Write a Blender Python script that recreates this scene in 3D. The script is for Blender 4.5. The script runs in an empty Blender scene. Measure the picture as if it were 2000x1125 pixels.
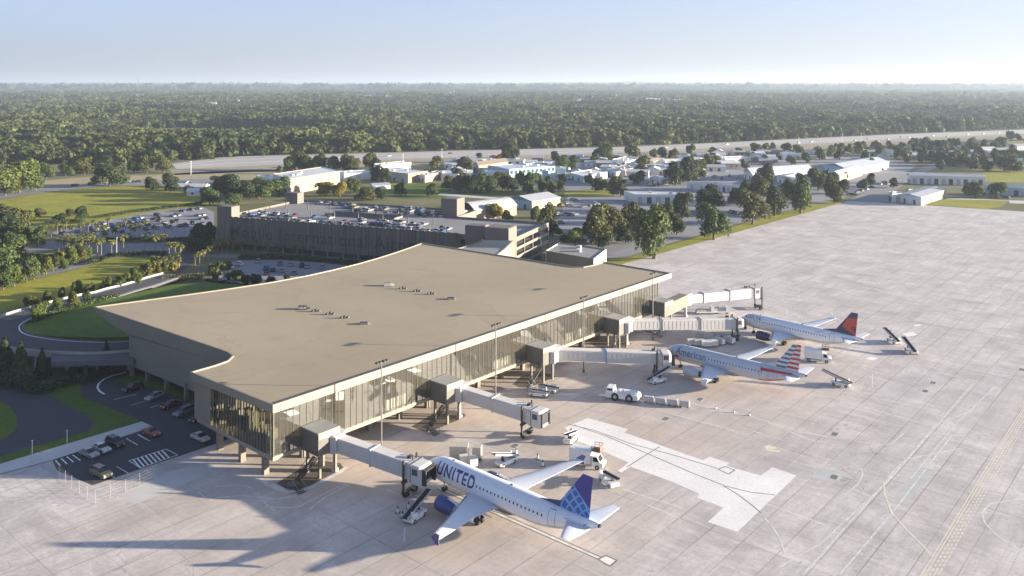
import bpy, bmesh, math, random
import numpy as np
from mathutils import Vector, Matrix
R = math.radians
rnd = random.Random(7)
SC = bpy.context.scene
COL = SC.collection
CF, CH, CY = 1655.0, 73.7, 162.0          # focal length in photo pixels, eye height, horizon row
def G(px, py, z=0.0):
    d = (CH - z) * CF / (py - CY)
    return Vector(((px - 1000.0) * d / CF, d, z))
def pxm(p):                                # photo pixels per metre at a point
    return CF / p.y

# ---------------------------------------------------------------- materials
def newmat(name):
    m = bpy.data.materials.new(name); m.use_nodes = True
    nt = m.node_tree; b = nt.nodes['Principled BSDF']
    return m, nt, b
def N(nt, t, **kw):
    n = nt.nodes.new(t)
    for k, v in kw.items():
        if k.startswith('i_'):
            n.inputs[k[2:].replace('_', ' ')].default_value = v
        else: setattr(n, k, v)
    return n
def pos(nt, obj=False):
    return (N(nt, 'ShaderNodeTexCoord').outputs['Object'] if obj else N(nt, 'ShaderNodeNewGeometry').outputs['Position'])
def noise(nt, scale, detail=4, rough=.55, vec=None, dist=0):
    n = N(nt, 'ShaderNodeTexNoise'); n.inputs['Scale'].default_value = scale; n.inputs['Detail'].default_value = detail
    n.inputs['Roughness'].default_value = rough; n.inputs['Distortion'].default_value = dist
    nt.links.new(vec if vec is not None else pos(nt), n.inputs['Vector']); return n.outputs['Fac']
def ramp(nt, fac, stops, interp='LINEAR'):
    r = N(nt, 'ShaderNodeValToRGB'); r.color_ramp.interpolation = interp
    e = r.color_ramp.elements
    while len(e) < len(stops): e.new(.5)
    for k, (p, c) in enumerate(stops):
        e[k].position = p; e[k].color = (c[0], c[1], c[2], 1) if not isinstance(c, (int, float)) else (c, c, c, 1)
    nt.links.new(fac, r.inputs[0]); return r.outputs[0]
def mix(nt, fac, a, b, mode='MIX'):
    m = N(nt, 'ShaderNodeMix', data_type='RGBA', blend_type=mode)
    for s, v in ((0, fac), (6, a), (7, b)):
        if isinstance(v, (int, float)): m.inputs[s].default_value = v
        elif isinstance(v, tuple): m.inputs[s].default_value = (v[0], v[1], v[2], 1)
        else: nt.links.new(v, m.inputs[s])
    return m.outputs[2]
def math_(nt, op, a, b=None, c=None):
    m = N(nt, 'ShaderNodeMath', operation=op)
    for s, v in ((0, a), (1, b), (2, c)):
        if v is None: continue
        if isinstance(v, (int, float)): m.inputs[s].default_value = v
        else: nt.links.new(v, m.inputs[s])
    return m.outputs[0]
def bump(nt, b, h, dist=.05, strength=.4):
    n = N(nt, 'ShaderNodeBump'); n.inputs['Distance'].default_value = dist; n.inputs['Strength'].default_value = strength
    nt.links.new(h, n.inputs['Height']); nt.links.new(n.outputs[0], b.inputs['Normal'])
def mat(name, c, rough=.6, metal=0., var=.12, scale=.6, obj=False, spec=None, bmp=0, vscale2=None):
    m, nt, b = newmat(name)
    b.inputs['Roughness'].default_value = rough; b.inputs['Metallic'].default_value = metal
    if spec is not None: b.inputs['Specular IOR Level'].default_value = spec
    if var:
        v = pos(nt, obj)
        f = noise(nt, scale, 5, .6, v)
        if vscale2: f = math_(nt, 'ADD', math_(nt, 'MULTIPLY', f, .5), math_(nt, 'MULTIPLY', noise(nt, vscale2, 3, .5, v), .5))
        col = ramp(nt, f, [(.28, tuple(x * (1 - var) for x in c)), (.72, tuple(min(1, x * (1 + var)) for x in c))])
        nt.links.new(col, b.inputs['Base Color'])
        if bmp: bump(nt, b, f, bmp)
    else: b.inputs['Base Color'].default_value = (c[0], c[1], c[2], 1)
    return m

# ---------------------------------------------------------------- mesh builder
class MB:
    def __init__(s): s.v = []; s.f = []; s.m = []; s.sm = []
    def add(s, vs, fs, mi=0, smooth=False):
        o = len(s.v); s.v += [tuple(v) for v in vs]
        for f in fs: s.f.append([i + o for i in f]); s.m.append(mi); s.sm.append(smooth)
        return s
    def box(s, x0, x1, y0, y1, z0, z1, mi=0, M=None):
        vs = [Vector((x, y, z)) for z in (z0, z1) for (x, y) in ((x0, y0), (x1, y0), (x1, y1), (x0, y1))]
        if M is not None: vs = [M @ v for v in vs]
        return s.add(vs, [(3, 2, 1, 0), (4, 5, 6, 7), (0, 1, 5, 4), (1, 2, 6, 5), (2, 3, 7, 6), (3, 0, 4, 7)], mi)
    def hexa(s, vs, mi=0):                 # 4 bottom + 4 top points
        return s.add(vs, [(3, 2, 1, 0), (4, 5, 6, 7), (0, 1, 5, 4), (1, 2, 6, 5), (2, 3, 7, 6), (3, 0, 4, 7)], mi)
    def prism(s, poly, z0, z1, mi=0, top=None, sides=True, bottom=True):
        n = len(poly)
        zz0 = z0 if isinstance(z0, list) else [z0] * n; zz1 = z1 if isinstance(z1, list) else [z1] * n
        a = [(p[0], p[1], zz0[i]) for i, p in enumerate(poly)]; b = [(p[0], p[1], zz1[i]) for i, p in enumerate(poly)]
        area = sum(poly[i][0] * poly[(i + 1) % n][1] - poly[(i + 1) % n][0] * poly[i][1] for i in range(n))
        if area < 0: a.reverse(); b.reverse()
        if bottom: s.add(a, [list(range(n))[::-1]], mi)
        s.add(b, [list(range(n))], mi if top is None else top)
        if sides: s.add(a + b, [(i, (i + 1) % n, n + (i + 1) % n, n + i) for i in range(n)], mi)
        return s
    def tube(s, p0, p1, r0, r1=None, n=8, mi=0, cap=True, smooth=True):
        r1 = r0 if r1 is None else r1
        p0 = Vector(p0); p1 = Vector(p1); d = (p1 - p0).normalized()
        a = d.orthogonal().normalized(); b = d.cross(a)
        vs = []
        for p, r in ((p0, r0), (p1, r1)):
            vs += [p + (a * math.cos(6.28318 * k / n) + b * math.sin(6.28318 * k / n)) * r for k in range(n)]
        s.add(vs, [(k, (k + 1) % n, n + (k + 1) % n, n + k) for k in range(n)], mi, smooth)
        if cap: s.add(vs[:n], [list(range(n))[::-1]], mi); s.add(vs[n:], [list(range(n))], mi)
        return s
    def loft(s, rings, mi=0, smooth=True, cap=True, closed=True, fm=None):
        n = len(rings[0]); vs = [p for r in rings for p in r]; o = len(s.v)
        s.v += [tuple(v) for v in vs]
        for i in range(len(rings) - 1):
            for k in range(n if closed else n - 1):
                s.f.append([o + i * n + k, o + i * n + (k + 1) % n, o + (i + 1) * n + (k + 1) % n, o + (i + 1) * n + k])
                s.m.append(fm(i, k) if fm else mi); s.sm.append(smooth)
        if cap:
            s.add(rings[0], [list(range(n))[::-1]], fm(0, 0) if fm else mi); s.add(rings[-1], [list(range(n))], fm(len(rings) - 2, 0) if fm else mi)
        return s
    def strip(s, pts, w, z, mi=0):         # flat ribbon on the ground
        pts = [Vector((p[0], p[1], p[2] if len(p) > 2 else 0)) for p in pts]; L = []; Rr = []
        for i, p in enumerate(pts):
            d = (pts[min(i + 1, len(pts) - 1)] - pts[max(i - 1, 0)]); d.z = 0; d.normalize()
            nrm = Vector((-d.y, d.x, 0)); ww = w[i] if isinstance(w, list) else w
            L.append(p + nrm * ww / 2 + Vector((0, 0, z))); Rr.append(p - nrm * ww / 2 + Vector((0, 0, z)))
        n = len(pts)
        return s.add(L + Rr, [(n + i, n + i + 1, i + 1, i) for i in range(n - 1)], mi)
    def mesh(s, name, mats):
        me = bpy.data.meshes.new(name); me.from_pydata(s.v, [], s.f)
        for m in mats: me.materials.append(m)
        me.polygons.foreach_set('material_index', s.m); me.polygons.foreach_set('use_smooth', s.sm)
        me.update(); return me
    def build(s, name, mats, parent=None):
        if not isinstance(mats, (list, tuple)): mats = [mats]
        return link(name, s.mesh(name, mats), parent)
def link(name, me, parent=None, loc=None, rz=0, sc=None):
    o = bpy.data.objects.new(name, me); COL.objects.link(o)
    if parent is not None: o.parent = parent
    if loc is not None: o.location = loc
    if rz: o.rotation_euler = (0, 0, rz)
    if sc is not None: o.scale = (sc, sc, sc) if isinstance(sc, (int, float)) else sc
    return o
def tag(o, label, cat, group=None):
    o['label'] = label; o['category'] = cat
    if group: o['group'] = group
    return o
def thing(name, label, cat, loc=(0, 0, 0), rz=0, group=None, sc=None):
    return tag(link(name, None, None, loc, rz, sc), label, cat, group)
def struct(o, kind='structure'): o['kind'] = kind; return o
def kids(o): return [c for c in o.children]
def copy_tree(o, parent=None):
    c = o.copy(); COL.objects.link(c)
    if parent is not None: c.parent = parent
    for ch in o.children: copy_tree(ch, c)
    return c
def flat(name, pts, z, m, kind='structure', cut=None):
    P = [G(p[0], p[1], p[2] if len(p) > 2 else 0) for p in pts]
    bm = bmesh.new(); vs = [bm.verts.new((p.x, p.y, p.z + z)) for p in P]
    f = bm.faces.new(vs)
    if f.normal.z < 0 or (f.normal_update() or f.normal.z < 0): f.normal_flip()
    bmesh.ops.triangulate(bm, faces=bm.faces[:])
    me = bpy.data.meshes.new(name); bm.to_mesh(me); bm.free(); me.materials.append(m)
    o = link(name, me); o['kind'] = kind; return o
ORD = ['first', 'second', 'third', 'fourth', 'fifth', 'sixth', 'seventh', 'eighth', 'ninth', 'tenth', 'eleventh', 'twelfth', 'thirteenth', 'fourteenth',
       'fifteenth', 'sixteenth', 'seventeenth', 'eighteenth', 'nineteenth', 'twentieth']
def ordn(i):
    if i < 20: return ORD[i]
    t = ['', '', 'twenty', 'thirty', 'forty', 'fifty', 'sixty', 'seventy'][(i + 1) // 10]; k = (i + 1) % 10
    return (t[:-1] + 'ieth') if k == 0 else t + '-' + ORD[k - 1]

def text_bm(txt, height, bold=0.0, spacing=1.0):
    cu = bpy.data.curves.new('lettering', 'FONT'); cu.body = txt; cu.size = height; cu.offset = bold; cu.space_character = spacing
    cu.resolution_u = 3; cu.fill_mode = 'FRONT'
    o = bpy.data.objects.new('lettering', cu); COL.objects.link(o)
    dg = bpy.context.evaluated_depsgraph_get(); me = bpy.data.meshes.new_from_object(o.evaluated_get(dg))
    bpy.data.objects.remove(o); bpy.data.curves.remove(cu)
    bm = bmesh.new(); bm.from_mesh(me); bpy.data.meshes.remove(me); return bm
# ---------------------------------------------------------------- camera, sky, sun, air
cam = bpy.data.cameras.new('camera'); camo = bpy.data.objects.new('camera', cam); COL.objects.link(camo); SC.camera = camo
camo.location = (0, 0, CH); camo.rotation_euler = (R(90), 0, 0)
cam.sensor_width = 36; cam.lens = 36 * CF / 2000; cam.shift_y = -(562.5 - CY) / 2000; cam.clip_start = 1; cam.clip_end = 80000
SUN_EL, SUN_AZ = 8.5, -2.5                  # azimuth from +X, towards the viewer when negative
sd = Vector((math.cos(R(SUN_AZ)) * math.cos(R(SUN_EL)), math.sin(R(SUN_AZ)) * math.cos(R(SUN_EL)), math.sin(R(SUN_EL))))
su = bpy.data.lights.new('sun', 'SUN'); suo = bpy.data.objects.new('sun', su); COL.objects.link(suo)
su.energy = 5.0; su.angle = R(.5); su.color = (1, .88, .69)
suo.rotation_euler = sd.to_track_quat('Z', 'Y').to_euler(); suo.location = (200, 0, 300)
w = bpy.data.worlds.new('World'); SC.world = w; w.use_nodes = True
nt = w.node_tree; bg = nt.nodes['Background']
sky = nt.nodes.new('ShaderNodeTexSky'); sky.sky_type = 'NISHITA'; sky.sun_disc = False
sky.sun_elevation = R(SUN_EL); sky.sun_rotation = R(90 - SUN_AZ); sky.altitude = 50; sky.air_density = .6; sky.dust_density = .9; sky.ozone_density = 2.6
hs = nt.nodes.new('ShaderNodeHueSaturation'); hs.inputs["Saturation"].default_value = .70   # thin high haze greys the blue
nt.links.new(sky.outputs[0], hs.inputs['Color']); BGS = .078
dirv = N(nt, 'ShaderNodeTexCoord').outputs['Generated']; sp = N(nt, 'ShaderNodeSeparateXYZ'); nt.links.new(dirv, sp.inputs[0])
# low haze: the bottom of the sky whitens, most of all towards the sun
tt = math_(nt, 'ADD', math_(nt, 'MULTIPLY', sp.outputs[0], .5), .5)
veil = ramp(nt, tt, [(.0, (.42, .48, .60)), (.24, (.48, .53, .645)), (.5, (.66, .71, .79)), (.76, (.80, .83, .86)), (1.0, (1, .97, .88))])
kz = math_(nt, 'MULTIPLY', math_(nt, 'SUBTRACT', 1, math_(nt, 'DIVIDE', sp.outputs[2], .32)), .95)
kz = math_(nt, 'MINIMUM', math_(nt, 'MAXIMUM', kz, 0), .92)
skyc = mix(nt, 1.0, hs.outputs[0], (.95, 1.0, 1.12), 'MULTIPLY')
up = mix(nt, ramp(nt, sp.outputs[2], [(0, 0), (.10, 1)]), (1.07, 1.02, .95), (.80, .82, .87))
veil = mix(nt, 1.0, mix(nt, 1.0, veil, up, 'MULTIPLY'), (1 / (4.29 * BGS),) * 3, 'MULTIPLY')
nt.links.new(mix(nt, kz, skyc, veil), bg.inputs[0]); bg.inputs[1].default_value = BGS
SC.view_settings.view_transform = 'Standard'; SC.view_settings.look = 'None'; SC.view_settings.gamma = 1
SC.view_settings.use_curve_mapping = False; SC.view_settings.exposure = 2.12
SC.cycles.max_bounces = 6; SC.cycles.transparent_max_bounces = 12; SC.cycles.volume_bounces = 0; SC.cycles.use_denoising = True

hm, nt, b = newmat('air'); nt.nodes.remove(b)
pv = N(nt, 'ShaderNodeVolumePrincipled'); pv.inputs['Color'].default_value = (.56, .66, .80, 1); pv.inputs['Density'].default_value = 1.05e-4; pv.inputs['Anisotropy'].default_value = .25
nt.links.new(pv.outputs[0], nt.nodes['Material Output'].inputs['Volume'])
hz = MB().box(-21000, 21000, -900, 33000, -1, 165).build('haze', hm); hz['kind'] = 'stuff'

# ---------------------------------------------------------------- axes of the terminal
S0 = G(533, 791, 14.5); S0.z = 0
E0 = G(1312, 533, 14.5); E0.z = 0
TU = (E0 - S0).normalized(); TV = Vector((-TU.y, TU.x, 0)); TL = (E0 - S0).length
TA = math.atan2(TU.y, TU.x)
def T(a, b, z=0): return S0 + TU * a + TV * b + Vector((0, 0, z))
def Tinv(p): d = Vector((p.x, p.y, 0)) - S0; return d.dot(TU), d.dot(TV)

# ---------------------------------------------------------------- ground materials
def apron_mat(name, c, tint, joint=True):
    m, nt, b = newmat(name); b.inputs['Roughness'].default_value = .75; b.inputs['Specular IOR Level'].default_value = .3
    P = pos(nt)
    mp = N(nt, 'ShaderNodeMapping', vector_type='TEXTURE'); mp.inputs['Rotation'].default_value = (0, 0, TA); mp.inputs['Location'].default_value = S0
    nt.links.new(P, mp.inputs['Vector']); V = mp.outputs[0]
    sp = N(nt, 'ShaderNodeSeparateXYZ'); nt.links.new(V, sp.inputs[0]); X, Y = sp.outputs[0], sp.outputs[1]
    SX, SY = 7.6, 5.7
    # slab tone
    sx = math_(nt, 'FLOOR', math_(nt, 'DIVIDE', X, SX)); sy = math_(nt, 'FLOOR', math_(nt, 'DIVIDE', Y, SY))
    cb = N(nt, 'ShaderNodeCombineXYZ'); nt.links.new(sx, cb.inputs[0]); nt.links.new(sy, cb.inputs[1])
    wn = N(nt, 'ShaderNodeTexWhiteNoise', noise_dimensions='2D'); nt.links.new(cb.outputs[0], wn.inputs['Vector'])
    big = noise(nt, .012, 4, .6); mid = noise(nt, .09, 6, .68, dist=.6); fine = noise(nt, 1.3, 5, .7)
    # streaks drawn out along the taxi direction
    m2 = N(nt, 'ShaderNodeMapping'); m2.inputs['Scale'].default_value = (.035, .5, 1); nt.links.new(V, m2.inputs['Vector'])
    stre = noise(nt, 1, 5, .65, m2.outputs[0], 1.2)
    m3 = N(nt, 'ShaderNodeMapping'); m3.inputs['Scale'].default_value = (.3, .05, 1); nt.links.new(V, m3.inputs['Vector'])
    stre2 = noise(nt, 1, 5, .65, m3.outputs[0], 1.5)
    col = mix(nt, ramp(nt, big, [(.35, 0), (.7, 1)]), tuple(x * 1.04 for x in c), tuple(x * y for x, y in zip(c, (.90, .88, .89))))
    col = mix(nt, math_(nt, 'MULTIPLY', ramp(nt, mid, [(.38, 0), (.64, 1)]), .9), col, tuple(x * y for x, y in zip(c, (.62, .60, .60))))
    col = mix(nt, math_(nt, 'MULTIPLY', ramp(nt, stre, [(.45, 0), (.72, 1)]), .7), col, tuple(x * .56 for x in c))
    col = mix(nt, math_(nt, 'MULTIPLY', ramp(nt, stre2, [(.5, 0), (.75, 1)]), .45), col, tuple(min(1, x * 1.3) for x in c))
    col = mix(nt, .11, col, wn.outputs['Color'] if False else mix(nt, wn.outputs['Value'], tuple(x * .62 for x in c), tuple(min(1, x * 1.35) for x in c)))
    col = mix(nt, math_(nt, 'MULTIPLY', ramp(nt, fine, [(.48, 0), (.74, 1)]), .6), col, tuple(x * .5 for x in c))
    spot = ramp(nt, noise(nt, .55, 2, .5), [(.70, 0), (.76, 1)]); col = mix(nt, math_(nt, 'MULTIPLY', spot, .45), col, tuple(x * .42 for x in c))
    vo = N(nt, 'ShaderNodeTexVoronoi', feature='DISTANCE_TO_EDGE'); vo.inputs['Scale'].default_value = .055
    wv = N(nt, 'ShaderNodeVectorMath', operation='ADD'); nt.links.new(P, wv.inputs[0]); ns = N(nt, 'ShaderNodeTexNoise'); ns.inputs['Scale'].default_value = .12; nt.links.new(P, ns.inputs['Vector'])
    sc_ = N(nt, 'ShaderNodeVectorMath', operation='SCALE'); sc_.inputs['Scale'].default_value = 14; nt.links.new(ns.outputs['Color'], sc_.inputs[0]); nt.links.new(sc_.outputs[0], wv.inputs[1]); nt.links.new(wv.outputs[0], vo.inputs['Vector'])
    ck = math_(nt, 'MULTIPLY', math_(nt, 'LESS_THAN', vo.outputs['Distance'], .006), ramp(nt, noise(nt, .02, 3, .6), [(.5, 0), (.62, .55)])); col = mix(nt, ck, col, tuple(x * .4 for x in c))
    # worn stained concrete before the gates, with warm bounced light painted into its tan
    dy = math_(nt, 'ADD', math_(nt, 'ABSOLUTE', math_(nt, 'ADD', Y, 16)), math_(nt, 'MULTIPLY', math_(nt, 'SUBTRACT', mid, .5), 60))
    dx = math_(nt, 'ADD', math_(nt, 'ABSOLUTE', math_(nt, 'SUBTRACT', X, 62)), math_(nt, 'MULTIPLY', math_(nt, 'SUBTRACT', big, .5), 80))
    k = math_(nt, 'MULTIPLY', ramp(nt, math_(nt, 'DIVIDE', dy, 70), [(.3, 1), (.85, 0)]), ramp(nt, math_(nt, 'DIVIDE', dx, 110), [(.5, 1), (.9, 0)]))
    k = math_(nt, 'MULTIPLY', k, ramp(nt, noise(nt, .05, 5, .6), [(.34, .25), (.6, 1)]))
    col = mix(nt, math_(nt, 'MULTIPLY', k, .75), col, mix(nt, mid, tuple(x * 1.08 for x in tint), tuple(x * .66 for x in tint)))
    if joint:
        def line(co, s, wd, wob):
            f = math_(nt, 'FRACT', math_(nt, 'DIVIDE', co, s)); d = math_(nt, 'MULTIPLY', math_(nt, 'ABSOLUTE', math_(nt, 'SUBTRACT', f, .5)), s)
            return math_(nt, 'GREATER_THAN', d, s / 2 - wd)
        fx = ramp(nt, noise(nt, .045, 4, .7), [(.40, .08), (.62, 1)]); j = math_(nt, 'MAXIMUM', math_(nt, 'MULTIPLY', math_(nt, 'MULTIPLY', line(X, SX, .07, 0), fx), .6), line(Y, SY, .075, 0))
        j2 = math_(nt, 'MAXIMUM', line(X, SX * 5, .1, 0), line(Y, SY * 4, .1, 0))
        fade = ramp(nt, noise(nt, .03, 3, .6), [(.34, .25), (.6, 1)])
        jj = math_(nt, 'MAXIMUM', math_(nt, 'MULTIPLY', math_(nt, 'MULTIPLY', j, fade), .75), math_(nt, 'MULTIPLY', math_(nt, 'MULTIPLY', j2, fade), .5))
        col = mix(nt, jj, col, tuple(x * .3 for x in c))
    nt.links.new(col, b.inputs['Base Color']); bump(nt, b, fine, .02, .25)
    return m
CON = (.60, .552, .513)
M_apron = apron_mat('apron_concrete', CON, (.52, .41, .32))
M_patch = mat('pale_new_concrete', (.72, .685, .65), .8, var=.16, scale=.12, vscale2=1.5)
M_walk = mat('sidewalk_concrete', (.50, .48, .45), .8, var=.10, scale=.3, vscale2=3)
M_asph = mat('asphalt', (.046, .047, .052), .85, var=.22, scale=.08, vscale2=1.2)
M_asphl = mat('worn_asphalt', (.185, .18, .185), .85, var=.22, scale=.05, vscale2=.9)
M_lot = mat('lot_asphalt', (.21, .21, .222), .85, var=.2, scale=.06, vscale2=.8)
def grass_mat(name, a, bcol, s=.05):
    m, nt, b = newmat(name); b.inputs['Roughness'].default_value = .9; b.inputs['Specular IOR Level'].default_value = .15
    f = noise(nt, s, 6, .65, dist=.5); g = noise(nt, 1.1, 4, .7)
    c = ramp(nt, f, [(.3, a), (.52, tuple((x + y) / 2 for x, y in zip(a, bcol))), (.72, bcol)])
    c = mix(nt, math_(nt, 'MULTIPLY', ramp(nt, g, [(.4, 0), (.7, 1)]), .5), c, tuple(x * .6 for x in a))
    h = noise(nt, s * 5, 5, .7, dist=1.0); c = mix(nt, math_(nt, 'MULTIPLY', ramp(nt, h, [(.5, 0), (.68, 1)]), .45), c, (bcol[0] * 1.15, bcol[1] * .92, bcol[2] * 1.1)); c = mix(nt, math_(nt, 'MULTIPLY', ramp(nt, h, [(.3, 1), (.46, 0)]), .4), c, tuple(x * .62 for x in a))
    nt.links.new(c, b.inputs['Base Color']); bump(nt, b, g, .12, .8); return m
M_lawn = grass_mat('lawn_grass', (.19, .205, .022), (.35, .32, .05))
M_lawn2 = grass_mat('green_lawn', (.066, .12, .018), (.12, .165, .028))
M_dry = grass_mat('dry_grass', (.30, .26, .13), (.40, .34, .22), .02)
M_field = grass_mat('field_ground', (.10, .12, .045), (.26, .22, .12), .012)
M_soil = grass_mat('planting_bed', (.05, .055, .02), (.13, .10, .05), .3)
M_white = mat('white_marking', (.74, .73, .70), .8, var=.25, scale=1.2)
M_faint = mat('worn_marking', (.585, .555, .53), .8, var=.25, scale=.8)
M_yellow = mat('yellow_marking', (.64, .585, .44), .8, var=.18, scale=.9)
M_black = mat('dark_sealant', (.17, .165, .155), .8, var=.3, scale=.6)
M_oil = mat('dark_stain', (.20, .18, .165), .6, var=.3, scale=.6)

# ground reaching the horizon
def ground_mat():
    m, nt, b = newmat('far_ground'); b.inputs['Roughness'].default_value = .95; b.inputs['Specular IOR Level'].default_value = .1
    f = noise(nt, .004, 6, .65); g = noise(nt, .05, 5, .7)
    near = ramp(nt, f, [(.3, (.10, .12, .05)), (.5, (.17, .165, .085)), (.7, (.25, .22, .15))])
    far = ramp(nt, noise(nt, .006, 8, .75), [(.3, (.022, .034, .014)), (.7, (.06, .085, .03))])
    sp = N(nt, 'ShaderNodeSeparateXYZ'); nt.links.new(pos(nt), sp.inputs[0])
    k = math_(nt, 'GREATER_THAN', math_(nt, 'ADD', sp.outputs[1], math_(nt, 'MULTIPLY', sp.outputs[0], .55)), 1150)
    c = mix(nt, k, near, far); c = mix(nt, math_(nt, 'MULTIPLY', g, .4), c, (.05, .06, .03))
    nt.links.new(c, b.inputs['Base Color']); return m
gm = MB(); gm.add([(-20000, -800, 0), (20000, -800, 0), (20000, 32500, 0), (-20000, 32500, 0)], [(0, 1, 2, 3)])
struct(gm.build('ground', ground_mat()))
# distant hills
hm_ = mat('wooded_hill', (.04, .055, .028), .95, var=.35, scale=.004, spec=.1)
for k, (x0, x1, y, h, sd_) in enumerate([(-9500, 2500, 17500, 92, 1), (-2500, 7500, 15500, 128, 2), (3500, 15500, 18500, 122, 3), (-13000, -2500, 24000, 125, 4), (500, 14000, 24500, 150, 5)]):
    q = random.Random(sd_); n = 60; mb = MB(); rings = []
    ph = [q.uniform(0, 6.28) for _ in range(6)]
    for j, sy in enumerate([-1, -.6, -.25, 0, .3, 1]):
        fz = [0, .45, .88, 1, .85, 0][j]; row = []
        for i in range(n + 1):
            t = i / n; e = math.sin(math.pi * t) ** .6
            hh = h * e * (.66 + .14 * math.sin(7 * t + ph[0]) + .1 * math.sin(17 * t + ph[1]) + .06 * math.sin(41 * t + ph[2]) + .04 * math.sin(83 * t + ph[3]))
            row.append((x0 + (x1 - x0) * t, y + sy * 1300, hh * fz - 2))
        rings.append(row)
    mb.loft(rings, 0, True, False, False); struct(mb.build('hills', hm_))
# ---------------------------------------------------------------- ground zones (outlines on the ground)
_flat0 = flat
def flat(name, pts, z, m, kind='structure'):
    P = [p if isinstance(p, Vector) else G(p[0], p[1], p[2] if len(p) > 2 else 0) for p in pts]
    bm = bmesh.new(); f = bm.faces.new([bm.verts.new((p.x, p.y, p.z + z)) for p in P]); f.normal_update()
    if f.normal.z < 0: f.normal_flip()
    bmesh.ops.triangulate(bm, faces=bm.faces[:])
    me = bpy.data.meshes.new(name); bm.to_mesh(me); bm.free(); me.materials.append(m)
    o = link(name, me); o['kind'] = kind; return o
def zz(pts, ox, oy, s): return [(ox + x / s, oy + y / s) for x, y in pts]

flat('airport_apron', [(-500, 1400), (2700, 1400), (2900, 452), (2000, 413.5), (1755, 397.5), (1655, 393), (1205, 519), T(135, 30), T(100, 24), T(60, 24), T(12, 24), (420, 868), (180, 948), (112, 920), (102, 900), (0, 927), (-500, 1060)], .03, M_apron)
flat('sidewalk', [(277, 824), (299, 834), (102, 899.5), (0, 926.5), (-300, 1005), (-300, 985), (0, 907)], .10, M_walk)
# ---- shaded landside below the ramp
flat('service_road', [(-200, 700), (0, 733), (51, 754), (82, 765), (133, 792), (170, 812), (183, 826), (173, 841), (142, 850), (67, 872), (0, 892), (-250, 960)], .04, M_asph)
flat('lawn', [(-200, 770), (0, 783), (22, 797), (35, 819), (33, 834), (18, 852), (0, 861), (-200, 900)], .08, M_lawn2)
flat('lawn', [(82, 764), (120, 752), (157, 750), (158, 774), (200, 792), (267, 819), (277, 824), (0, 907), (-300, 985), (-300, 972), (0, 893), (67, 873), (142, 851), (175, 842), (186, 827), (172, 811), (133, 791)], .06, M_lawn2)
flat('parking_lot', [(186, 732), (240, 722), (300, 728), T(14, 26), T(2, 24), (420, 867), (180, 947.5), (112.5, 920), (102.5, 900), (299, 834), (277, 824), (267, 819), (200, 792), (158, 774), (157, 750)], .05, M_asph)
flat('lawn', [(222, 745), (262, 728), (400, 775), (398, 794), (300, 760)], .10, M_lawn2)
pm = MB()
LZ = [0]
def line(mb, pts, w, z, mi=0): LZ[0] += 1; mb.strip([G(*p) for p in pts], w, z + (LZ[0] % 90) * .0001, mi)
pm2 = MB()
line(pm2, zz([(1110, 350), (1000, 375), (920, 405), (870, 445), (855, 480), (875, 515), (918, 542)], 0, 650, 4.5), .5, .07)
for a, b in [((1000, 590), (1200, 540)), ((1150, 640), (1290, 600)), ((1320, 660), (1400, 640)), ((1110, 930), (1210, 990)), ((1205, 890), (1300, 945))]:
    line(pm2, zz([a, b], 0, 650, 4.5), .16, .07)
hx = zz([(885, 775), (1140, 695), (1220, 735), (965, 825)], 0, 680, 3.515)
for k in range(4): line(pm2, [hx[k], hx[(k + 1) % 4]], .18, .07)
for k in range(1, 9):
    t = k / 9; a = Vector(hx[0]).lerp(Vector(hx[1]), t); c = Vector(hx[3]).lerp(Vector(hx[2]), max(0, t - .12))
    line(pm2, [tuple(a), tuple(c)], .32, .07)
hx = zz([(370, 775), (500, 735), (560, 770), (410, 810)], 0, 680, 3.515)
for k in range(4): line(pm2, [tuple(Vector(hx[0]).lerp(Vector(hx[1]), k / 3.3 + .08)), tuple(Vector(hx[3]).lerp(Vector(hx[2]), k / 3.3 + .03))], .25, .07)
for a, b in [((800, 815), (880, 860)), ((740, 870), (790, 890)), ((870, 625), (945, 665)), ((950, 600), (1030, 640))]:
    line(pm2, zz([a, b], 0, 680, 3.515), .16, .07)
struct(pm2.build('lot_markings', M_white))
# ---- apron details
patch = zz([(250, 135), (540, 215), (515, 240), (770, 330), (1080, 440), (1130, 415), (1270, 460), (1250, 480), (1500, 550), (1580, 490), (1755, 550), (1330, 955), (1115, 885), (1230, 780), (1110, 735), (1040, 710), (1055, 680), (870, 600), (560, 485), (490, 530), (470, 515), (545, 455), (180, 300), (85, 205), (180, 165)], 1080, 780, 3.689)
flat('pale_concrete_patch', patch, .032, M_patch)
flat('pale_concrete_patch', [(232, 968), (330, 920), (420, 905), (455, 900), (330, 960), (262, 985)], .0315, M_walk)
M_grey2 = apron_mat('grey_slab', (.56, .525, .50), (.56, .525, .50))
flat('pale_concrete_patch', zz([(600, 115), (790, 70), (980, 100), (700, 240), (560, 180)], 1500, 700, 2.648), .032, M_grey2)
flat('pale_concrete_patch', zz([(1290, 0), (1324, 0), (1324, 20), (1100, 210), (1050, 180)], 1500, 700, 2.648), .032, M_grey2)
flat('pale_concrete_patch', zz([(1090, 1070), (1190, 1030), (1330, 1090), (1200, 1125), (1100, 1125)], 860, 1000, 3.7), .032, M_grey2)
flat('grey_concrete_patch', zz([(770, 560), (880, 580), (700, 760), (650, 720)], 1500, 700, 2.648), .0325, mat('grey_green_slab', (.44, .44, .415), .8, scale=.4))
flat('grey_concrete_patch', zz([(250, 560), (390, 590), (370, 640), (230, 620)], 1500, 700, 2.648), .0325, bpy.data.materials['grey_green_slab'])
dk = MB(); wt = MB(); yl = MB()
a0, a1 = G(857, 953), G(1172, 1091); d = (a1 - a0).normalized(); n = Vector((-d.y, d.x, 0))
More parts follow.
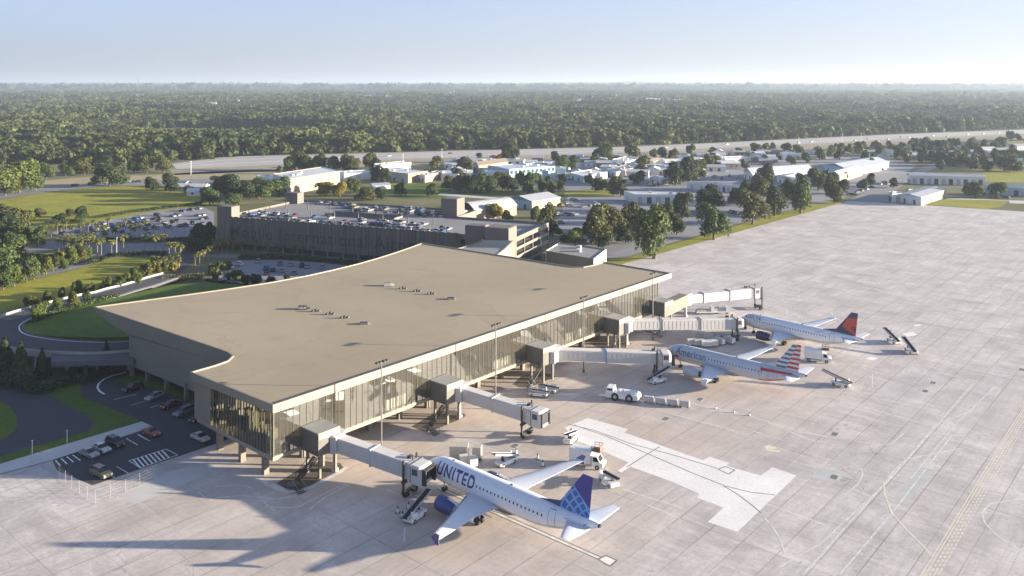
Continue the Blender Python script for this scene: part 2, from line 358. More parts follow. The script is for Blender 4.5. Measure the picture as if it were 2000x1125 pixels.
for s in (-.42, .42): dk.strip([a0 + n * s, a1 + n * s], .26, .0341)
wt.strip([a0, a1], .5, .0340)
def boxo(c, mb, w=.25):
    for k in range(4): line(mb, [c[k], c[(k + 1) % 4]], w, .0343)
q = [(1168, 1093), (1183, 1085), (1205, 1095), (1191, 1106.5)]; boxo(q, dk, .3); flat('white_stand_box', q, .0341, M_patch)
line(dk, zz([(110, 180), (300, 225), (560, 320), (860, 400), (1190, 500)], 1080, 780, 3.689), .24, .0343)
line(dk, zz([(150, 185), (380, 265), (700, 400), (1000, 530), (1240, 625), (1420, 670), (1600, 690)], 1080, 780, 3.689), .24, .0343)
line(dk, zz([(1230, 625), (1330, 685), (1430, 760), (1500, 820)], 1080, 780, 3.689), .22, .0343)
line(dk, zz([(530, 490), (770, 340)], 1080, 780, 3.689), .2, .0343)
boxo(zz([(1190, 505), (1240, 485), (1310, 512), (1265, 540)], 1080, 780, 3.689), dk)
line(wt, zz([(1520, 850), (1590, 930), (1640, 1020), (1672, 1120)], 1080, 780, 3.689), .3, .0342)
for a, b in [((980, 25), (1400, 115)), ((1400, 115), (1690, 205)), ((1690, 205), (2000, 275)), ((880, 112), (1310, 225)), ((510, 650), (940, 787)), ((650, 750), (910, 858)), ((1440, 230), (1500, 245)), ((1540, 755), (1960, 905)), ((1550, 170), (1900, 310))]:
    line(wt, zz([a, b], 1080, 780, 3.689), .36, .0342)
for pts, ww in [([(720, 520), (650, 580), (610, 640)], .3), ([(1060, 270), (870, 340), (720, 520), (440, 830), (180, 1120)], .3), ([(950, 400), (650, 790), (370, 1120)], .3), ([(1060, 130), (640, 620), (270, 960), (60, 1080)], .25),
                ([(1170, 150), (980, 330), (740, 620)], .25), ([(440, 545), (480, 570), (490, 600), (470, 645), (400, 705)], .3), ([(1324, 1005), (1180, 915), (1120, 850), (1105, 800), (1150, 752), (1324, 725)], .35), ([(540, 80), (540, 150)], .3),
                ([(370, 225), (560, 270), (780, 330)], .4), ([(530, 455), (640, 440), (700, 390)], .25), ([(690, 165), (1324, 0)], .0), ([(720, 520), (880, 490), (1000, 465)], .3)]:
    if ww: line(wt, zz(pts, 1500, 700, 2.648), ww, .0342)
line(yl, zz([(600, 640), (602, 700), (640, 800), (720, 890), (840, 1010)], 1500, 700, 2.648), .32, .0343)
line(yl, zz([(0, 335), (150, 380), (350, 415)], 1500, 700, 2.648), .35, .0343)
line(yl, zz([(940, 395), (1010, 400)], 1500, 700, 2.648), .3, .0343)
for a, b in [((0, 450), (25, 470)), ((-15, 470), (60, 482)), ((5, 465), (40, 462)), ((-10, 455), (10, 480))]: line(yl, zz([a, b], 1500, 700, 2.648), .9, .0343)
# holding line: two solid, two dashed
h0, h1 = G(1799, 1125), G(2002, 790); hd = (h1 - h0).normalized(); hn = Vector((hd.y, -hd.x, 0)); h0 -= hd * 20; h1 += hd * 60; hl = (h1 - h0).length
for s in (0, .42): yl.strip([h0 + hn * s, h1 + hn * s], .17, .0343)
k = 0.
while k < hl:
    for s, ph in ((.95, 0), (1.45, .45), (1.95, .9)):
        yl.strip([h0 + hn * s + hd * (k + ph), h0 + hn * s + hd * (k + ph + .8)], .22, .0343)
    k += 1.5
for pts in [[(130, 785), (200, 775), (290, 775), (345, 790)], [(90, 865), (180, 845), (300, 838), (420, 850), (490, 860), (560, 850), (620, 840)], [(430, 905), (560, 912), (640, 905), (730, 860), (800, 820), (930, 765)], [(705, 922), (740, 890), (800, 845), (940, 775)], [(420, 875), (490, 930)], [(20, 815), (70, 855)], [(360, 820), (400, 830)], [(390, 865), (430, 870)], [(1170, 800), (1290, 850), (1380, 890)], [(1284, 1030), (1280, 1120)]]:
    line(wt, zz(pts, 380, 700, 3.125), .26, .0342)
line(wt, zz([(395, 735), (450, 775), (560, 815), (640, 812), (720, 785), (890, 695), (930, 665)], 380, 700, 3.125), .9, .0342)
line(wt, zz([(370, 740), (470, 765), (540, 800)], 380, 700, 3.125), .7, .0342)
for pts in [[(1060, 200), (1070, 235), (1090, 265), (1220, 330)], [(1100, 230), (1220, 330)], [(700, 85), (760, 45), (900, 20)], [(680, 165), (760, 190)], [(430, 250), (470, 240)]]: line(wt, zz(pts, 1240, 380, 4.69), .4, .0342)
for pts in [[(560, 130), (565, 190)], [(620, 160), (720, 230), (780, 260)], [(430, 40), (560, 90), (700, 40)]]: line(wt, zz(pts, 1430, 580, 5.263), .4, .0342)
for pts in [[(770, 160), (1150, 260)], [(640, 540), (950, 560), (1100, 600)], [(1130, 560), (1420, 650)], [(560, 650), (700, 660)], [(1020, 155), (1060, 270)]]: line(wt, zz(pts, 1430, 580, 5.263), .3, .0342)
for q in ([(1690, 700), (1702, 697), (1716, 700), (1704, 704)], [(1784, 635), (1796, 633), (1800, 636), (1786, 638)], [(1762, 652), (1782, 648), (1792, 654), (1772, 658)]): flat('white_stand_box', q, .0341, M_patch)
struct(dk.build('sealed_joints', M_black)); struct(wt.build('apron_markings', M_faint)); struct(yl.build('hold_line_markings', M_yellow))
isl = [zz([(500, 765), (560, 797), (620, 806), (700, 780), (870, 692), (908, 668), (890, 640), (800, 628), (700, 640)], 380, 700, 3.125),
       zz([(345, 905), (400, 930), (450, 938), (500, 925), (685, 845), (695, 828), (620, 800), (520, 805)], 700, 560, 3.31),
       zz([(10, 1085), (60, 1110), (130, 1115), (200, 1090), (370, 1020), (345, 1000), (230, 985), (80, 1020)], 1000, 500, 4.327),
       zz([(650, 735), (720, 770), (800, 785), (960, 768), (1015, 742), (950, 722), (800, 715)], 1000, 500, 4.327),
       zz([(1080, 630), (1200, 660), (1310, 630), (1250, 615)], 1000, 500, 4.327)]
M_isl = mat('dark_island_asphalt', (.105, .085, .068), .85, var=.3, scale=.4, vscale2=2)
for p in isl: flat('gate_island', p, .05, M_isl)
rb = MB()
for pts in isl: pass
# dark drain covers and stains on the concrete
cov = [((1300, 818), 'small dark drain cover between the pale concrete strip and the baggage train'), ((1630, 848), 'black drain cover on the open apron beyond the yellow scuff mark'), ((1822, 748), 'dark drain cover farther of the two close together on the bare apron'),
       ((1807, 764), 'dark drain cover nearer of the two close together on the bare apron'), ((1629, 932), 'grey drain cover framed by a square slab right of the pale patch'), ((1996, 722), 'dark drain cover at the right edge of the photo'), ((1005, 871), 'dark drain cover beside the shadow of the white belt loader'), ((1367, 780), 'dark drain cover between the baggage train and the grey airliner'), ((1737, 646), 'dark drain cover beyond the blue and red tail')]
for p, lb in cov:
    c = G(*p); t = thing('drain_cover', lb, 'drain cover', (c.x, c.y, .036), TA + .1)
    MB().box(-1.25, 1.25, -.85, .85, 0, .006).build('frame', M_walk, t)
    g = MB(); g.box(-.95, .95, -.6, .6, .006, .010)
    for i in range(6): g.box(-.9 + i * .32, -.72 + i * .32, -.5, .5, .010, .016)
    g.build('grate', M_black, t)

# ---- sunny loop lawn, roads, lots left
flat('lawn', zz([(-200, 530), (0, 530), (350, 430), (640, 370), (900, 300), (1100, 225), (1300, 215), (1560, 215), (1739, 270), (1739, 350), (1400, 462), (1150, 510), (900, 575), (560, 640), (320, 692), (0, 762), (-200, 800)], 0, 460, 5.115), .05, M_lawn)
flat('lawn', [(-60, 396), (0, 391), (60, 381), (150, 369), (230, 364), (290, 363), (350, 370), (400, 385), (425, 397), (380, 404), (300, 413), (225, 427), (150, 440), (85, 445), (40, 425), (-60, 410)], .05, M_lawn)
flat('lawn', [(70, 500), (150, 481), (190, 489), (170, 497), (130, 506), (90, 510), (60, 509)], .05, M_lawn)
flat('access_road', [(-60, 600), (-60, 562), (0, 548), (60, 528), (130, 511), (190, 494), (240, 486), (340, 486), (352, 497), (300, 501), (255, 501), (215, 504), (176, 518), (125, 531), (68, 543), (0, 562)], .04, M_asphl)
flat('access_road', [(40, 482), (95, 470), (170, 470), (260, 476), (345, 472), (352, 486), (240, 486), (190, 494), (150, 481), (60, 495), (0, 500), (-50, 500)], .035, M_asphl)
flat('access_road', [(340, 486), (352, 470), (378, 470), (383, 498), (370, 520), (345, 540), (335, 533), (358, 515), (360, 500)], .045, M_asph)
flat('long_stay_car_park', [(100, 455), (150, 442), (225, 427), (300, 413), (395, 403), (418, 415), (418, 462), (372, 464), (300, 466), (200, 466), (120, 463)], .04, M_lot)
flat('short_stay_car_park', [(436, 519), (462, 508), (560, 508), (700, 520), (640, 540), (520, 566), (480, 560), (405, 548)], .04, M_lot)
flat('frontage_road', [(380, 500), (440, 496), (560, 498), (640, 493), (800, 490), (860, 500), (760, 512), (640, 510), (540, 503), (440, 504)], .035, M_asphl)
flat('perimeter_road', [(-60, 388), (0, 378), (60, 368), (140, 361), (230, 356), (330, 352), (420, 348), (430, 353), (340, 362), (250, 362), (150, 368), (60, 380), (-60, 396)], .04, M_asphl)
flat('vacant_lot', [(90, 352), (180, 345), (330, 340), (420, 333), (540, 332), (560, 345), (480, 352), (330, 352), (230, 357), (140, 361), (70, 366)], .03, M_dry)
# ---- highway corridor
hw = mat('highway_concrete', (.36, .335, .315), .85, var=.18, scale=.01, vscale2=.15)
flat('highway', [(335, 320), (440, 306), (700, 300), (960, 293), (1200, 287.5), (1400, 279), (1560, 271), (1760, 262), (2000, 253), (2300, 244), (2300, 250), (2000, 261), (1800, 270), (1600, 280), (1450, 287), (1250, 297), (960, 306), (700, 314), (520, 323), (345, 330)], .06, hw)
flat('verge', [(330, 330), (520, 323), (700, 314), (960, 306), (1250, 297), (1450, 287), (1600, 280), (1800, 270), (2000, 261), (2300, 250), (2300, 262), (2000, 272), (1900, 275), (1700, 286), (1500, 296), (1300, 305), (1000, 316), (700, 327), (560, 333), (340, 342)], .03, M_dry)
fr = mat('frontage_asphalt', (.22, .21, .21), .85, var=.15, scale=.03)
flat('frontage_road', [(340, 335), (520, 328), (700, 319), (960, 311), (1250, 302), (1450, 292), (1600, 284.5), (1800, 274.5), (2000, 265.5), (2300, 256), (2300, 257.5), (2000, 267.5), (1800, 277), (1600, 287), (1450, 295), (1250, 305), (960, 314), (700, 322), (520, 331), (340, 338)], .05, fr)
ml = MB()
for f in (.33, .66): line(ml, [(340 + 0, 320 + 10 * f), (440, 306 + 20 * f), (700, 300 + 14 * f), (960, 293 + 13 * f), (1250, 285.5 + 11.5 * f), (1560, 271 + 11 * f), (1760, 262 + 9 * f), (2000, 253 + 8 * f)], 1.6, .08)
struct(ml.build('lane_markings', M_white))
# ---- industrial estate
flat('industrial_yard', [(1080, 440), (1180, 505), (1230, 500), (1290, 480), (1380, 455), (1500, 420), (1640, 388), (1700, 372), (1765, 345), (1790, 322), (1700, 305), (1500, 304), (1250, 312), (1000, 322), (880, 334), (870, 352), (940, 372), (1080, 362), (1110, 380), (1095, 420)], .03, M_lot)
flat('airport_road', [(1655, 393), (1755, 397.5), (1740, 380), (1765, 360), (1790, 345), (1822, 330), (1850, 318), (1830, 316), (1795, 330), (1740, 352), (1690, 374)], .05, M_asphl)
flat('lawn', [(1205, 519), (1655, 393), (1648, 386), (1580, 402), (1500, 423), (1380, 458), (1290, 484), (1225, 505), (1175, 508), (1183, 515)], .05, M_lawn)
flat('lawn', [(1811, 399), (1850, 389), (1970, 392), (1955, 404), (1925, 409)], .05, M_lawn)
flat('perimeter_road', [(1840, 386), (1960, 391), (2060, 394), (2060, 400), (1972, 397), (1970, 392), (1850, 389)], .055, M_walk)
flat('lawn', [(1905, 345), (1930, 332), (2060, 340), (2060, 358), (1925, 355)], .05, M_lawn)
flat('meadow', [(830, 357), (940, 362), (1010, 372), (1080, 364), (1170, 372), (1215, 378), (1180, 384), (1100, 378), (1060, 380), (940, 382), (900, 386), (780, 388), (720, 376), (760, 362)], .05, M_lawn2)
flat('meadow', [(1110, 372), (1165, 367), (1215, 374), (1200, 382), (1135, 386), (1100, 380)], .055, M_lawn)
flat('meadow', [(930, 352), (870, 360), (780, 357), (660, 368), (690, 377), (820, 370), (960, 368)], .045, M_lawn)
flat('estate_road', [(860, 377), (930, 383), (1000, 388), (1000, 391), (930, 387), (855, 381)], .06, M_walk)
flat('estate_road', [(1050, 371), (1190, 362), (1340, 350), (1460, 340), (1470, 343), (1340, 355), (1190, 368), (1050, 376)], .06, M_asphl)
flat('estate_road', [(1090, 470), (1150, 440), (1220, 425), (1300, 413), (1420, 395), (1520, 372), (1650, 345), (1660, 350), (1520, 380), (1420, 404), (1330, 425), (1240, 480), (1180, 500)], .055, M_asphl)
flat('meadow', [(1420, 382), (1453, 380), (1470, 388), (1425, 391)], .06, M_lawn2)
flat('meadow', [(1400, 300), (1520, 290), (1560, 300), (1480, 306)], .04, M_lawn2)
flat('meadow', [(1700, 292), (1780, 283), (1850, 280), (1800, 290), (1720, 300)], .05, M_lawn2)
flat('field', [(420, 360), (540, 350), (760, 340), (900, 335), (890, 360), (880, 400), (600, 395), (430, 400)], .02, M_field)
flat('field', [(1840, 345), (1850, 318), (1790, 300), (1900, 280), (2100, 268), (2300, 262), (2300, 350), (1905, 345)], .02, M_field)

# ---- departures ramp: raised lawn and elevated loop road
rp = [(345, 535, 1), (310, 545, 2.5), (273, 557, 4), (235, 567, 5), (205, 576, 5), (168, 583, 5), (109, 598, 5), (65, 610, 5), (25, 624, 5), (2, 640, 5), (8, 657, 5), (45, 668, 5), (110, 676, 5), (190, 679, 5), (262, 675, 5), (330, 668, 5)]
cl = [G(*p) for p in rp]
def catmull(P, n=6):
    out = []
    for i in range(len(P) - 1):
        p0, p1, p2, p3 = P[max(i - 1, 0)], P[i], P[i + 1], P[min(i + 2, len(P) - 1)]
        for k in range(n):
            t = k / n; out.append(.5 * ((2 * p1) + (p2 - p0) * t + (2 * p0 - 5 * p1 + 4 * p2 - p3) * t * t + (3 * p1 - p0 - 3 * p2 + p3) * t ** 3))
    return out + [P[-1]]
cl = catmull(cl)
def offs(P, o):
    out = []
    for i, p in enumerate(P):
        d = P[min(i + 1, len(P) - 1)] - P[max(i - 1, 0)]; d.z = 0; d.normalize(); out.append(p + Vector((-d.y, d.x, 0)) * o)
    return out
def wall_strip(L, Rr, zb, zt):                 # ribbon solid between two edge lines
    mb = MB(); rings = []
    for a, b in zip(L, Rr): rings.append([(a.x, a.y, a.z + zb), (b.x, b.y, b.z + zb), (b.x, b.y, b.z + zt), (a.x, a.y, a.z + zt)])
    return mb.loft(rings, 0, False)
w2 = 5.2
struct(wall_strip(offs(cl, w2), offs(cl, -w2), -.9, 0).build('ramp_road', M_asph))
M_par = mat('parapet_concrete', (.30, .285, .26), .8, scale=.5)
t = tag(wall_strip(offs(cl, -w2), offs(cl, -w2 - .35), -1.1, .6).build('parapet_wall', M_par), 'pale concrete parapet along the outer edge of the curving ramp road', 'parapet')
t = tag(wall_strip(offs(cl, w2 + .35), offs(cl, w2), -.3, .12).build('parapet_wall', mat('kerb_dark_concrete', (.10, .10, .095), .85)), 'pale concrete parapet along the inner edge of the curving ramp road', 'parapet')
mk = MB()
for s in (w2 - .7, -w2 + .7): mk.loft([[tuple(a + Vector((0, 0, .02))), tuple(b + Vector((0, 0, .02)))] for a, b in zip(offs(cl, s + .14), offs(cl, s - .14))], 0, False, False, False)
struct(mk.build('ramp_markings', M_white))
inner = [(40, 640, 4.9), (60, 628, 4.9), (130, 607, 4.9), (200, 588, 4.9), (273, 570, 4.9), (335, 556, 4.9), (400, 552, 4.9), (470, 556, 4.9), (560, 566, 4.9), (560, 640, 4.9), (300, 650, 4.9), (255, 658, 4.9), (180, 659, 4.9), (110, 657, 4.9), (65, 652, 4.9), (45, 646, 4.9)]
mb = MB(); P = [G(*p) for p in inner]; mb.prism([(p.x, p.y) for p in P], 0, 4.9); struct(mb.build('raised_lawn', M_lawn2))
# ramp piers and the dark low block under the departures deck
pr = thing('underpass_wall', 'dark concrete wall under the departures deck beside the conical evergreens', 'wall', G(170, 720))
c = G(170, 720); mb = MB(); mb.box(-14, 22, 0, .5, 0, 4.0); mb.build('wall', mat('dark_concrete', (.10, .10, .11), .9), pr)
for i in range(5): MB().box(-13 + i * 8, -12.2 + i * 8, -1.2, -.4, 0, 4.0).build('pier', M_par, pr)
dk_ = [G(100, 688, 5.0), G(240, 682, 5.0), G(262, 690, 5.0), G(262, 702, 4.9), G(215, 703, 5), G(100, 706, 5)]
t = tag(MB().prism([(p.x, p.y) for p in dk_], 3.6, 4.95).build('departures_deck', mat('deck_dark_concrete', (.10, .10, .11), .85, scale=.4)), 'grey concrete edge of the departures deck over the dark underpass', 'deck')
# ---------------------------------------------------------------- terminal
def roof_mat():
    m, nt, b = newmat('roof_membrane'); b.inputs['Roughness'].default_value = .8; V = pos(nt, True); c = (.335, .270, .176)
    sp = N(nt, 'ShaderNodeSeparateXYZ'); nt.links.new(V, sp.inputs[0])
    col = ramp(nt, noise(nt, .02, 5, .62, V), [(.3, tuple(x * .88 for x in c)), (.7, tuple(x * 1.1 for x in c))])
    st = noise(nt, .11, 6, .7, V, 1.4); col = mix(nt, math_(nt, 'MULTIPLY', ramp(nt, st, [(.54, 0), (.72, 1)]), .30), col, tuple(x * .62 for x in c))
    pd = noise(nt, .045, 3, .5, V, .8); ring = math_(nt, 'LESS_THAN', math_(nt, 'ABSOLUTE', math_(nt, 'SUBTRACT', pd, .61)), .006); col = mix(nt, math_(nt, 'MULTIPLY', ring, .28), col, tuple(x * .7 for x in c))
    col = mix(nt, math_(nt, 'MULTIPLY', math_(nt, 'GREATER_THAN', pd, .61), .12), col, tuple(x * .75 for x in c))
    sm = math_(nt, 'MAXIMUM', math_(nt, 'LESS_THAN', math_(nt, 'FRACT', math_(nt, 'MULTIPLY', sp.outputs[1], .33)), .045), math_(nt, 'LESS_THAN', math_(nt, 'FRACT', math_(nt, 'MULTIPLY', sp.outputs[0], .04)), .006))
    col = mix(nt, math_(nt, 'MULTIPLY', sm, .12), col, tuple(x * .5 for x in c))
    nt.links.new(col, b.inputs['Base Color']); bump(nt, b, st, .02, .2); return m
M_roof = roof_mat()
M_fas = mat('cream_fascia', (.25, .222, .175), .55, var=.05, scale=.2, spec=.4)
M_olive = mat('bronze_panel', (.235, .215, .17), .45, metal=.25, var=.10, scale=.1, vscale2=1.5)
M_soff = mat('soffit_panel', (.34, .31, .25), .7, var=.08)
M_dark = mat('dark_metal', (.045, .045, .048), .5, metal=.4, var=.15)
M_box = mat('gate_box_panel', (.115, .11, .098), .6, metal=.15, var=.12, scale=.4)
M_boxr = mat('gate_box_roof', (.24, .235, .215), .75, var=.15, scale=.4)
M_floor = mat('lounge_floor', (.30, .25, .19), .5, scale=.3)
M_int = mat('lounge_wall', (.34, .30, .225), .7, var=.22, scale=.15, vscale2=1.2)
M_seat = mat('lounge_furniture', (.05, .06, .07), .6)
M_col = mat('column_concrete', (.17, .152, .125), .8)
def glass_mat(name, tint, op=.3, refl=.0, dc=(.16, .15, .12), ior=1.6):
    m, nt, b = newmat(name); out = nt.nodes['Material Output']; nt.nodes.remove(b)
    tr = N(nt, 'ShaderNodeBsdfTransparent'); tr.inputs[0].default_value = (*tint, 1)
    gl = N(nt, 'ShaderNodeBsdfGlossy'); gl.inputs['Roughness'].default_value = .03; gl.inputs['Color'].default_value = (.95, .97, 1, 1)
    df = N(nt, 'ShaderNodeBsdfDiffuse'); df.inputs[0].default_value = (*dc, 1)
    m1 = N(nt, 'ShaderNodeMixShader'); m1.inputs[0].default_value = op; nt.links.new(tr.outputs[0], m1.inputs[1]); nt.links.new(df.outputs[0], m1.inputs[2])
    fr = N(nt, 'ShaderNodeFresnel'); bf = N(nt, 'ShaderNodeNewGeometry').outputs['Backfacing']; nt.links.new(math_(nt, 'ADD', math_(nt, 'MULTIPLY', bf, 1 / ior - ior), ior), fr.inputs['IOR'])
    ad = math_(nt, 'ADD', fr.outputs[0], refl)
    # slight ripple from pane to pane
    m2 = N(nt, 'ShaderNodeMixShader'); nt.links.new(ad, m2.inputs[0]); nt.links.new(m1.outputs[0], m2.inputs[1]); nt.links.new(gl.outputs[0], m2.inputs[2])
    bp = N(nt, 'ShaderNodeBump'); bp.inputs['Distance'].default_value = .02; bp.inputs['Strength'].default_value = .25
    nt.links.new(noise(nt, .8, 2), bp.inputs['Height']); nt.links.new(bp.outputs[0], gl.inputs['Normal'])
    nt.links.new(m2.outputs[0], out.inputs['Surface']); return m
M_glass = glass_mat('curtain_glass', (.70, .70, .63), .19, .17, (.25, .23, .18))  # tan diffuse share paints in the ground that the facade reflects
M_glassw = glass_mat('dark_curtain_glass', (.78, .78, .72), .12, 0.0, (.035, .04, .04), 1.45)
M_mull = mat('mullion_metal', (.13, .122, .10), .5, metal=.3, var=0)

term = thing('terminal_building', 'long airport terminal with flat beige roof, cream fascia and glass concourse facing the parked airliners', 'terminal', S0, TA)
RP = [(0, 0), (TL, 0), (TL, 25.5), (136, 25.5), (132.5, 26.2), (130.6, 28.5), (130.2, 33), (129.3, 54), (128, 75), (126.7, 95.6),
      (118, 92.6), (108, 89.6), (98, 87.0), (88, 85.0), (77, 83.8), (66, 83.3), (54, 84.2), (42, 86.5), (31, 89.2), (20, 92.2), (8.1, 95.4),
      (9.6, 64), (10.9, 38), (11, 34), (10.3, 31.2), (8.0, 29.2), (5, 28.6), (-.9, 28.4)]
ZT, ZS = 14.5, 14.2
def off_poly(P, o):                          # inward offset of a counter-clockwise polygon
    n = len(P); out = []
    for i in range(n):
        a, b, c = Vector(P[i - 1]), Vector(P[i]), Vector(P[(i + 1) % n])
        d1 = (b - a).normalized(); d2 = (c - b).normalized(); n1 = Vector((-d1.y, d1.x)); n2 = Vector((-d2.y, d2.x))
        bi = (n1 + n2); k = o / max(.3, (bi.normalized()).dot(n1)); out.append(tuple(b + bi.normalized() * k))
    return out
RI = off_poly(RP, .35)
rt = MB(); rt.prism(RI, 13.3, ZS); rt.build('roof', M_roof, term)
# roof seams: faint raised welds
se = MB()
for k in range(1, 6): se.box(k * 24 - .06, k * 24 + .06, 1, 80, ZS, ZS + .004)
for b_ in (20, 40, 60): se.box(12 if b_ > 25 else 2, 126, b_ - .06, b_ + .06, ZS + .001, ZS + .005)
se.build('roof_seam', mat('seam_membrane', (.29, .25, .185), .8), term)
# fascia ring: outer face down to the facade head, coping on top, with its own depth along each edge
def zlow(p):
    a, b = p
    if a < 12.5 and b > 28.7:                # deep west fascia with an upswept prow
        t = (b - 30) / 66.
        z = 11.6 - 1.5 * t
        if b > 76: z += (14.1 - z) * ((b - 76) / 19.5) ** 1.6
        return z
    if b > 80: return 13.4
    return 12.9
def dens(P, st=6.):
    out = []
    for i in range(len(P)):
        a, b = Vector(P[i]), Vector(P[(i + 1) % len(P)]); n = max(1, int((b - a).length / st))
        if abs(a.x - b.x) < 4 and (b - a).length > 20 and a.x < 12: n = 14
        out += [tuple(a.lerp(b, k / n)) for k in range(n)]
    return out
RD = dens(RP); RDI = off_poly(RD, .35)
fa = MB(); ring = []
for p, q in zip(RD, RDI):
    hi = ZT + (.55 if (p[0] < 10 and 27 < p[1] < 31) else 0)
    ring.append([(p[0], p[1], zlow(p)), (p[0], p[1], ZT), (q[0], q[1], ZT), (q[0], q[1], zlow(p))])
n = len(ring)
for i in range(n):
    a, b = ring[i], ring[(i + 1) % n]; west = (RD[i][0] < 12.5 and RD[(i + 1) % n][0] < 12.5)
    fa.add(a + b, [(0, 4, 5, 1), (1, 5, 6, 2), (2, 6, 7, 3), (3, 7, 4, 0)], 1 if west and RD[i][1] > 0 and not (abs(RD[i][0] - RD[(i + 1) % n][0]) > 1.5) else 0)
fa.build('fascia', [M_fas, M_olive], term)
# vertical joints of the long fascia
for k in range(1, 5): MB().box(k * 28.6 - .05, k * 28.6 + .05, -.02, 0, 12.9, 14.5).build('fascia_joint', M_soff, term)
# soffit + floor slab of the concourse
SO = off_poly(RP, .37)
MB().prism(SO, 13.0, 13.28).build('ceiling', M_soff, term)
slab = [(.0, .0), (135.5, 0), (135.5, 24), (128, 26), (127, 80), (14, 80), (9.7, 76), (11.6, 28.3), (.3, 27.7)]
MB().prism(slab, 4.1, 4.86).build('floor_slab', [M_fas], term)
MB().prism(off_poly(slab, .5), 3.98, 4.098).build('underside', M_soff, term)
fl = MB().prism(off_poly(slab, .4), 4.862, 4.9).build('lounge_floor', M_floor, term)
# glass: apron side, east end, west end
def glass_run(name, p0, p1, z0, z1, step, mw=.09, inset=.12, horiz=(), side=1, gm_=None):
    p0 = Vector((*p0, 0)); p1 = Vector((*p1, 0)); L = (p1 - p0).length; d = (p1 - p0).normalized(); nn = Vector((-d.y, d.x, 0)) * side
    mb = MB(); M = Matrix.Translation(p0 + nn * inset) @ Matrix.Rotation(math.atan2(d.y, d.x), 4, 'Z')
    mb.add([M @ Vector((0, 0, z0)), M @ Vector((L, 0, z0)), M @ Vector((L, 0, z1)), M @ Vector((0, 0, z1))], [(0, 1, 2, 3)], 0)
    k = 0.
    while k <= L + .01:
        mb.box(k - mw / 2, k + mw / 2, -.10, .10, z0, z1, 1, M); k += step
    for h in horiz: mb.box(0, L, -.06, .06, h - .05, h + .05, 1, M)
    return mb.build(name, [gm_ or M_glass, M_mull], term)
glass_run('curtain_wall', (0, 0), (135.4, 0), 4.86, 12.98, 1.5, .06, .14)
glass_run('curtain_wall', (0, 0), (0, 22), 4.86, 12.98, 1.0, .14, .14, (), -1, M_glassw)
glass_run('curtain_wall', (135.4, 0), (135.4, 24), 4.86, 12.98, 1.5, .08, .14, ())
MB().box(.02, .6, 22.0, 28.3, 4.86, 12.9).build('corner_panel', M_olive, term)
# west wall under the roof and its columns
ww = MB(); ww.hexa([(11.3, 28.4, 2.7), (11.9, 28.4, 2.7), (9.9, 76, 2.7), (9.3, 76, 2.7), (11.3, 28.4, 11.72), (13.5, 28.4, 11.72), (11.5, 76, 10.2), (9.3, 76, 10.2)]); ww.box(9.2, 10.0, 76, 77.2, 0, 10.6)
ww.build('panel_wall', M_olive, term)
MB().box(.6, 11.28, 27.9, 28.3, 4.0, 12.9).build('return_wall', M_olive, term)
MB().hexa([(11.15, 33, 11.3), (11.29, 33, 11.3), (9.29, 76, 9.95), (9.15, 76, 9.95), (11.15, 33, 11.5), (11.29, 33, 11.5), (9.29, 76, 10.12), (9.15, 76, 10.12)]).build('gutter', M_fas, term)
iw = MB(); iw.box(1.5, 133, 21.0, 21.5, 4.9, 13); iw.build('lounge_wall', M_int, term)
for s in range(5):                            # gate portals and display walls inside
    a = 14 + s * 27
    MB().box(a, a + 9, 20.4, 21, 4.9, 8.4).build('gate_counter_wall', M_seat if s % 2 else M_col, term)
# interior: V columns, seat rows, tall planting screens
for k in range(8):
    a = 10.0 + k * 16.8
    v_ = MB(); v_.tube((a, 1.3, 4.9), (a - 1.4, 1.0, 13), .30, .42, 8); v_.tube((a + .5, 1.3, 4.9), (a + 2.0, 1.0, 13), .30, .42, 8); v_.build('support_column', M_dark, term)
q = random.Random(3)
for k in range(26):
    a = 4 + k * 5 + q.uniform(-.8, .8); L = q.uniform(2, 3.6); b_ = q.choice([6.5, 9, 12])
    s = MB(); s.box(a, a + L, b_, b_ + .5, 5.25, 5.4); s.box(a, a + L, b_ + .5, b_ + .62, 5.25, 5.85); s.box(a + .1, a + .2, b_, b_ + .5, 4.9, 5.25); s.box(a + L - .2, a + L - .1, b_, b_ + .5, 4.9, 5.25)
    s.build('seat_row', M_seat, term)
for a0 in (27.5, 62, 91.0):
    for k in range(7):
        MB().box(a0 + k * .95, a0 + k * .95 + .42, 1.2, 1.5, 4.95, 7.0 + .0 * k).build('white_screen', mat('white_screen_panel', (.75, .74, .70), .6) if 'white_screen_panel' not in bpy.data.materials else bpy.data.materials['white_screen_panel'], term)
M_gold = mat('fritted_fin', (.26, .235, .13), .5, scale=.7); M_palefin = mat('pale_fin', (.36, .375, .36), .45)
for k in range(20):                          # vertical fins behind the west glazing
    b_ = 1.2 + k * 1.05; z1 = 8.2 + q.uniform(0, 3.0); z0 = 5.2 + q.uniform(0, 1.4)
    MB().box(.8, 1.9, b_, b_ + .16, z0, z1).build('screen_fin', [M_palefin, M_gold, M_seat][q.choice([0, 0, 1, 2]) if k < 12 else q.choice([1, 1, 0, 2])], term)
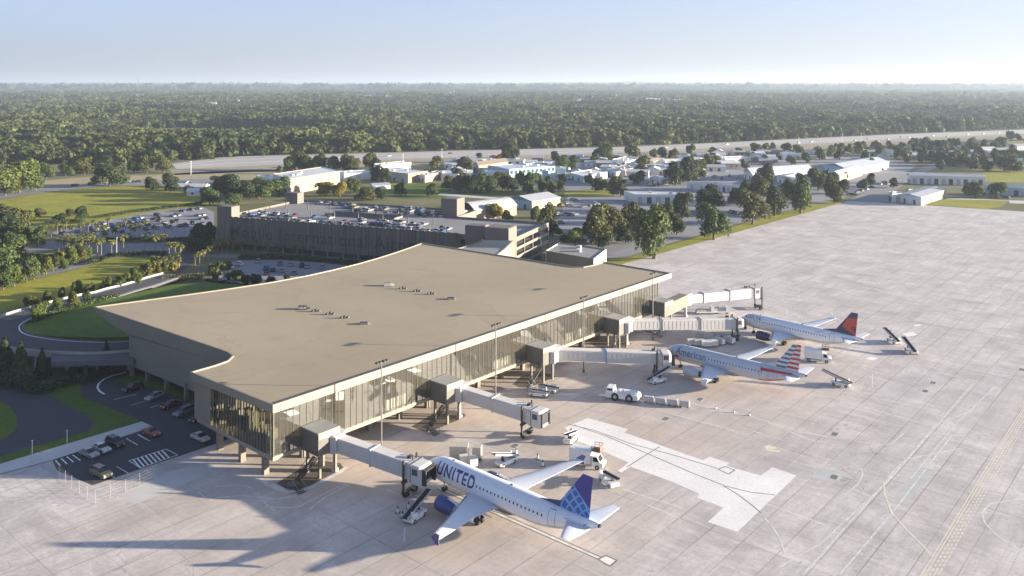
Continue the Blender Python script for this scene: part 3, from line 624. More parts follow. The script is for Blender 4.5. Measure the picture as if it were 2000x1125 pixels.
# columns beneath
for a in (1.4,):
    for b_ in (4.6, 12.6, 20.8): MB().box(a - .55, a + .55, b_ - .45, b_ + .45, 0, 3.98).build('column', M_col, term)
for b_ in (43, 51, 60.3, 70): MB().box(10.0, 10.9, b_ - .4, b_ + .4, 0, 3.98).build('column', M_col, term)
for k in range(8):
    for dx in (0, 8.4):
        a = 27.1 - 16.8 + k * 16.8 + (0 if dx == 0 else 8.4)
        if 3 < a < 134: MB().box(a - .5, a + .5, 4.9, 5.8, 0, 3.98).build('column', M_col, term)
for k in range(9): MB().box(10 + k * 15, 11 + k * 15, 17, 18, 0, 3.98).build('column', M_col, term)
MB().box(14, 126, 22.5, 23, 0, 3.97).build('undercroft_wall', M_dark, term)
MB().prism([(14, 30), (126, 30), (125, 78), (16, 78)], 0, 3.97).build('ground_storey', M_olive, term)
MB().prism([(11, 27.8), (126, 27), (125, 79), (12, 79)], 4.95, 12.95, bottom=False).build('hall_wall', M_olive, term)

# ---------------------------------------------------------------- gate boxes and boarding bridges
M_bridge = mat('bridge_white', (.48, .465, .45), .5, var=.05, scale=.5)
M_bridge2 = mat('bridge_roof', (.50, .475, .455), .6, var=.08, scale=.6)
M_tyre = mat('tyre_rubber', (.02, .02, .021), .8, var=0)
gates = [(6.6, 5.0), (39.9, 5.4), (73.1, 5.2), (106.6, 5.2), (130.2, 5.2)]
ga = [6.7, 40.1, 73.2, 106.5, 130.6]
which = ['nearest to the photo', 'second from the near end', 'in the middle of the facade', 'fourth from the near end', 'at the far end']
for i, a in enumerate(ga):
    MB().box(a - .4, a + 4.4, -5.2, .0, 4.3, 8.4).build('gate_box', M_box, term)
    MB().box(a - .5, a + 4.5, -5.3, .0, 8.402, 8.65).build('gate_box_roof', M_boxr, term)
    MB().box(a - .42, a + 4.42, -5.28, -5.202, 7.4, 8.3).build('gate_sign_panel', M_boxr, term)
    for (dx, dy) in ((.2, -4.8), (3.8, -4.8), (.2, -1.0), (3.8, -1)):
        MB().box(a + dx - .22, a + dx + .22, dy - .22, dy + .22, 0, 4.28).build('column', M_col, term)
    # service stair down to the apron on the near side
    st = thing('service_stair', 'dark steel service stair beside the gate box ' + which[i], 'stair', T(a, -5.2), TA, 'service stairs under the gate boxes')
    fl_ = MB()
    for k in range(16):
        t = k / 15; x = -.8 - 3.6 * t; z = 4.2 - 3.0 * t; fl_.box(x - .16, x + .16, .1, 1.3, z - .03, z + .03)
    fl_.build('flight', M_dark, st)
    for y in (.06, 1.30):
        r_ = MB(); r_.hexa([(-.5, y, 3.95), (-4.6, y, .95), (-4.6, y + .05, .95), (-.5, y + .05, 3.95), (-.5, y, 4.25), (-4.6, y, 1.25), (-4.6, y + .05, 1.25), (-.5, y + .05, 4.25)])
        r_.tube((-.6, y, 5.2), (-4.6, y, 2.2), .045, n=6)
        for k in range(6): t = k / 5; r_.tube((-.7 - 3.8 * t, y, 4.15 - 2.85 * t), (-.7 - 3.8 * t, y, 5.12 - 2.85 * t), .03, n=5)
        r_.build('stringer', M_dark, st)
    MB().box(-6.3, -4.5, -.1, 1.5, 1.02, 1.14).build('landing', M_box, st)
    lf = MB()
    for k in range(6): t = k / 5; lf.box(-6.2, -4.6, -.2 - 1.8 * t, .05 - 1.8 * t, .95 - .9 * t, 1.0 - .9 * t)
    lf.build('flight', M_bridge if i in (2, 3) else M_dark, st)
    hr = MB(); hr.tube((-4.55, -.1, 2.1), (-4.55, -2.1, 1.0), .05, n=6); hr.tube((-4.55, -2.1, 1.0), (-4.55, -2.1, .05), .05, n=6); hr.tube((-6.25, -.1, 2.1), (-6.25, -2.1, 1.0), .05, n=6); hr.build('handrail', M_bridge if i > 1 else M_fas, st)
    MB().box(-5.5, -5.2, .5, .8, 0, 1.02).build('post', M_col, st)

def bridge(rot, leg, end, label, z0, z1, segs, blue=False, canopy=3, white=True, cabturn=0., pil=True):
    rot = Vector((rot.x, rot.y, 0)); end = Vector((end.x, end.y, 0)); leg = Vector((leg.x, leg.y, 0))
    d = (end - rot); L = d.length; rz = math.atan2(d.y, d.x)
    t = thing('boarding_bridge', label, 'boarding bridge', rot, rz, 'boarding bridges along the terminal')
    # rotunda
    ro = MB(); ro.tube((0, 0, z0 - .35), (0, 0, z0 + 3.0), 1.85, n=20); ro.tube((0, 0, z0 + 3.0), (0, 0, z0 + 3.2), 2.0, 1.9, n=20); ro.build('rotunda', M_bridge, t)
    if pil:
        p = MB(); p.tube((0, 0, .0), (0, 0, z0 - .35), .42, .36, n=14); p.tube((0, 0, 0), (0, 0, .5), .75, .62, n=14); p.build('pillar', M_bridge, t)
    # telescoping tunnels: each outer section a little larger
    L -= 2.5; Lt = L - 3.0; a = 1.2; n = len(segs); cum = [0] + list(np.cumsum(segs) / sum(segs))
    def zt(x): return z0 + (z1 - z0) * (x / L)
    for k in range(n):
        xa, xb = 1.2 + (Lt - 1.2) * cum[k], 1.2 + (Lt - 1.2) * cum[k + 1]; hw_ = 1.28 + .11 * k; hh = 2.55 + .16 * k
        s = MB(); za, zb = zt(xa) - .1 * k, zt(xb) - .1 * k
        s.hexa([(xa, -hw_, za), (xb, -hw_, zb), (xb, hw_, zb), (xa, hw_, za), (xa, -hw_, za + hh), (xb, -hw_, zb + hh), (xb, hw_, zb + hh), (xa, hw_, za + hh)])
        for f in range(int((xb - xa) / 1.15)):        # corrugated side panels
            x = xa + .5 + f * 1.15; z = zt(x) - .1 * k
            for y in (-hw_ - .03, hw_): s.box(x, x + .55, y, y + .03, z + .25, z + hh - .25)
        s.build('tunnel_section', M_bridge, t)
        rr = MB(); rr.hexa([(xa, -hw_ + .05, za + hh + .002), (xb, -hw_ + .05, zb + hh + .002), (xb, hw_ - .05, zb + hh + .002), (xa, hw_ - .05, za + hh + .002), (xa, -hw_ + .2, za + hh + .12), (xb, -hw_ + .2, zb + hh + .12), (xb, hw_ - .2, zb + hh + .12), (xa, hw_ - .2, za + hh + .12)])
        rr.build('tunnel_roof', M_bridge2, t)
        c = MB()
        for (y0, y1, zA, zB) in ((-hw_ - .09, -hw_ + .02, za - .1, za + hh + .2), (hw_ - .02, hw_ + .09, za - .1, za + hh + .2), (-hw_ - .09, hw_ + .09, za + hh + .13, za + hh + .25), (-hw_ - .09, hw_ + .09, za - .2, za - .08)):
            c.box(xa - .14, xa + .14, y0, y1, zA, zB)
        c.build('collar', M_bridge2 if not (blue and k == 1) else mat('blue_band', (.10, .25, .48), .5), t)
    # lift columns, bogie
    xl = (leg - rot).dot(d.normalized()); zb_ = zt(xl)
    for y in (-1.95, 1.95):
        c = MB(); c.box(xl - .16, xl + .16, y - .15, y + .15, 1.0, zb_ + 3.3); c.build('lift_column', M_dark, t)
    MB().box(xl - .3, xl + .3, -2.2, 2.2, zb_ - .75, zb_ - .35).build('cross_beam', M_dark, t)
    bg_ = MB(); bg_.box(xl - .35, xl + .35, -2.1, 2.1, .75, 1.15); bg_.box(xl + .1, xl + 1.4, -.3, .3, .9, 1.3); bg_.build('bogie', M_dark, t)
    for y in (-1.5, -1.0, 1.0, 1.5): MB().tube((xl, y - .18, .55), (xl, y + .18, .55), .55, n=14).build('wheel', M_tyre, t)
    # cab
    xc = Lt; hw_ = 1.7
    cb = MB(); ri = []
    for (x, hwx, zlo, zhi) in ((xc - .2, 1.65, -.35, 2.8), (xc + .7, 1.7, -.3, 2.8), (xc + .71, 1.85, -.35, 2.85), (xc + 2.4, 1.85, -.35, 2.85), (xc + 3.0, 1.6, -.3, 2.65)):
        z = zt(x); ri.append([(x, -hwx, z + zlo), (x, hwx, z + zlo), (x, hwx, z + zhi - .2), (x, hwx - .3, z + zhi), (x, -hwx + .3, z + zhi), (x, -hwx, z + zhi - .2)])
    cb.loft(ri, 0, False); cb.build('cab', M_bridge, t)
    MB().box(xc + .6, xc + .72, -1.9, 1.9, zt(xc) - .34, zt(xc) + 2.88).build('cab_joint', M_box, t)
    MB().box(xc + 2.98, xc + 3.03, -1.3, 1.3, zt(xc) + .1, zt(xc) + 2.4).build('cab_opening', M_dark, t)
    cw = MB(); cw.box(xc + 1.0, xc + 2.2, -1.87, -1.852, zt(xc) + 1.2, zt(xc) + 2.3); cw.build('cab_window', M_seat, t)
    if canopy:
        cn = MB(); z = zt(L)
        for j in range(canopy):
            x = xc + 3.0 + j * .26; w_ = 1.6 - .02 * j
            cn.box(x, x + .3, -w_, w_, z + 2.3, z + 2.6 - .05 * j); cn.box(x, x + .3, -w_, -w_ + .3, z - .2, z + 2.3); cn.box(x, x + .3, w_ - .3, w_, z - .2, z + 2.3)
        cn.build('canopy_bellows', M_dark, t)
    ac = MB(); ac.box(xc - 1.6, xc - .8, .2, 1.0, zt(xc) + 2.85, zt(xc) + 3.25); ac.build('air_unit', M_dark, t); MB().tube((xc - .2, 0, zt(xc) + 2.8), (xc - .2, 0, zt(xc) + 3.6), .12, n=8).build('beacon', M_dark, t)
    return t
Rp = [G(654, 919), G(896.8, 814), G(1081, 733.5), G(1224, 672), G(1339, 618)]
Dp = [G(790, 972), G(1026, 853), G(1279, 731), G(1427, 657), G(1466, 597)]
Ep = [G(857, 924, 5.2), G(1085, 817, 5.2), G(1329, 694, 5.2), G(1465, 627, 5.2), G(1493, 570, 5.4)]
bl = ['white boarding bridge docked at the blue tailed airliner in front', 'white boarding bridge ending over empty concrete, second from the near end of the terminal', 'white boarding bridge with a blue band docked at the striped tail airliner', 'pale boarding bridge docked at the airliner with the dark blue and red tail', 'white boarding bridge at the far end of the terminal with no airliner']
for i in range(5):
    tr_ = bridge(Rp[i], Dp[i], Ep[i], bl[i], 4.25, (3.2, 3.3, 3.3, 3.5, 4.4)[i], [(1, 1.05), (1, 1.1), (1, 1.1), (1, 1.25, 1.05), (.55, 1.1, .95)][i], blue=(i == 2), canopy=1 if i in (1, 4) else 3)
    # neck between gate box and rotunda
    if i < 4:
        a, b_ = Tinv(Rp[i]); p0 = T(ga[i] + 2.2, -5.2) - Rp[i]; p0.z = 0
        rzi = tr_.rotation_euler.z; p0 = Matrix.Rotation(-rzi, 4, 'Z') @ p0
        if p0.length > 1.5:
            dd = p0.normalized(); nn = Vector((-dd.y, dd.x, 0)) * 1.25
            mb = MB(); c0 = dd * 1.5; c1 = p0
            mb.hexa([c0 - nn + Vector((0, 0, 4.2)), c1 - nn + Vector((0, 0, 4.3)), c1 + nn + Vector((0, 0, 4.3)), c0 + nn + Vector((0, 0, 4.2))] + [c0 - nn + Vector((0, 0, 7.0)), c1 - nn + Vector((0, 0, 7.2)), c1 + nn + Vector((0, 0, 7.2)), c0 + nn + Vector((0, 0, 7.0))]); mb.build('neck', M_bridge, tr_)
    else:
        rzi = tr_.rotation_euler.z; p0 = Matrix.Rotation(-rzi, 4, 'Z') @ (T(ga[4] + 4.4, -3.0) - Rp[4]); p0.z = 0; dd = p0.normalized(); nn = Vector((-dd.y, dd.x, 0)) * 1.5
        mb = MB(); c0 = dd * 1.3; c1 = p0
        mb.hexa([c0 - nn + Vector((0, 0, 3.9)), c1 - nn + Vector((0, 0, 3.9)), c1 + nn + Vector((0, 0, 3.9)), c0 + nn + Vector((0, 0, 3.9))] + [c0 - nn + Vector((0, 0, 7.4)), c1 - nn + Vector((0, 0, 7.6)), c1 + nn + Vector((0, 0, 7.6)), c0 + nn + Vector((0, 0, 7.4))])
        mb.build('covered_corridor', mat('corridor_panel', (.155, .13, .105), .7), tr_)

# ---------------------------------------------------------------- light masts
for k, (px, py) in enumerate([(745, 897), (968, 799), (1140, 727), (1275, 664)]):
    p = G(px, py); t = thing('light_mast', ['tall slim light mast behind the nearest boarding bridge', 'tall slim light mast between the second and third boarding bridges', 'tall slim light mast behind the bridge with the blue band', 'tall slim light mast at the far gate box'][k], 'light mast', p, TA, 'light masts along the terminal')
    MB().tube((0, 0, 0), (0, 0, 19.2), .17, .11, n=10).build('pole', mat('mast_steel', (.20, .19, .18), .5, metal=.5) if k == 0 else bpy.data.materials['mast_steel'], t)
    MB().tube((0, 0, 0), (0, 0, .7), .38, .3, n=10).build('base', M_col, t)
    MB().box(-1.4, 1.4, -.06, .06, 19.1, 19.25).build('cross_arm', M_dark, t)
    for x in (-1.25, -.5, .5, 1.25):
        MB().box(x - .24, x + .24, -.5, .15, 19.0, 19.3).build('lamp_head', M_dark, t)

# ---------------------------------------------------------------- plant on the terminal roof
M_unit = mat('unit_dark_metal', (.06, .06, .065), .5, metal=.3); M_uw = mat('unit_white_metal', (.34, .335, .32), .5)
rows = [('nearer', [(591, 604), (617, 608.5), (645, 614.5), (673, 621.5), (711, 633)]), ('farther', [(757, 558.5), (787, 564.5), (815, 569.5), (842, 575), (881, 584.5)])]
for nm, pts in rows:
    for j, q_ in enumerate(pts):
        p = G(q_[0], q_[1], ZS); p.z = ZS
        if j == 0:
            t = thing('rooftop_unit', ('black boxy air handler at the left end of the nearer roof row' if nm == 'nearer' else 'pale air handler at the left end of the farther roof row'), 'rooftop unit', p, TA - .7)
            m_ = M_unit if nm == 'nearer' else M_uw
            b_ = MB(); b_.box(-1.6, 1.6, -1.0, 1.0, .18, 1.25); b_.build('housing', m_, t)
            MB().box(-1.7, 1.7, -1.1, 1.1, 0, .178).build('curb', M_unit, t); t.scale = (.7,) * 3
            g = MB()
            for i in range(6): g.box(-1.4 + i * .48, -1.1 + i * .48, -1.04, -1.002, .4, 1.05)
            g.build('louver', M_uw, t)
            for x in (-.7, .7): MB().tube((x, 0, 1.252), (x, 0, 1.42), .5, n=14).build('fan_cowl', M_unit, t)
            du = MB(); du.hexa([(1.6, -.5, .15), (2.9, -.4, .15), (2.9, .4, .15), (1.6, .5, .15), (1.6, -.5, .9), (2.9, -.4, .4), (2.9, .4, .4), (1.6, .5, .9)]); du.build('duct', m_, t)
        elif j == 4:
            t = thing('rooftop_unit', 'low louvred unit with a white end at the right end of the %s roof row' % nm, 'rooftop unit', p, TA - .7)
            MB().box(-1.3, 1.1, -.9, .9, 0, .55).build('housing', mat('slate_unit', (.11, .11, .14), .5) if nm == 'nearer' else bpy.data.materials['slate_unit'], t)
            t.scale = (.78,) * 3; MB().box(1.102, 1.5, -.95, .95, 0, .6).build('end_panel', M_uw, t)
            g = MB()
            for i in range(5): g.box(-1.2 + i * .45, -1.0 + i * .45, -.8, .8, .552, .64)
            g.build('louver', M_unit, t)
        else:
            t = thing('rooftop_fan', '%s small dark three lobed exhaust fan from the left in the %s roof row' % (ORD[j - 1], nm), 'exhaust fan', p, TA - .7, 'small exhaust fans on the roof')
            MB().tube((0, 0, 0), (0, 0, .75), .32, n=10).build('stack', M_unit, t)
            for x in (-.8, .8):
                f_ = MB(); f_.tube((x, 0, .1), (x, 0, .45), .42, .36, n=10); f_.build('cowl', M_unit, t)
            MB().box(-.8, .8, -.12, .12, .1, .22).build('rail', M_unit, t)
# ---------------------------------------------------------------- airliners
def paint(name, c, rough=.3, var=.04):
    return mat(name, c, rough, var=var, scale=.5, obj=True, spec=.5)
def skin(name, c, rough):
    m, nt, b = newmat(name); b.inputs['Roughness'].default_value = rough; V = pos(nt, True); sp = N(nt, 'ShaderNodeSeparateXYZ'); nt.links.new(V, sp.inputs[0])
    mp = N(nt, 'ShaderNodeMapping'); mp.inputs['Scale'].default_value = (.25, 1.5, 2.2); nt.links.new(V, mp.inputs['Vector'])
    g = noise(nt, 1.0, 5, .65, mp.outputs[0]); col = ramp(nt, g, [(.3, tuple(x * .88 for x in c)), (.6, c), (.75, tuple(min(1, x * 1.04) for x in c))])
    fx = math_(nt, 'FRACT', math_(nt, 'MULTIPLY', sp.outputs[0], .42)); ln = math_(nt, 'LESS_THAN', fx, .030); lz = math_(nt, 'LESS_THAN', math_(nt, 'ABSOLUTE', math_(nt, 'SUBTRACT', sp.outputs[2], 3.15)), .03)
    col = mix(nt, math_(nt, 'MULTIPLY', math_(nt, 'MAXIMUM', ln, lz), .22), col, tuple(x * .35 for x in c)); nt.links.new(col, b.inputs['Base Color']); return m
M_pw = skin('aircraft_white', (.74, .75, .77), .28); M_pg = skin('aircraft_belly_grey', (.50, .51, .53), .35); M_silver = skin('aircraft_silver', (.47, .50, .54), .25)
M_wing = paint('wing_grey', (.60, .62, .65), .35); M_blue = paint('deep_blue_paint', (.045, .052, .165), .4); M_navy = paint('navy_paint', (.018, .022, .07), .3)
M_red = paint('red_paint', (.42, .03, .035), .35); M_slate = paint('slate_blue_paint', (.06, .11, .20), .35); M_lb = paint('light_blue_paint', (.10, .28, .55), .35)
M_tg = paint('tail_pale_grey', (.52, .53, .55), .35); M_bm = mat('bare_metal', (.45, .45, .46), .3, metal=.8, var=.1); M_win = mat('window_dark', (.02, .022, .028), .15, var=0)
M_line = mat('panel_line', (.20, .24, .30), .5, var=0)
SEC = [(.5, 3.30, .04, .04), (.62, 3.30, .28, .27), (.95, 3.33, .62, .60), (1.5, 3.40, 1.0, .98), (2.2, 3.52, 1.32, 1.36), (3.0, 3.64, 1.58, 1.66), (4.2, 3.75, 1.82, 1.93), (5.6, 3.80, 1.95, 2.05), (7, 3.80, 1.975, 2.07),
       (15, 3.80, 1.975, 2.07), (24.5, 3.80, 1.975, 2.07), (26.5, 3.86, 1.93, 2.01), (28.5, 4.02, 1.80, 1.86), (30.5, 4.27, 1.55, 1.60), (32.5, 4.58, 1.22, 1.27), (34.5, 4.92, .83, .88), (36.2, 5.22, .50, .54), (37.2, 5.38, .30, .33)]
def sec_at(x):
    for i in range(len(SEC) - 1):
        if SEC[i][0] <= x <= SEC[i + 1][0]:
            t = (x - SEC[i][0]) / (SEC[i + 1][0] - SEC[i][0]); return [a + (b - a) * t for a, b in zip(SEC[i], SEC[i + 1])][1:]
    return SEC[-1][1:]
X0 = 17.71
def foil(le, ch, y, z, th, n=7):             # closed ring around an aerofoil section lying in x-z at spanwise y
    up, lo = [], []
    for i in range(n + 1):
        t = .5 - .5 * math.cos(math.pi * i / n); yt = 5 * th * (.2969 * t ** .5 - .126 * t - .3516 * t * t + .2843 * t ** 3 - .1036 * t ** 4)
        up.append((t, yt)); lo.append((t, -yt * .75))
    pts = up + lo[-2:0:-1]
    return [(le + t * ch - X0, y, z + v * ch) for t, v in pts]
def fus_y(x, z, o=.02):
    zc, hw_, hh = sec_at(x); k = max(0., 1 - ((z - zc) / hh) ** 2); return -(hw_ * math.sqrt(k)) - o
def surf_text(root, name, txt, h, x0, z0, m, bold=0., sp=1., slant=0., stretch=1., length=None):
    bm = text_bm(txt, h, bold, sp)
    if length: stretch = length / (max(v.co.x for v in bm.verts) - min(v.co.x for v in bm.verts))
    for ax, r_ in ((0, 40), (1, 12)):
        mn = min(v.co[ax] for v in bm.verts); mx = max(v.co[ax] for v in bm.verts)
        for k in range(1, r_):
            no = Vector((0, 0, 0)); no[ax] = 1; co = Vector((0, 0, 0)); co[ax] = mn + (mx - mn) * k / r_
            bmesh.ops.bisect_plane(bm, geom=bm.verts[:] + bm.edges[:] + bm.faces[:], plane_co=co, plane_no=no)
    for v in bm.verts:
        x = x0 + (v.co.x + v.co.y * slant) * stretch; z = z0 + v.co.y; v.co = Vector((x - X0, fus_y(x, z), z))
    me = bpy.data.meshes.new(name); bm.to_mesh(me); bm.free(); me.materials.append(m); return link(name, me, root)
def patch_strip(root, name, outline, m, o=.02):   # outline in (x, z) painted on the left flank
    bm = bmesh.new(); bm.faces.new([bm.verts.new((x, z, 0)) for x, z in outline])
    for ax, r_ in ((0, 10), (1, 10)):
        mn = min(v.co[ax] for v in bm.verts); mx = max(v.co[ax] for v in bm.verts)
        for k in range(1, r_):
            no = Vector((0, 0, 0)); no[ax] = 1; co = Vector((0, 0, 0)); co[ax] = mn + (mx - mn) * k / r_
            bmesh.ops.bisect_plane(bm, geom=bm.verts[:] + bm.edges[:] + bm.faces[:], plane_co=co, plane_no=no)
    for v in bm.verts: x, z = v.co.x, v.co.y; v.co = Vector((x - X0, fus_y(x, z, o), z))
    me = bpy.data.meshes.new(name); bm.to_mesh(me); bm.free(); me.materials.append(m); return link(name, me, root)
def globe_fin():
    m, nt, b = newmat('globe_tail_paint'); b.inputs['Roughness'].default_value = .3
    sp = N(nt, 'ShaderNodeSeparateXYZ'); nt.links.new(pos(nt, True), sp.inputs[0]); x, z = sp.outputs[0], sp.outputs[2]
    bd = math_(nt, 'SUBTRACT', math_(nt, 'ADD', z, math_(nt, 'MULTIPLY', math_(nt, 'SUBTRACT', x, 15.2), .95)), 9.6)   # >0: plain deep blue upper part
    def lines(v, s, wd): return math_(nt, 'LESS_THAN', math_(nt, 'FRACT', math_(nt, 'MULTIPLY', v, s)), wd)
    dx = math_(nt, 'SUBTRACT', x, 19.5); dz = math_(nt, 'SUBTRACT', z, 3.2)
    r_ = math_(nt, 'SQRT', math_(nt, 'ADD', math_(nt, 'MULTIPLY', dx, dx), math_(nt, 'MULTIPLY', dz, dz)))
    a1 = math_(nt, 'ARCTAN2', dz, dx)
    g = math_(nt, 'MAXIMUM', lines(r_, .95, .24), lines(a1, 4.4, .28))
    low = mix(nt, g, (.03, .10, .34), (.13, .34, .66))
    c = mix(nt, math_(nt, 'GREATER_THAN', bd, 0), low, (.035, .035, .24))
    c = mix(nt, math_(nt, 'LESS_THAN', math_(nt, 'ABSOLUTE', bd), .14), c, (.13, .34, .66))
    nt.links.new(c, b.inputs['Base Color']); return m
def navy_fin():
    m, nt, b = newmat('navy_red_tail_paint'); b.inputs['Roughness'].default_value = .3
    sp = N(nt, 'ShaderNodeSeparateXYZ'); nt.links.new(pos(nt, True), sp.inputs[0]); x, z = sp.outputs[0], sp.outputs[2]
    e1 = math_(nt, 'LESS_THAN', math_(nt, 'SUBTRACT', z, math_(nt, 'MULTIPLY', math_(nt, 'SUBTRACT', x, 16), .12)), 10.3)
    e2 = math_(nt, 'GREATER_THAN', math_(nt, 'ADD', z, math_(nt, 'MULTIPLY', math_(nt, 'SUBTRACT', x, 15), .55)), 7.3)
    e3 = math_(nt, 'GREATER_THAN', math_(nt, 'SUBTRACT', x, math_(nt, 'MULTIPLY', math_(nt, 'SUBTRACT', z, 7), .62)), 13.6)
    k = math_(nt, 'MULTIPLY', math_(nt, 'MULTIPLY', e1, e2), e3)
    sh = math_(nt, 'GREATER_THAN', math_(nt, 'ADD', math_(nt, 'MULTIPLY', z, .55), x), 21.1)
    c = mix(nt, k, (.022, .028, .075), mix(nt, math_(nt, 'MULTIPLY', sh, math_(nt, 'LESS_THAN', z, 8.2)), (.40, .045, .03), (.16, .012, .03)))
    nt.links.new(c, b.inputs['Base Color']); return m

def airliner(label, loc, deg, s, livery):
    t = thing('airliner', label, 'airliner', loc, R(deg), 'airliners parked at the gates', s)
    body = M_silver if livery == 'stripe' else M_pw; belly = M_silver if livery == 'stripe' else M_pg
    rings = []; nseg = 36
    xs = sorted(set([a[0] for a in SEC] + [9 + k * 2 for k in range(8)]))
    for x in xs:
        zc, hw_, hh = sec_at(x); rings.append([(x - X0, hw_ * math.sin(2 * math.pi * k / nseg), zc + hh * math.cos(2 * math.pi * k / nseg)) for k in range(nseg)])
    def fmat(i, k):
        a = abs(((k + .5) / nseg * 360 + 180) % 360 - 180)
        if livery == 'stripe' and xs[i] > 26.4 and xs[i] < 32.4 and a > 128: return 2
        return 1 if a > 118 else 0
    mb = MB(); mb.loft(rings, 0, True, True, True, fmat); mb.build('fuselage', [body, belly, M_red], t)
    mb = MB(); mb.loft([[(x - X0, r * math.sin(6.2832 * k / 14), z + r * math.cos(6.2832 * k / 14)) for k in range(14)] for x, z, r in ((37.15, 5.38, .31), (37.5, 5.42, .24))]); mb.build('exhaust_cone', M_tyre, t)
    # belly fairing
    mb = MB(); rr = []
    for x, w_, d_ in ((10.6, .6, .1), (12, 1.75, .42), (14, 2.1, .62), (17.5, 2.1, .62), (20, 1.7, .42), (22, .6, .08)):
        rr.append([(x - X0, w_ * math.cos(math.pi * k / 8), 2.1 - d_ * math.sin(math.pi * k / 8) - .25) for k in range(9)])
    mb.loft(rr, 0, True, True, False); mb.build('belly_fairing', belly, t)
    for side in (-1, 1):
        mb = MB(); R_ = []
        for y, le, ch, z, th in ((1.2, 11.6, 7.5, 2.35, .13), (2.4, 12.4, 6.5, 2.5, .13), (6.4, 14.5, 4.35, 2.95, .115), (11.5, 17.2, 2.95, 3.65, .105), (16.6, 19.9, 1.62, 4.42, .10), (16.95, 20.25, 1.3, 4.48, .08)):
            R_.append(foil(le, ch, side * y, z, th, 8))
        mb.loft(R_ if side > 0 else R_, 0, True); wg = mb.build('wing', M_wing, t)
        fl = MB()                               # flap track fairings and leading-edge slat line
        for y, x, L, z in ((4.6, 17.2, 3.2, 2.5), (8.2, 17.6, 2.6, 3.0), (11.6, 18.6, 2.2, 3.5)):
            fl.loft([[(x + L * u - X0, side * y + .16 * q_ * math.cos(6.2832 * k / 8), z - .02 + .2 * q_ * math.sin(6.2832 * k / 8)) for k in range(8)] for u, q_ in ((0, .1), (.2, .8), (.55, 1), (.85, .6), (1, .08))])
        fl.build('flap_fairing', M_wing, wg)
        sl = MB()
        for (ya, la, ca, za), (yb, lb, cb_, zb) in (((2.6, 12.55, 6.3, 2.52), (6.3, 14.45, 4.4, 2.94)), ((6.6, 14.6, 4.2, 3.0), (16.4, 19.8, 1.7, 4.39))):
            sl.add([(la - .02 - X0, side * ya, za + .02), (la + .30 - X0, side * ya, za + ca * .066), (lb + .16 - X0, side * yb, zb + cb_ * .066), (lb - .02 - X0, side * yb, zb + .02)], [(0, 1, 2, 3), (3, 2, 1, 0)])
        sl.build('slat', M_bm, wg)
        wf = MB(); wf.loft([[(19.9 - X0, side * 16.95, 4.45), (21.6 - X0, side * 16.95, 4.45), (21.6 - X0, side * 17.02, 4.45), (19.9 - X0, side * 17.02, 4.45)], [(21.1 - X0, side * 17.12, 5.35), (21.9 - X0, side * 17.12, 5.35), (21.9 - X0, side * 17.16, 5.35), (21.1 - X0, side * 17.16, 5.35)]], 0, False)
        wf.loft([[(20.1 - X0, side * 16.97, 4.45), (21.6 - X0, side * 16.97, 4.45), (21.6 - X0, side * 17.02, 4.45), (20.1 - X0, side * 17.02, 4.45)], [(21.0 - X0, side * 17.1, 3.75), (21.8 - X0, side * 17.1, 3.75), (21.8 - X0, side * 17.13, 3.75), (21.0 - X0, side * 17.13, 3.75)]], 0, False)
        wf.build('wingtip_fence', {'globe': M_blue, 'stripe': M_silver, 'navy': M_pw}[livery], wg)
        # engine
        ey, ez = side * 5.75, 1.78; prof = [(9.55, 1.0), (9.62, 1.13), (9.9, 1.22), (10.8, 1.27), (12.0, 1.22), (13.0, 1.05), (13.6, .88)]
        mb = MB(); mb.loft([[(x - X0, ey + r * math.cos(6.2832 * k / 24), ez + r * math.sin(6.2832 * k / 24)) for k in range(24)] for x, r in prof], 0, True, False)
        en = mb.build('engine', {'globe': M_blue, 'stripe': M_silver, 'navy': M_navy}[livery], t)
        lip = MB(); lip.loft([[(x - X0, ey + r * math.cos(6.2832 * k / 24), ez + r * math.sin(6.2832 * k / 24)) for k in range(24)] for x, r in ((9.9, .98), (9.62, 1.0), (9.545, 1.06), (9.62, 1.135))], 0, True, False); lip.build('intake_lip', M_bm, en)
        fan = MB(); fan.loft([[(x - X0, ey + r * math.cos(6.2832 * k / 18), ez + r * math.sin(6.2832 * k / 18)) for k in range(18)] for x, r in ((10.6, 1.15), (10.3, .99), (10.3, .3), (9.95, .02))], 0, True, False); fan.build('fan', M_tyre, en)
        ex = MB(); ex.loft([[(x - X0, ey + r * math.cos(6.2832 * k / 18), ez + r * math.sin(6.2832 * k / 18)) for k in range(18)] for x, r in ((13.2, .86), (13.6, .8), (14.2, .62), (14.25, .45), (14.9, .05))], 0, True, True); ex.build('exhaust_nozzle', M_bm if livery != 'stripe' else M_navy, en)
        py = MB(); py.hexa([(10.8 - X0, ey - .12, ez + 1.0), (15.5 - X0, ey - .12, ez + .55), (15.5 - X0, ey + .12, ez + .55), (10.8 - X0, ey + .12, ez + 1.0), (12.3 - X0, ey - .1, ez + 1.42), (15.8 - X0, ey - .1, ez + 1.15), (15.8 - X0, ey + .1, ez + 1.15), (12.3 - X0, ey + .1, ez + 1.42)]); py.build('pylon', M_wing, en)
        # tailplane
        mb = MB(); mb.loft([foil(31.6, 4.5, side * .5, 4.75, .1, 6), foil(32.4, 3.9, side * 1.6, 4.87, .1, 6), foil(35.0, 1.55, side * 6.1, 5.42, .09, 6), foil(35.25, 1.2, side * 6.25, 5.44, .06, 6)]); mb.build('tailplane', M_wing, t)
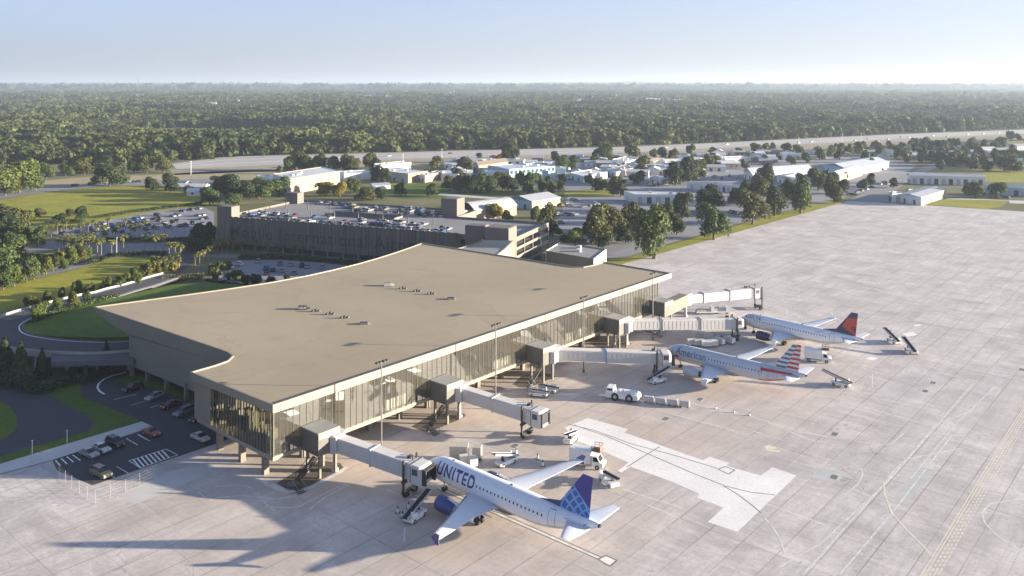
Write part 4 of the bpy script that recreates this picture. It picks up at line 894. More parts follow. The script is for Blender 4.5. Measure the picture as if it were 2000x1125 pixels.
        # main gear
        g = MB(); g.tube((16.9 - X0, side * 3.7, 2.5), (16.75 - X0, side * 3.8, .55), .17, .14, 10); g.tube((16.75 - X0, side * 3.35, .58), (16.75 - X0, side * 4.25, .58), .1, n=8); g.hexa([(16.3 - X0, side * 4.0, .95), (17.1 - X0, side * 4.0, .95), (17.1 - X0, side * 4.06, .95), (16.3 - X0, side * 4.06, .95), (16.3 - X0, side * 4.0, 2.4), (17.2 - X0, side * 4.0, 2.5), (17.2 - X0, side * 4.06, 2.5), (16.3 - X0, side * 4.06, 2.4)])
        mg = g.build('main_gear', M_pg, t)
        for y in (3.33, 4.27):
            wl = MB(); wl.tube((16.75 - X0, side * y - .22, .58), (16.75 - X0, side * y + .22, .58), .58, n=18); wl.build('wheel', M_tyre, mg)
    # nose gear
    g = MB(); g.tube((4.9 - X0, 0, 1.9), (4.85 - X0, 0, .42), .12, n=10); g.tube((4.85 - X0, -.35, .39), (4.85 - X0, .35, .39), .07, n=8); g.tube((4.2 - X0, 0, 2.0), (4.85 - X0, 0, .9), .06, n=6); ng = g.build('nose_gear', M_pg, t)
    for y in (-.28, .28): MB().tube((4.85 - X0, y - .13, .39), (4.85 - X0, y + .13, .39), .39, n=16).build('wheel', M_tyre, ng)
    # fin
    Rr = []; nz = 26
    def fr(zz_): u = (zz_ - 5.2) / (12.0 - 5.2); return 28.9 + 5.4 * u, 35.4 + .75 * u - (28.9 + 5.4 * u)
    for k in range(nz + 1):
        z = 5.2 + (12.0 - 5.2) * k / nz; le, ch = fr(z); f_ = foil(le, ch, 0, 0, .10, 8); Rr.append([(x, 1.0 * v, z) for x, _, v in f_])
    def ffm(i, k):
        if livery != 'stripe': return 0
        kk = k if k < 8 else 16 - k; front = kk < 5
        b_ = (i + (1 if front else 0)) // 2
        if i < 3: return 3
        return (1 if front else 2) if b_ % 2 == 0 else 0
    mb = MB(); mb.loft(Rr, 0, livery != 'stripe', True, True, ffm); mb.build('tail_fin', {'globe': [globe_fin()], 'navy': [navy_fin()], 'stripe': [M_tg, M_slate, M_red, M_tg]}[livery], t)
    df = MB(); df.hexa([(26.2 - X0, -.06, 5.8), (30.3 - X0, -.22, 5.55), (30.3 - X0, .22, 5.55), (26.2 - X0, .06, 5.8), (26.3 - X0, -.02, 5.88), (30.2 - X0, -.1, 6.75), (30.2 - X0, .1, 6.75), (26.3 - X0, .02, 5.88)]); df.build('dorsal_fillet', {'globe': M_blue, 'stripe': M_tg, 'navy': M_navy}[livery], t)
    # cabin windows on the flank the photo shows
    wm = MB().box(-.12, .12, -.012, .012, -.17, .17).mesh('cabin_window', [M_win]); zw = 4.42
    x = 14.3 if livery == 'globe' else (13.8 if livery == 'stripe' else 6.3)
    while x < 28.0:
        o = link('cabin_window', wm, t, (x - X0, fus_y(x, zw, .008), zw)); o.rotation_euler = (R(-17), 0, 0); x += .80
    # cockpit glazing
    cg = MB(); P0 = []
    for side in (-1, 1):
        for (xa, za, xb, zb) in ((1.55, 3.95, 2.35, 4.62), (2.25, 4.0, 3.0, 4.75), (2.95, 4.1, 3.6, 4.8)):
            def pt(x, z): zc, hw_, hh = sec_at(x); k = max(0, 1 - ((z - zc) / hh) ** 2); return (x - X0, side * (hw_ * math.sqrt(k) + .015), z)
            cg.add([pt(xa, za), pt(xb - .08, za + .05), pt(xb - .02, zb), pt(xa + .35, zb - .12)], [(0, 1, 2, 3), (3, 2, 1, 0)])
    cg.build('cockpit_window', M_win, t)
    # doors as outlined panels, aft pressure-bulkhead panel lines
    def outline(nm, xa, xb, za, zb, w_=.05, m=M_line):
        db = MB()
        for (p, q_) in (((xa, za), (xa, zb)), ((xb, za), (xb, zb))):
            for k in range(8):
                z1, z2 = p[1] + (q_[1] - p[1]) * k / 8, p[1] + (q_[1] - p[1]) * (k + 1) / 8
                db.add([(p[0] - w_ - X0, fus_y(p[0] - w_, z1, .012), z1), (p[0] + w_ - X0, fus_y(p[0] + w_, z1, .012), z1), (p[0] + w_ - X0, fus_y(p[0] + w_, z2, .012), z2), (p[0] - w_ - X0, fus_y(p[0] - w_, z2, .012), z2)], [(0, 1, 2, 3), (3, 2, 1, 0)])
        for z in (za, zb):
            db.add([(xa - X0, fus_y(xa, z - w_, .012), z - w_), (xb - X0, fus_y(xb, z - w_, .012), z - w_), (xb - X0, fus_y(xb, z + w_, .012), z + w_), (xa - X0, fus_y(xa, z + w_, .012), z + w_)], [(0, 1, 2, 3), (3, 2, 1, 0)])
        db.build(nm, m, t)
    outline('door', 3.75, 4.75, 3.0, 5.0); outline('door', 29.0, 30.2, 3.1, 5.55, .045)
    ap = MB(); ap.add([(x - X0, fus_y(x, z, .014), z) for x, z in ((31.6, 5.0), (32.2, 5.15), (35.6, 5.15), (35.2, 4.95))], [(0, 1, 2, 3), (3, 2, 1, 0)]); ap.build('stabiliser_slot', M_line, t)
    an = MB(); an.box(20 - X0, 20.5 - X0, -.03, .03, 5.85, 6.1); an.box(7 - X0, 7.4 - X0, -.03, .03, 5.85, 6.05); an.tube((29 - X0, 0, 5.8), (29 - X0, 0, 6.1), .07, n=8); an.build('antenna', M_line, t)
    if livery == 'globe':
        surf_text(t, 'airline_title', 'UNITED', 2.4, 4.9, 3.8, M_blue, .06, 1.2, 0, 1.0, 8.8)
    elif livery == 'stripe':
        surf_text(t, 'airline_title', 'American', 2.3, 4.6, 3.85, M_slate, .03, 1.0, 0, 1.0, 8.4)
        patch_strip(t, 'emblem', [(4.6, 5.05), (5.7, 5.55), (6.2, 5.6), (5.3, 5.08)], M_lb)
        patch_strip(t, 'emblem_base', [(4.1, 2.9), (5.3, 2.85), (5.6, 3.2), (5.4, 3.6), (4.7, 3.7), (4.2, 3.4)], M_red)
        patch_strip(t, 'red_band', [(27.0, 4.72), (34.0, 4.92), (34.8, 5.25), (34.0, 5.42), (27.0, 5.35)], M_red)
        for xa, xb in ((26.9, 27.0), (28.6, 28.7), (30.9, 31.0)): patch_strip(t, 'panel_line', [(xa, 2.6), (xb, 2.6), (xb, 4.7), (xa, 4.7)], M_line)
    else:
        surf_text(t, 'airline_title', 'DELTA', 1.1, 3.9, 4.75, M_navy, .02, 1.25, 0, 1.25, 4.2)
        patch_strip(t, 'emblem', [(2.7, 4.75), (3.6, 4.75), (3.2, 5.5)], M_slate)
        surf_text(t, 'registration', 'N373', .45, 25.2, 5.0, M_slate, .0, 1.3)
    return t
airliner('large white airliner in front with deep blue tail, blue engine and big blue lettering', (-2.05, 143.9, .03), -42.0, 1.062, 'globe')
airliner('silver grey airliner with a red, grey and blue striped tail', (53.48, 210.65, .03), -42.0, 1.03, 'stripe')
airliner('white airliner with dark blue and red tail and small lettering by the nose', (79.9, 240.0, .03), -46.8, 1.0, 'navy')

# ---------------------------------------------------------------- ramp vehicles
M_gse = mat('vehicle_white', (.66, .66, .65), .4, var=.06, obj=True); M_gseg = mat('vehicle_grey', (.36, .36, .37), .55, obj=True); M_belt = mat('belt_rubber', (.022, .023, .024), .8, obj=True)
M_brown = mat('rusty_platform', (.22, .10, .06), .7, obj=True); M_or = mat('hi_vis_orange', (.62, .13, .03), .6, var=0)
def wheels(t, xs, y, r, w_=.14, m=None):
    for x in xs:
        for s in (-1, 1):
            wl = MB(); wl.tube((x, s * y - w_, r), (x, s * y + w_, r), r, n=14); o = wl.build('wheel', M_tyre, t)
            h = MB(); h.tube((x, s * (y + w_ + .004), r), (x, s * (y + w_ + .02), r), r * .5, n=10); h.build('rim', M_gseg, o)
def belt_loader(p_rear, p_front, label, L=7.4, lift=1.9):
    a = G(*p_rear); b = G(*p_front); d = b - a; t = thing('belt_loader', label, 'belt loader', (*((a + b) / 2).xy, .036), math.atan2(d.y, d.x), 'belt loaders on the apron')
    c = MB(); ri = []
    for x, z0, z1, hw_ in ((-2.3, .4, .85, .85), (-2.1, .32, 1.0, .95), (1.9, .32, 1.0, .95), (2.15, .4, .9, .85)):
        ri.append([(x, -hw_, z0), (x, hw_, z0), (x, hw_, z1 - .1), (x, hw_ - .1, z1), (x, -hw_ + .1, z1), (x, -hw_, z1 - .1)])
    c.loft(ri, 0, False); c.build('chassis', M_gse, t); wheels(t, (-1.5, 1.4), .86, .36)
    ang = math.asin(min(.6, lift / L)); M = Matrix.Translation((-2.75, .25, 1.05)) @ Matrix.Rotation(-ang, 4, 'Y')
    bt = MB(); bt.box(0, L, -.5, .5, .0, .16, 0, M)
    for k in range(int(L / .5)): bt.box(.2 + k * .5, .26 + k * .5, -.46, .46, .16, .2, 0, M)
    bt.build('conveyor_belt', M_belt, t)
    rl = MB()
    for y in (-.6, .52): rl.box(0, L, y, y + .08, -.06, .3, 0, M)
    rl.build('side_rail', M_gseg, t)
    st = MB(); st.box(.9, 1.15, -.1, .6, .95, 1.2 + lift * .45); st.build('lift_strut', M_belt, t)
    cb = MB(); cb.loft([[(-1.9, -.92, 1.0), (-.5, -.92, 1.0), (-.5, -.34, 1.0), (-1.9, -.34, 1.0)], [(-1.85, -.9, 1.55), (-.7, -.9, 1.55), (-.7, -.36, 1.55), (-1.85, -.36, 1.55)]], 0, False); cb.box(-1.85, -1.7, -.9, -.36, 1.55, 1.95); cb.build('driver_seat', M_gse, t)
    ws = MB(); ws.tube((-.45, -.7, 1.0), (-.75, -.7, 1.75), .05, n=6); ws.build('steering_column', M_belt, t)
    hd = MB()
    for y in (-.7, .5): hd.box(2.1, 2.17, y, y + .2, .55, .7)
    hd.build('headlight', M_pw, t); return t
belt_loader((797, 1024), (826, 1002), 'white belt loader with raised black belt below the wing of the front airliner')
belt_loader((1000, 902), (976, 912), 'white belt loader behind the nose half of the blue tailed airliner', 6.5)
belt_loader((1121, 856), (1108, 868), 'white belt loader alone on the concrete at the near end of the pale strip', 5.6, 1.2)
belt_loader((1182, 940), (1197, 952), 'white belt loader seen end on beyond the blue tail', 5.4, .7)
belt_loader((1270, 751), (1298, 744), 'white belt loader in the shade beside the silver striped airliner')
belt_loader((1658, 757), (1626, 750), 'white belt loader with raised belt behind the striped tail')
belt_loader((1756, 675), (1735, 664), 'white belt loader nearer the red and navy tail of the two beyond it')
belt_loader((1788, 695), (1771, 683), 'white belt loader farther right of the two beyond the red and navy tail')
belt_loader((1062, 775), (1041, 773), 'flat white belt loader nearer of the two side by side at the middle bridge', 5.0, .3)
belt_loader((1082, 767), (1058, 763), 'flat white belt loader farther of the two side by side at the middle bridge', 5.0, .3)

def cart(p, rz, label, kind='covered', s=1.0, grp='baggage carts on the apron'):
    t = thing('baggage_cart', label, 'baggage cart', (p.x, p.y, .036), rz, grp, s)
    MB().box(-1.55, 1.55, -.8, .8, .38, .55).build('deck', M_gseg, t)
    b_ = MB(); ri = [[(x, -.8, .55), (x, .8, .55), (x, .8, 1.75), (x, .55, 1.98), (x, -.55, 1.98), (x, -.8, 1.75)] for x in (-1.5, 1.5)]; b_.loft(ri, 0, False)
    b_.build('cover', M_cov if kind == 'covered' else M_gsec, t)
    sd_ = MB()
    for x in (-1.52, -.02, 1.48): sd_.box(x, x + .05, -.83, .83, .5, 1.8)
    sd_.build('frame', M_gse, t); wheels(t, (-1.0, 1.0), .7, .24, .1)
    MB().tube((1.55, 0, .4), (2.2, 0, .3), .05, n=6).build('drawbar', M_belt, t)
M_cov = mat('cart_cover_grey', (.44, .43, .41), .7, obj=True); M_gsec = mat('cart_cover_pale', (.56, .55, .52), .65, obj=True)
q = random.Random(11)
# train behind the big tug
c0, c1 = G(1267, 786), G(1337, 795); dd = (c1 - c0); tz = math.atan2(-dd.y, -dd.x)
for k in range(4):
    p = c0 + dd * (k / 3); cart(p, tz, '%s baggage cart of the train coupled behind the large white tug' % ORD[k], 'covered', .72, 'carts of the baggage train')
tu = thing('aircraft_tug', 'large white aircraft tug with big wheels towing a train of carts', 'aircraft tug', (*G(1217, 780).xy, .036), tz, None, 1.0)
b_ = MB(); ri = []
for x, z0, z1, hw_ in ((-4.0, .7, 1.2, 1.3), (-3.7, .55, 1.7, 1.5), (1.5, .5, 1.75, 1.5), (3.7, .5, 1.5, 1.5), (4.05, .7, 1.2, 1.3)): ri.append([(x, -hw_, z0), (x, hw_, z0), (x, hw_, z1), (x, -hw_, z1)])
b_.loft(ri, 0, False); b_.build('body', M_gse, tu)
b_ = MB(); b_.loft([[(1.9, -1.4, 1.5), (3.9, -1.4, 1.5), (3.9, 1.4, 1.5), (1.9, 1.4, 1.5)], [(2.1, -1.3, 2.75), (3.6, -1.3, 2.75), (3.6, 1.3, 2.75), (2.1, 1.3, 2.75)]], 0, False); cab_ = b_.build('cab', M_gse, tu)
g = MB()
for y in (-1.395, 1.335): g.add([(2.2, y, 1.75), (3.7, y, 1.75), (3.5, y + .03, 2.55), (2.3, y + .03, 2.55)], [(0, 1, 2, 3), (3, 2, 1, 0)])
g.add([(3.87, -1.2, 1.7), (3.87, 1.2, 1.7), (3.68, 1.1, 2.55), (3.68, -1.1, 2.55)], [(0, 1, 2, 3)]); g.build('windscreen', M_win, cab_)
wheels(tu, (-1.7, 1.6), 1.38, .88, .25)
g = MB(); g.box(-3.5, 1.3, -1.0, 1.0, 1.76, 2.1)
for k in range(8): g.box(-3.3 + k * .55, -3.0 + k * .55, -.8, .8, 2.1, 2.16)
g.build('engine_cover', M_gse, tu); MB().tube((-.2, .9, 2.1), (-.2, .9, 2.6), .1, n=8).build('exhaust_pipe', M_belt, tu)
MB().tube((-4.0, 0, .7), (-5.4, 0, .5), .08, n=6).build('tow_bar', M_or, tu)
# cluster beside the silver airliner
cl_ = [((1395, 660), 'nearest-left'), ((1372, 668), ''), ((1418, 664), '')]
grp = [(1363, 662, .0, 1), (1384, 664, .05, 1), (1398, 663, -.9, 0), (1414, 665, -.9, 0), (1352, 675, .1, 0), (1366, 676, .05, 0), (1380, 678, .0, 1), (1392, 677, -.05, 1), (1405, 673, -.8, 0), (1425, 671, -.9, 0)]
for k, (px, py, a, kd) in enumerate(grp): cart(G(px, py), a, '%s baggage cart in the cluster beyond the silver airliner, counted from the back row' % ORD[k], 'pale' if kd else 'covered', .95, 'carts parked beyond the silver airliner')
# containers near the blue tailed airliner
def container(p, rz, label, L, W, Hh, m):
    t = thing('cargo_container', label, 'cargo container', (p.x, p.y, .036), rz, 'containers beyond the front airliner')
    b_ = MB(); b_.loft([[(-L / 2 + .3, -W / 2, .45), (L / 2, -W / 2, .45), (L / 2, W / 2, .45), (-L / 2 + .3, W / 2, .45)], [(-L / 2, -W / 2, .9), (L / 2, -W / 2, .9), (L / 2, W / 2, .9), (-L / 2, W / 2, .9)], [(-L / 2, -W / 2, Hh), (L / 2, -W / 2, Hh), (L / 2, W / 2, Hh), (-L / 2, W / 2, Hh)]], 0, False); b_.build('body', m, t)
    r_ = MB()
    for x in np.arange(-L / 2 + .05, L / 2, .55):
        for y in (-W / 2 - .03, W / 2): r_.box(x, x + .07, y, y + .03, .95, Hh - .05)
    r_.build('rib', M_cov, t)
    d_ = MB(); d_.box(-L / 2, L / 2, -W / 2 - .1, W / 2 + .1, .28, .44); d_.build('dolly', M_belt, t); wheels(t, (-L * .33, L * .33), W / 2 - .1, .2, .08)
M_ct = mat('container_tan', (.44, .40, .33), .6, obj=True)
container(G(897, 897), -.05, 'large tan cargo container at the back left of the group beyond the front airliner', 3.6, 2.2, 2.9, M_ct)
container(G(932, 897), -.1, 'tall tan cargo container at the back right of the group beyond the front airliner', 1.7, 1.8, 2.6, M_ct)
container(G(906, 909), .3, 'small white cargo container left of the pair beside the front airliner', 1.6, 1.5, 1.9, M_gsec)
container(G(924, 913), .3, 'small white cargo container right of the pair beside the front airliner', 1.6, 1.5, 2.0, M_gsec)
def catering(p, rz, label):
    t = thing('catering_truck', label, 'catering truck', (p.x, p.y, .036), rz, 'catering trucks on the apron')
    MB().box(-3.2, 2.4, -.9, .9, .5, .8).build('chassis', M_gseg, t)
    b_ = MB(); b_.loft([[(x, -1.2, .95), (x, 1.2, .95), (x, 1.2, 3.2), (x, 1.05, 3.35), (x, -1.05, 3.35), (x, -1.2, 3.2)] for x in (-3.3, 1.0)], 0, False); b_.build('box_body', M_gse, t)
    r_ = MB()
    for x in (-3.31, -1.2, .95): r_.box(x, x + .06, -1.22, 1.22, .95, 3.3)
    r_.build('frame', M_gseg, t)
    c = MB(); prof = [(1.1, .55), (3.3, .55), (3.4, 1.25), (2.75, 1.5), (2.25, 2.45), (1.1, 2.5)]; c.loft([[(x, y, z) for x, z in prof] for y in (-1.05, 1.05)], 0, False); cb = c.build('cab', M_gse, t)
    g = MB(); g.add([(2.78, -.9, 1.52), (2.78, .9, 1.52), (2.32, .85, 2.4), (2.32, -.85, 2.4)], [(0, 1, 2, 3)])
    for y in (-1.062, 1.062): g.add([(1.4, y, 1.5), (2.55, y, 1.5), (2.15, y, 2.3), (1.4, y, 2.3)], [(0, 1, 2, 3), (3, 2, 1, 0)])
    g.build('windscreen', M_win, cb)
    pl = MB(); pl.box(1.0, 2.9, -1.1, 1.1, 3.36, 3.46)
    for x in (1.1, 2.0, 2.8):
        for y in (-1.05, 1.05): pl.tube((x, y, 3.46), (x, y, 4.4), .05, n=6)
    for y in (-1.05, 1.05): pl.tube((1.1, y, 4.4), (2.8, y, 4.4), .05, n=6); pl.tube((1.1, y, 3.95), (2.8, y, 3.95), .04, n=6)
    pl.box(2.75, 2.85, -1.05, 1.05, 3.5, 4.4); pl.build('platform', M_brown, t)
    wheels(t, (-2.2, 2.2), .95, .45, .16); return t
catering(G(1148, 910), -.42, 'white catering truck with rusty raised platform beyond the front airliner wing tip')
catering(G(1597, 706), -.35, 'white catering truck with raised platform between the striped tail and the red tail')
# service vehicles behind the fourth bridge
def flatbed(p, rz, label, m, load):
    t = thing('service_truck', label, 'service truck', (p.x, p.y, .036), rz)
    MB().box(-3, 3, -1.1, 1.1, .5, .9).build('chassis', M_gse, t); c = MB(); c.loft([[(x, y, z) for x, z in ((1.7, .9), (3.0, .9), (2.9, 1.7), (2.5, 2.3), (1.7, 2.3))] for y in (-1.05, 1.05)], 0, False); cb = c.build('cab', m, t)
    g = MB(); g.add([(2.93, -.9, 1.72), (2.93, .9, 1.72), (2.55, .85, 2.24), (2.55, -.85, 2.24)], [(0, 1, 2, 3)]); g.build('windscreen', M_win, cb); wheels(t, (-2, 2), .95, .42)
    l_ = MB()
    for k in range(4):
        x = -2.7 + k * 1.05; l_.box(x, x + .9, -.9, .9, .902, .902 + load[k])
    l_.build('load', M_cov, t)
flatbed(G(1377, 613), .05, 'white service truck with a long low load beside the fourth boarding bridge', M_gse, (.5, .6, .5, .5))
flatbed(G(1406, 612), .02, 'service truck piled with dark equipment beyond the fourth boarding bridge', M_gse, (1.2, .9, 1.3, .7))
# cones
cn0 = thing('traffic_cone', 'white and dark cone left of the belt loader under the wing, outermost of three', 'cone', G(777, 1001), 0, 'cones on the apron')
MB().box(-.3, .3, -.3, .3, 0, .08).build('base', M_belt, cn0); MB().tube((0, 0, .08), (0, 0, .6), .24, .12, 12).build('body', M_gse, cn0); MB().tube((0, 0, .6), (0, 0, .95), .12, .04, 12).build('tip', M_belt, cn0)
cn0.scale = (1.25,) * 3
for (px, py), lb in [((798, 993), 'cone in the wing shade nearest the boarding bridge leg, of three'), ((786, 1011), 'cone in the wing shade nearest the belt loader, of three'), ((1398, 799), 'cone on the pale line right of the baggage train, left one of three'), ((1434, 806), 'cone on the pale line right of the baggage train, middle one of three'), ((1464, 812), 'cone on the pale line right of the baggage train, right one of three'),
                    ((1008, 886), 'cone left of the shadow beside the containers and belt loader'), ((1050, 897), 'cone in the fin shaped shadow beyond the front airliner'), ((1060, 910), 'cone just beyond the right wing of the front airliner')]:
    c = copy_tree(cn0); c.location = G(px, py); c['label'] = lb
    if px > 1300: c.scale = (.8,) * 3
# ---------------------------------------------------------------- cars
CARCOL = {'white': (.44, .44, .43), 'silver': (.28, .285, .29), 'grey': (.16, .165, .17), 'black': (.025, .025, .028), 'red': (.28, .025, .02), 'blue': (.04, .08, .20), 'tan': (.2, .165, .11), 'dark red': (.10, .02, .02), 'orange red': (.28, .07, .03)}
CM = {k: mat('car_paint_' + k.replace(' ', '_'), v, .28, metal=.15, var=0, spec=.6) for k, v in CARCOL.items()}
M_cg = mat('car_glass', (.02, .024, .03), .08, var=0); M_lamp = mat('headlight_lens', (.7, .7, .68), .15, var=0); M_tail = mat('tail_lens', (.3, .01, .01), .2, var=0); M_rim = mat('alloy_rim', (.4, .4, .42), .35, metal=.6, var=0)
CARP = {}
def car_shape(kind):
    if kind == 'suv': L, W, prof, cab = 4.7, 1.9, [(-2.35, .35), (-2.35, 1.05), (-2.2, 1.15), (1.0, 1.12), (2.2, .98), (2.35, .75), (2.35, .35)], [(-2.2, 1.14), (-1.95, 1.72), (.35, 1.74), (1.1, 1.12)]
    else: L, W, prof, cab = 4.5, 1.8, [(-2.25, .32), (-2.25, .88), (-2.1, .98), (-1.4, 1.0), (.9, .96), (2.05, .82), (2.25, .62), (2.25, .32)], [(-1.75, .99), (-1.05, 1.42), (.15, 1.44), (1.05, .96)]
    return L, W, prof, cab
def car_parts(kind):
    L, W, prof, cab = car_shape(kind); b = MB(); h = W / 2
    b.loft([[(x * (.985 if abs(y) > h * .98 else 1), y, z - (.05 if abs(y) > h * .98 and z > .8 else 0)) for x, z in prof] for y in (-h, -h * .93, h * .93, h)], 0, False)
    roof = [cab[0], cab[1], cab[2], cab[3]]; hb, ht = h * .92, h * .72
    rb = MB(); rb.loft([[(cab[1][0] + .02, -ht, cab[1][1]), (cab[2][0] - .02, -ht, cab[2][1]), (cab[2][0] - .02, ht, cab[2][1]), (cab[1][0] + .02, ht, cab[1][1])], [(cab[1][0] + .1, -ht + .1, cab[1][1] + .06), (cab[2][0] - .1, -ht + .1, cab[2][1] + .06), (cab[2][0] - .1, ht - .1, cab[2][1] + .06), (cab[1][0] + .1, ht - .1, cab[1][1] + .06)]], 0, False)
    g = MB(); g.hexa([(cab[0][0], -hb, cab[0][1] - .03), (cab[3][0], -hb, cab[3][1] - .03), (cab[3][0], hb, cab[3][1] - .03), (cab[0][0], hb, cab[0][1] - .03), (cab[1][0], -ht, cab[1][1] - .003), (cab[2][0], -ht, cab[2][1] - .003), (cab[2][0], ht, cab[2][1] - .003), (cab[1][0], ht, cab[1][1] - .003)])
    pl = MB()
    for x0, x1 in ((cab[1][0] + .75, cab[1][0] + .85),):
        for s in (-1, 1): pl.hexa([(x0, s * (hb + .012), cab[0][1] - .02), (x1, s * (hb + .012), cab[0][1] - .02), (x1, s * (hb - .02), cab[0][1] - .02), (x0, s * (hb - .02), cab[0][1] - .02), (x0, s * (ht + .012), cab[1][1]), (x1, s * (ht + .012), cab[1][1]), (x1, s * (ht - .02), cab[1][1]), (x0, s * (ht - .02), cab[1][1])])
    return L, W, b, rb, g, pl
WHL = {}
def wheel_me(r=.33):
    w_ = MB(); w_.tube((0, -.11, 0), (0, .11, 0), r, n=14); w_.tube((0, -.12, 0), (0, .12, 0), r * .6, n=10, mi=1); return w_.mesh('wheel', [M_tyre, M_rim])
WM = wheel_me()
def near_car(kind, colr, p, rz, label, grp=None, z=.055):
    t = thing('parked_car', label, 'car', (p.x, p.y, z), rz, grp); key = (kind, colr)
    if key not in CARP:
        L, W, b, rb, g, pl = car_parts(kind); bb = MB(); bb.v, bb.f, bb.m, bb.sm = b.v, b.f, b.m, b.sm
        bb.add(rb.v, rb.f, 0); bb.add(pl.v, pl.f, 0)
        lm = MB(); tl = MB(); s_ = W / 2 - .42
        CARP[key] = (L, W, bb.mesh('body', [CM[colr]]), g.mesh('windows', [M_cg]), MB().box(L / 2 - .12, L / 2 + .01, -.17, .17, -.07, .07).mesh('headlight', [M_lamp]), MB().box(-L / 2 - .012, -L / 2 + .1, -.16, .16, -.08, .08).mesh('tail_lamp', [M_tail]))
    L, W, mb_, mg_, ml_, mt_ = CARP[key]
    link('body', mb_, t); link('windows', mg_, t)
    for s in (-1, 1):
        link('headlight', ml_, t, (0, s * (W / 2 - .32), .68)); link('tail_lamp', mt_, t, (0, s * (W / 2 - .3), .8))
        for x in (-1.35, 1.38): link('wheel', WM, t, (x, s * (W / 2 - .1), .33))
    return t
FARM = {}
def far_car(kind, colr, p, rz, label, grp, z):
    key = (kind, colr)
    if key not in FARM:
        L, W, b, rb, g, pl = car_parts(kind); m_ = MB(); m_.add(b.v, b.f, 0); m_.add(rb.v, rb.f, 0); m_.add(pl.v, pl.f, 0); m_.add(g.v, g.f, 1)
        for s in (-1, 1):
            for x in (-1.35, 1.38): m_.tube((x, s * (W / 2 - .1) - .11, .33), (x, s * (W / 2 - .1) + .11, .33), .33, n=10, mi=2)
        FARM[key] = m_.mesh('parked_car', [CM[colr], M_cg, M_tyre])
    o = link('parked_car', FARM[key], None, (p.x, p.y, z), rz); return tag(o, label, 'car', grp)
def pcar(px, py, qx, qy, kind, colr, label, grp=None, z=.055):
    a, b = G(px, py), G(qx, qy); d = b - a; return near_car(kind, colr, (a + b) / 2, math.atan2(d.y, d.x), label, grp, z)
gp = 'cars in the shaded lot beside the terminal'
pcar(278, 757, 241, 769, 'suv', 'black', 'black car at the top of the shaded lot nearest the white curved line', gp)
pcar(320, 772, 284, 786, 'sedan', 'silver', 'silver car second from the top of the row under the terminal wall', gp)
pcar(352, 789, 315, 802, 'sedan', 'dark red', 'dark red car third from the top of the row under the terminal wall', gp)
pcar(378, 802, 340, 818, 'suv', 'grey', 'dark pickup sized car fourth in the row under the terminal wall', gp)
pcar(405, 814, 373, 829, 'sedan', 'dark red', 'dark car half hidden by the glass corner at the end of the row', gp)
pcar(376, 853, 407, 866, 'sedan', 'white', 'white car parked alone below the glass corner of the terminal', gp)
pcar(279, 843, 312, 857, 'sedan', 'orange red', 'orange red car by the end of the pale sidewalk', gp)
pcar(157, 884, 192, 898, 'sedan', 'silver', 'silver car beside the striped bay, left of the three together', gp)
pcar(182, 874, 214, 888, 'sedan', 'white', 'pale silver car in the middle of the three beside the sidewalk', gp)
pcar(207, 862, 243, 879, 'suv', 'black', 'black car at the right of the three beside the sidewalk', gp)
pcar(180, 922, 216, 938, 'suv', 'tan', 'brownish gold car near the pointed corner of the lot', gp)

# ---------------------------------------------------------------- parking garage
GA0, GA1 = G(435, 421, 14.3), G(1007, 463, 14.3); GA0.z = GA1.z = 0
gd = (GA1 - GA0).normalized(); gang = math.atan2(gd.y, gd.x); gn = Vector((-gd.y, gd.x, 0)); GW = (GA1 - GA0).length
def Gg(e1, e2, z=0): return GA0 + gd * e1 + gn * e2 + Vector((0, 0, z))
def Ginv(p): d = Vector((p.x, p.y, 0)) - GA0; return d.dot(gd), d.dot(gn)
gar = thing('parking_garage', 'large grey parking garage with the airport name on its ribbed wall and cars on top', 'parking garage', GA0, gang)
def screen_mat():
    m, nt, b = newmat('perforated_screen'); b.inputs['Roughness'].default_value = .7; b.inputs['Metallic'].default_value = .1
    V = pos(nt, True); sp = N(nt, 'ShaderNodeSeparateXYZ'); nt.links.new(V, sp.inputs[0])
    st = math_(nt, 'GREATER_THAN', math_(nt, 'FRACT', math_(nt, 'MULTIPLY', sp.outputs[0], .55)), .86)
    cb = N(nt, 'ShaderNodeCombineXYZ'); nt.links.new(math_(nt, 'FLOOR', math_(nt, 'MULTIPLY', sp.outputs[0], .55)), cb.inputs[0])
    wn = N(nt, 'ShaderNodeTexWhiteNoise', noise_dimensions='2D'); nt.links.new(cb.outputs[0], wn.inputs['Vector'])
    c = mix(nt, wn.outputs['Value'], (.115, .094, .080), (.165, .138, .118)); c = mix(nt, math_(nt, 'MULTIPLY', st, .6), c, (.05, .047, .047))
    c = mix(nt, math_(nt, 'MULTIPLY', noise(nt, .25, 4, .6, V), .4), c, (.10, .09, .085))
    nt.links.new(c, b.inputs['Base Color']); return m
M_scr = screen_mat(); M_gc = mat('garage_concrete', (.165, .152, .13), .8, var=.12, scale=.2); M_deck = mat('garage_deck', (.21, .203, .20), .85, var=.2, scale=.05, vscale2=.6); M_tower = mat('tower_panel', (.145, .122, .108), .7, var=.06, scale=.2)
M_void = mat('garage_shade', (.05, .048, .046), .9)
hx0, hx1, hy0, hy1 = 38, 74, 24, 31.5; D2 = 58; DX = 98
dkm = MB()
for (x0, x1, y0, y1) in ((.4, hx0, .4, D2), (hx1, DX, .4, D2), (hx0, hx1, .4, hy0), (hx0, hx1, hy1, D2), (DX, GW - .6, .4, 38)): dkm.box(x0, x1, y0, y1, 12.7, 13.2)
dkm.build('roof_deck', M_deck, gar)
MB().box(hx0, hx1, hy0, hy1, 9.4, 9.6).build('lower_deck', M_deck, gar)
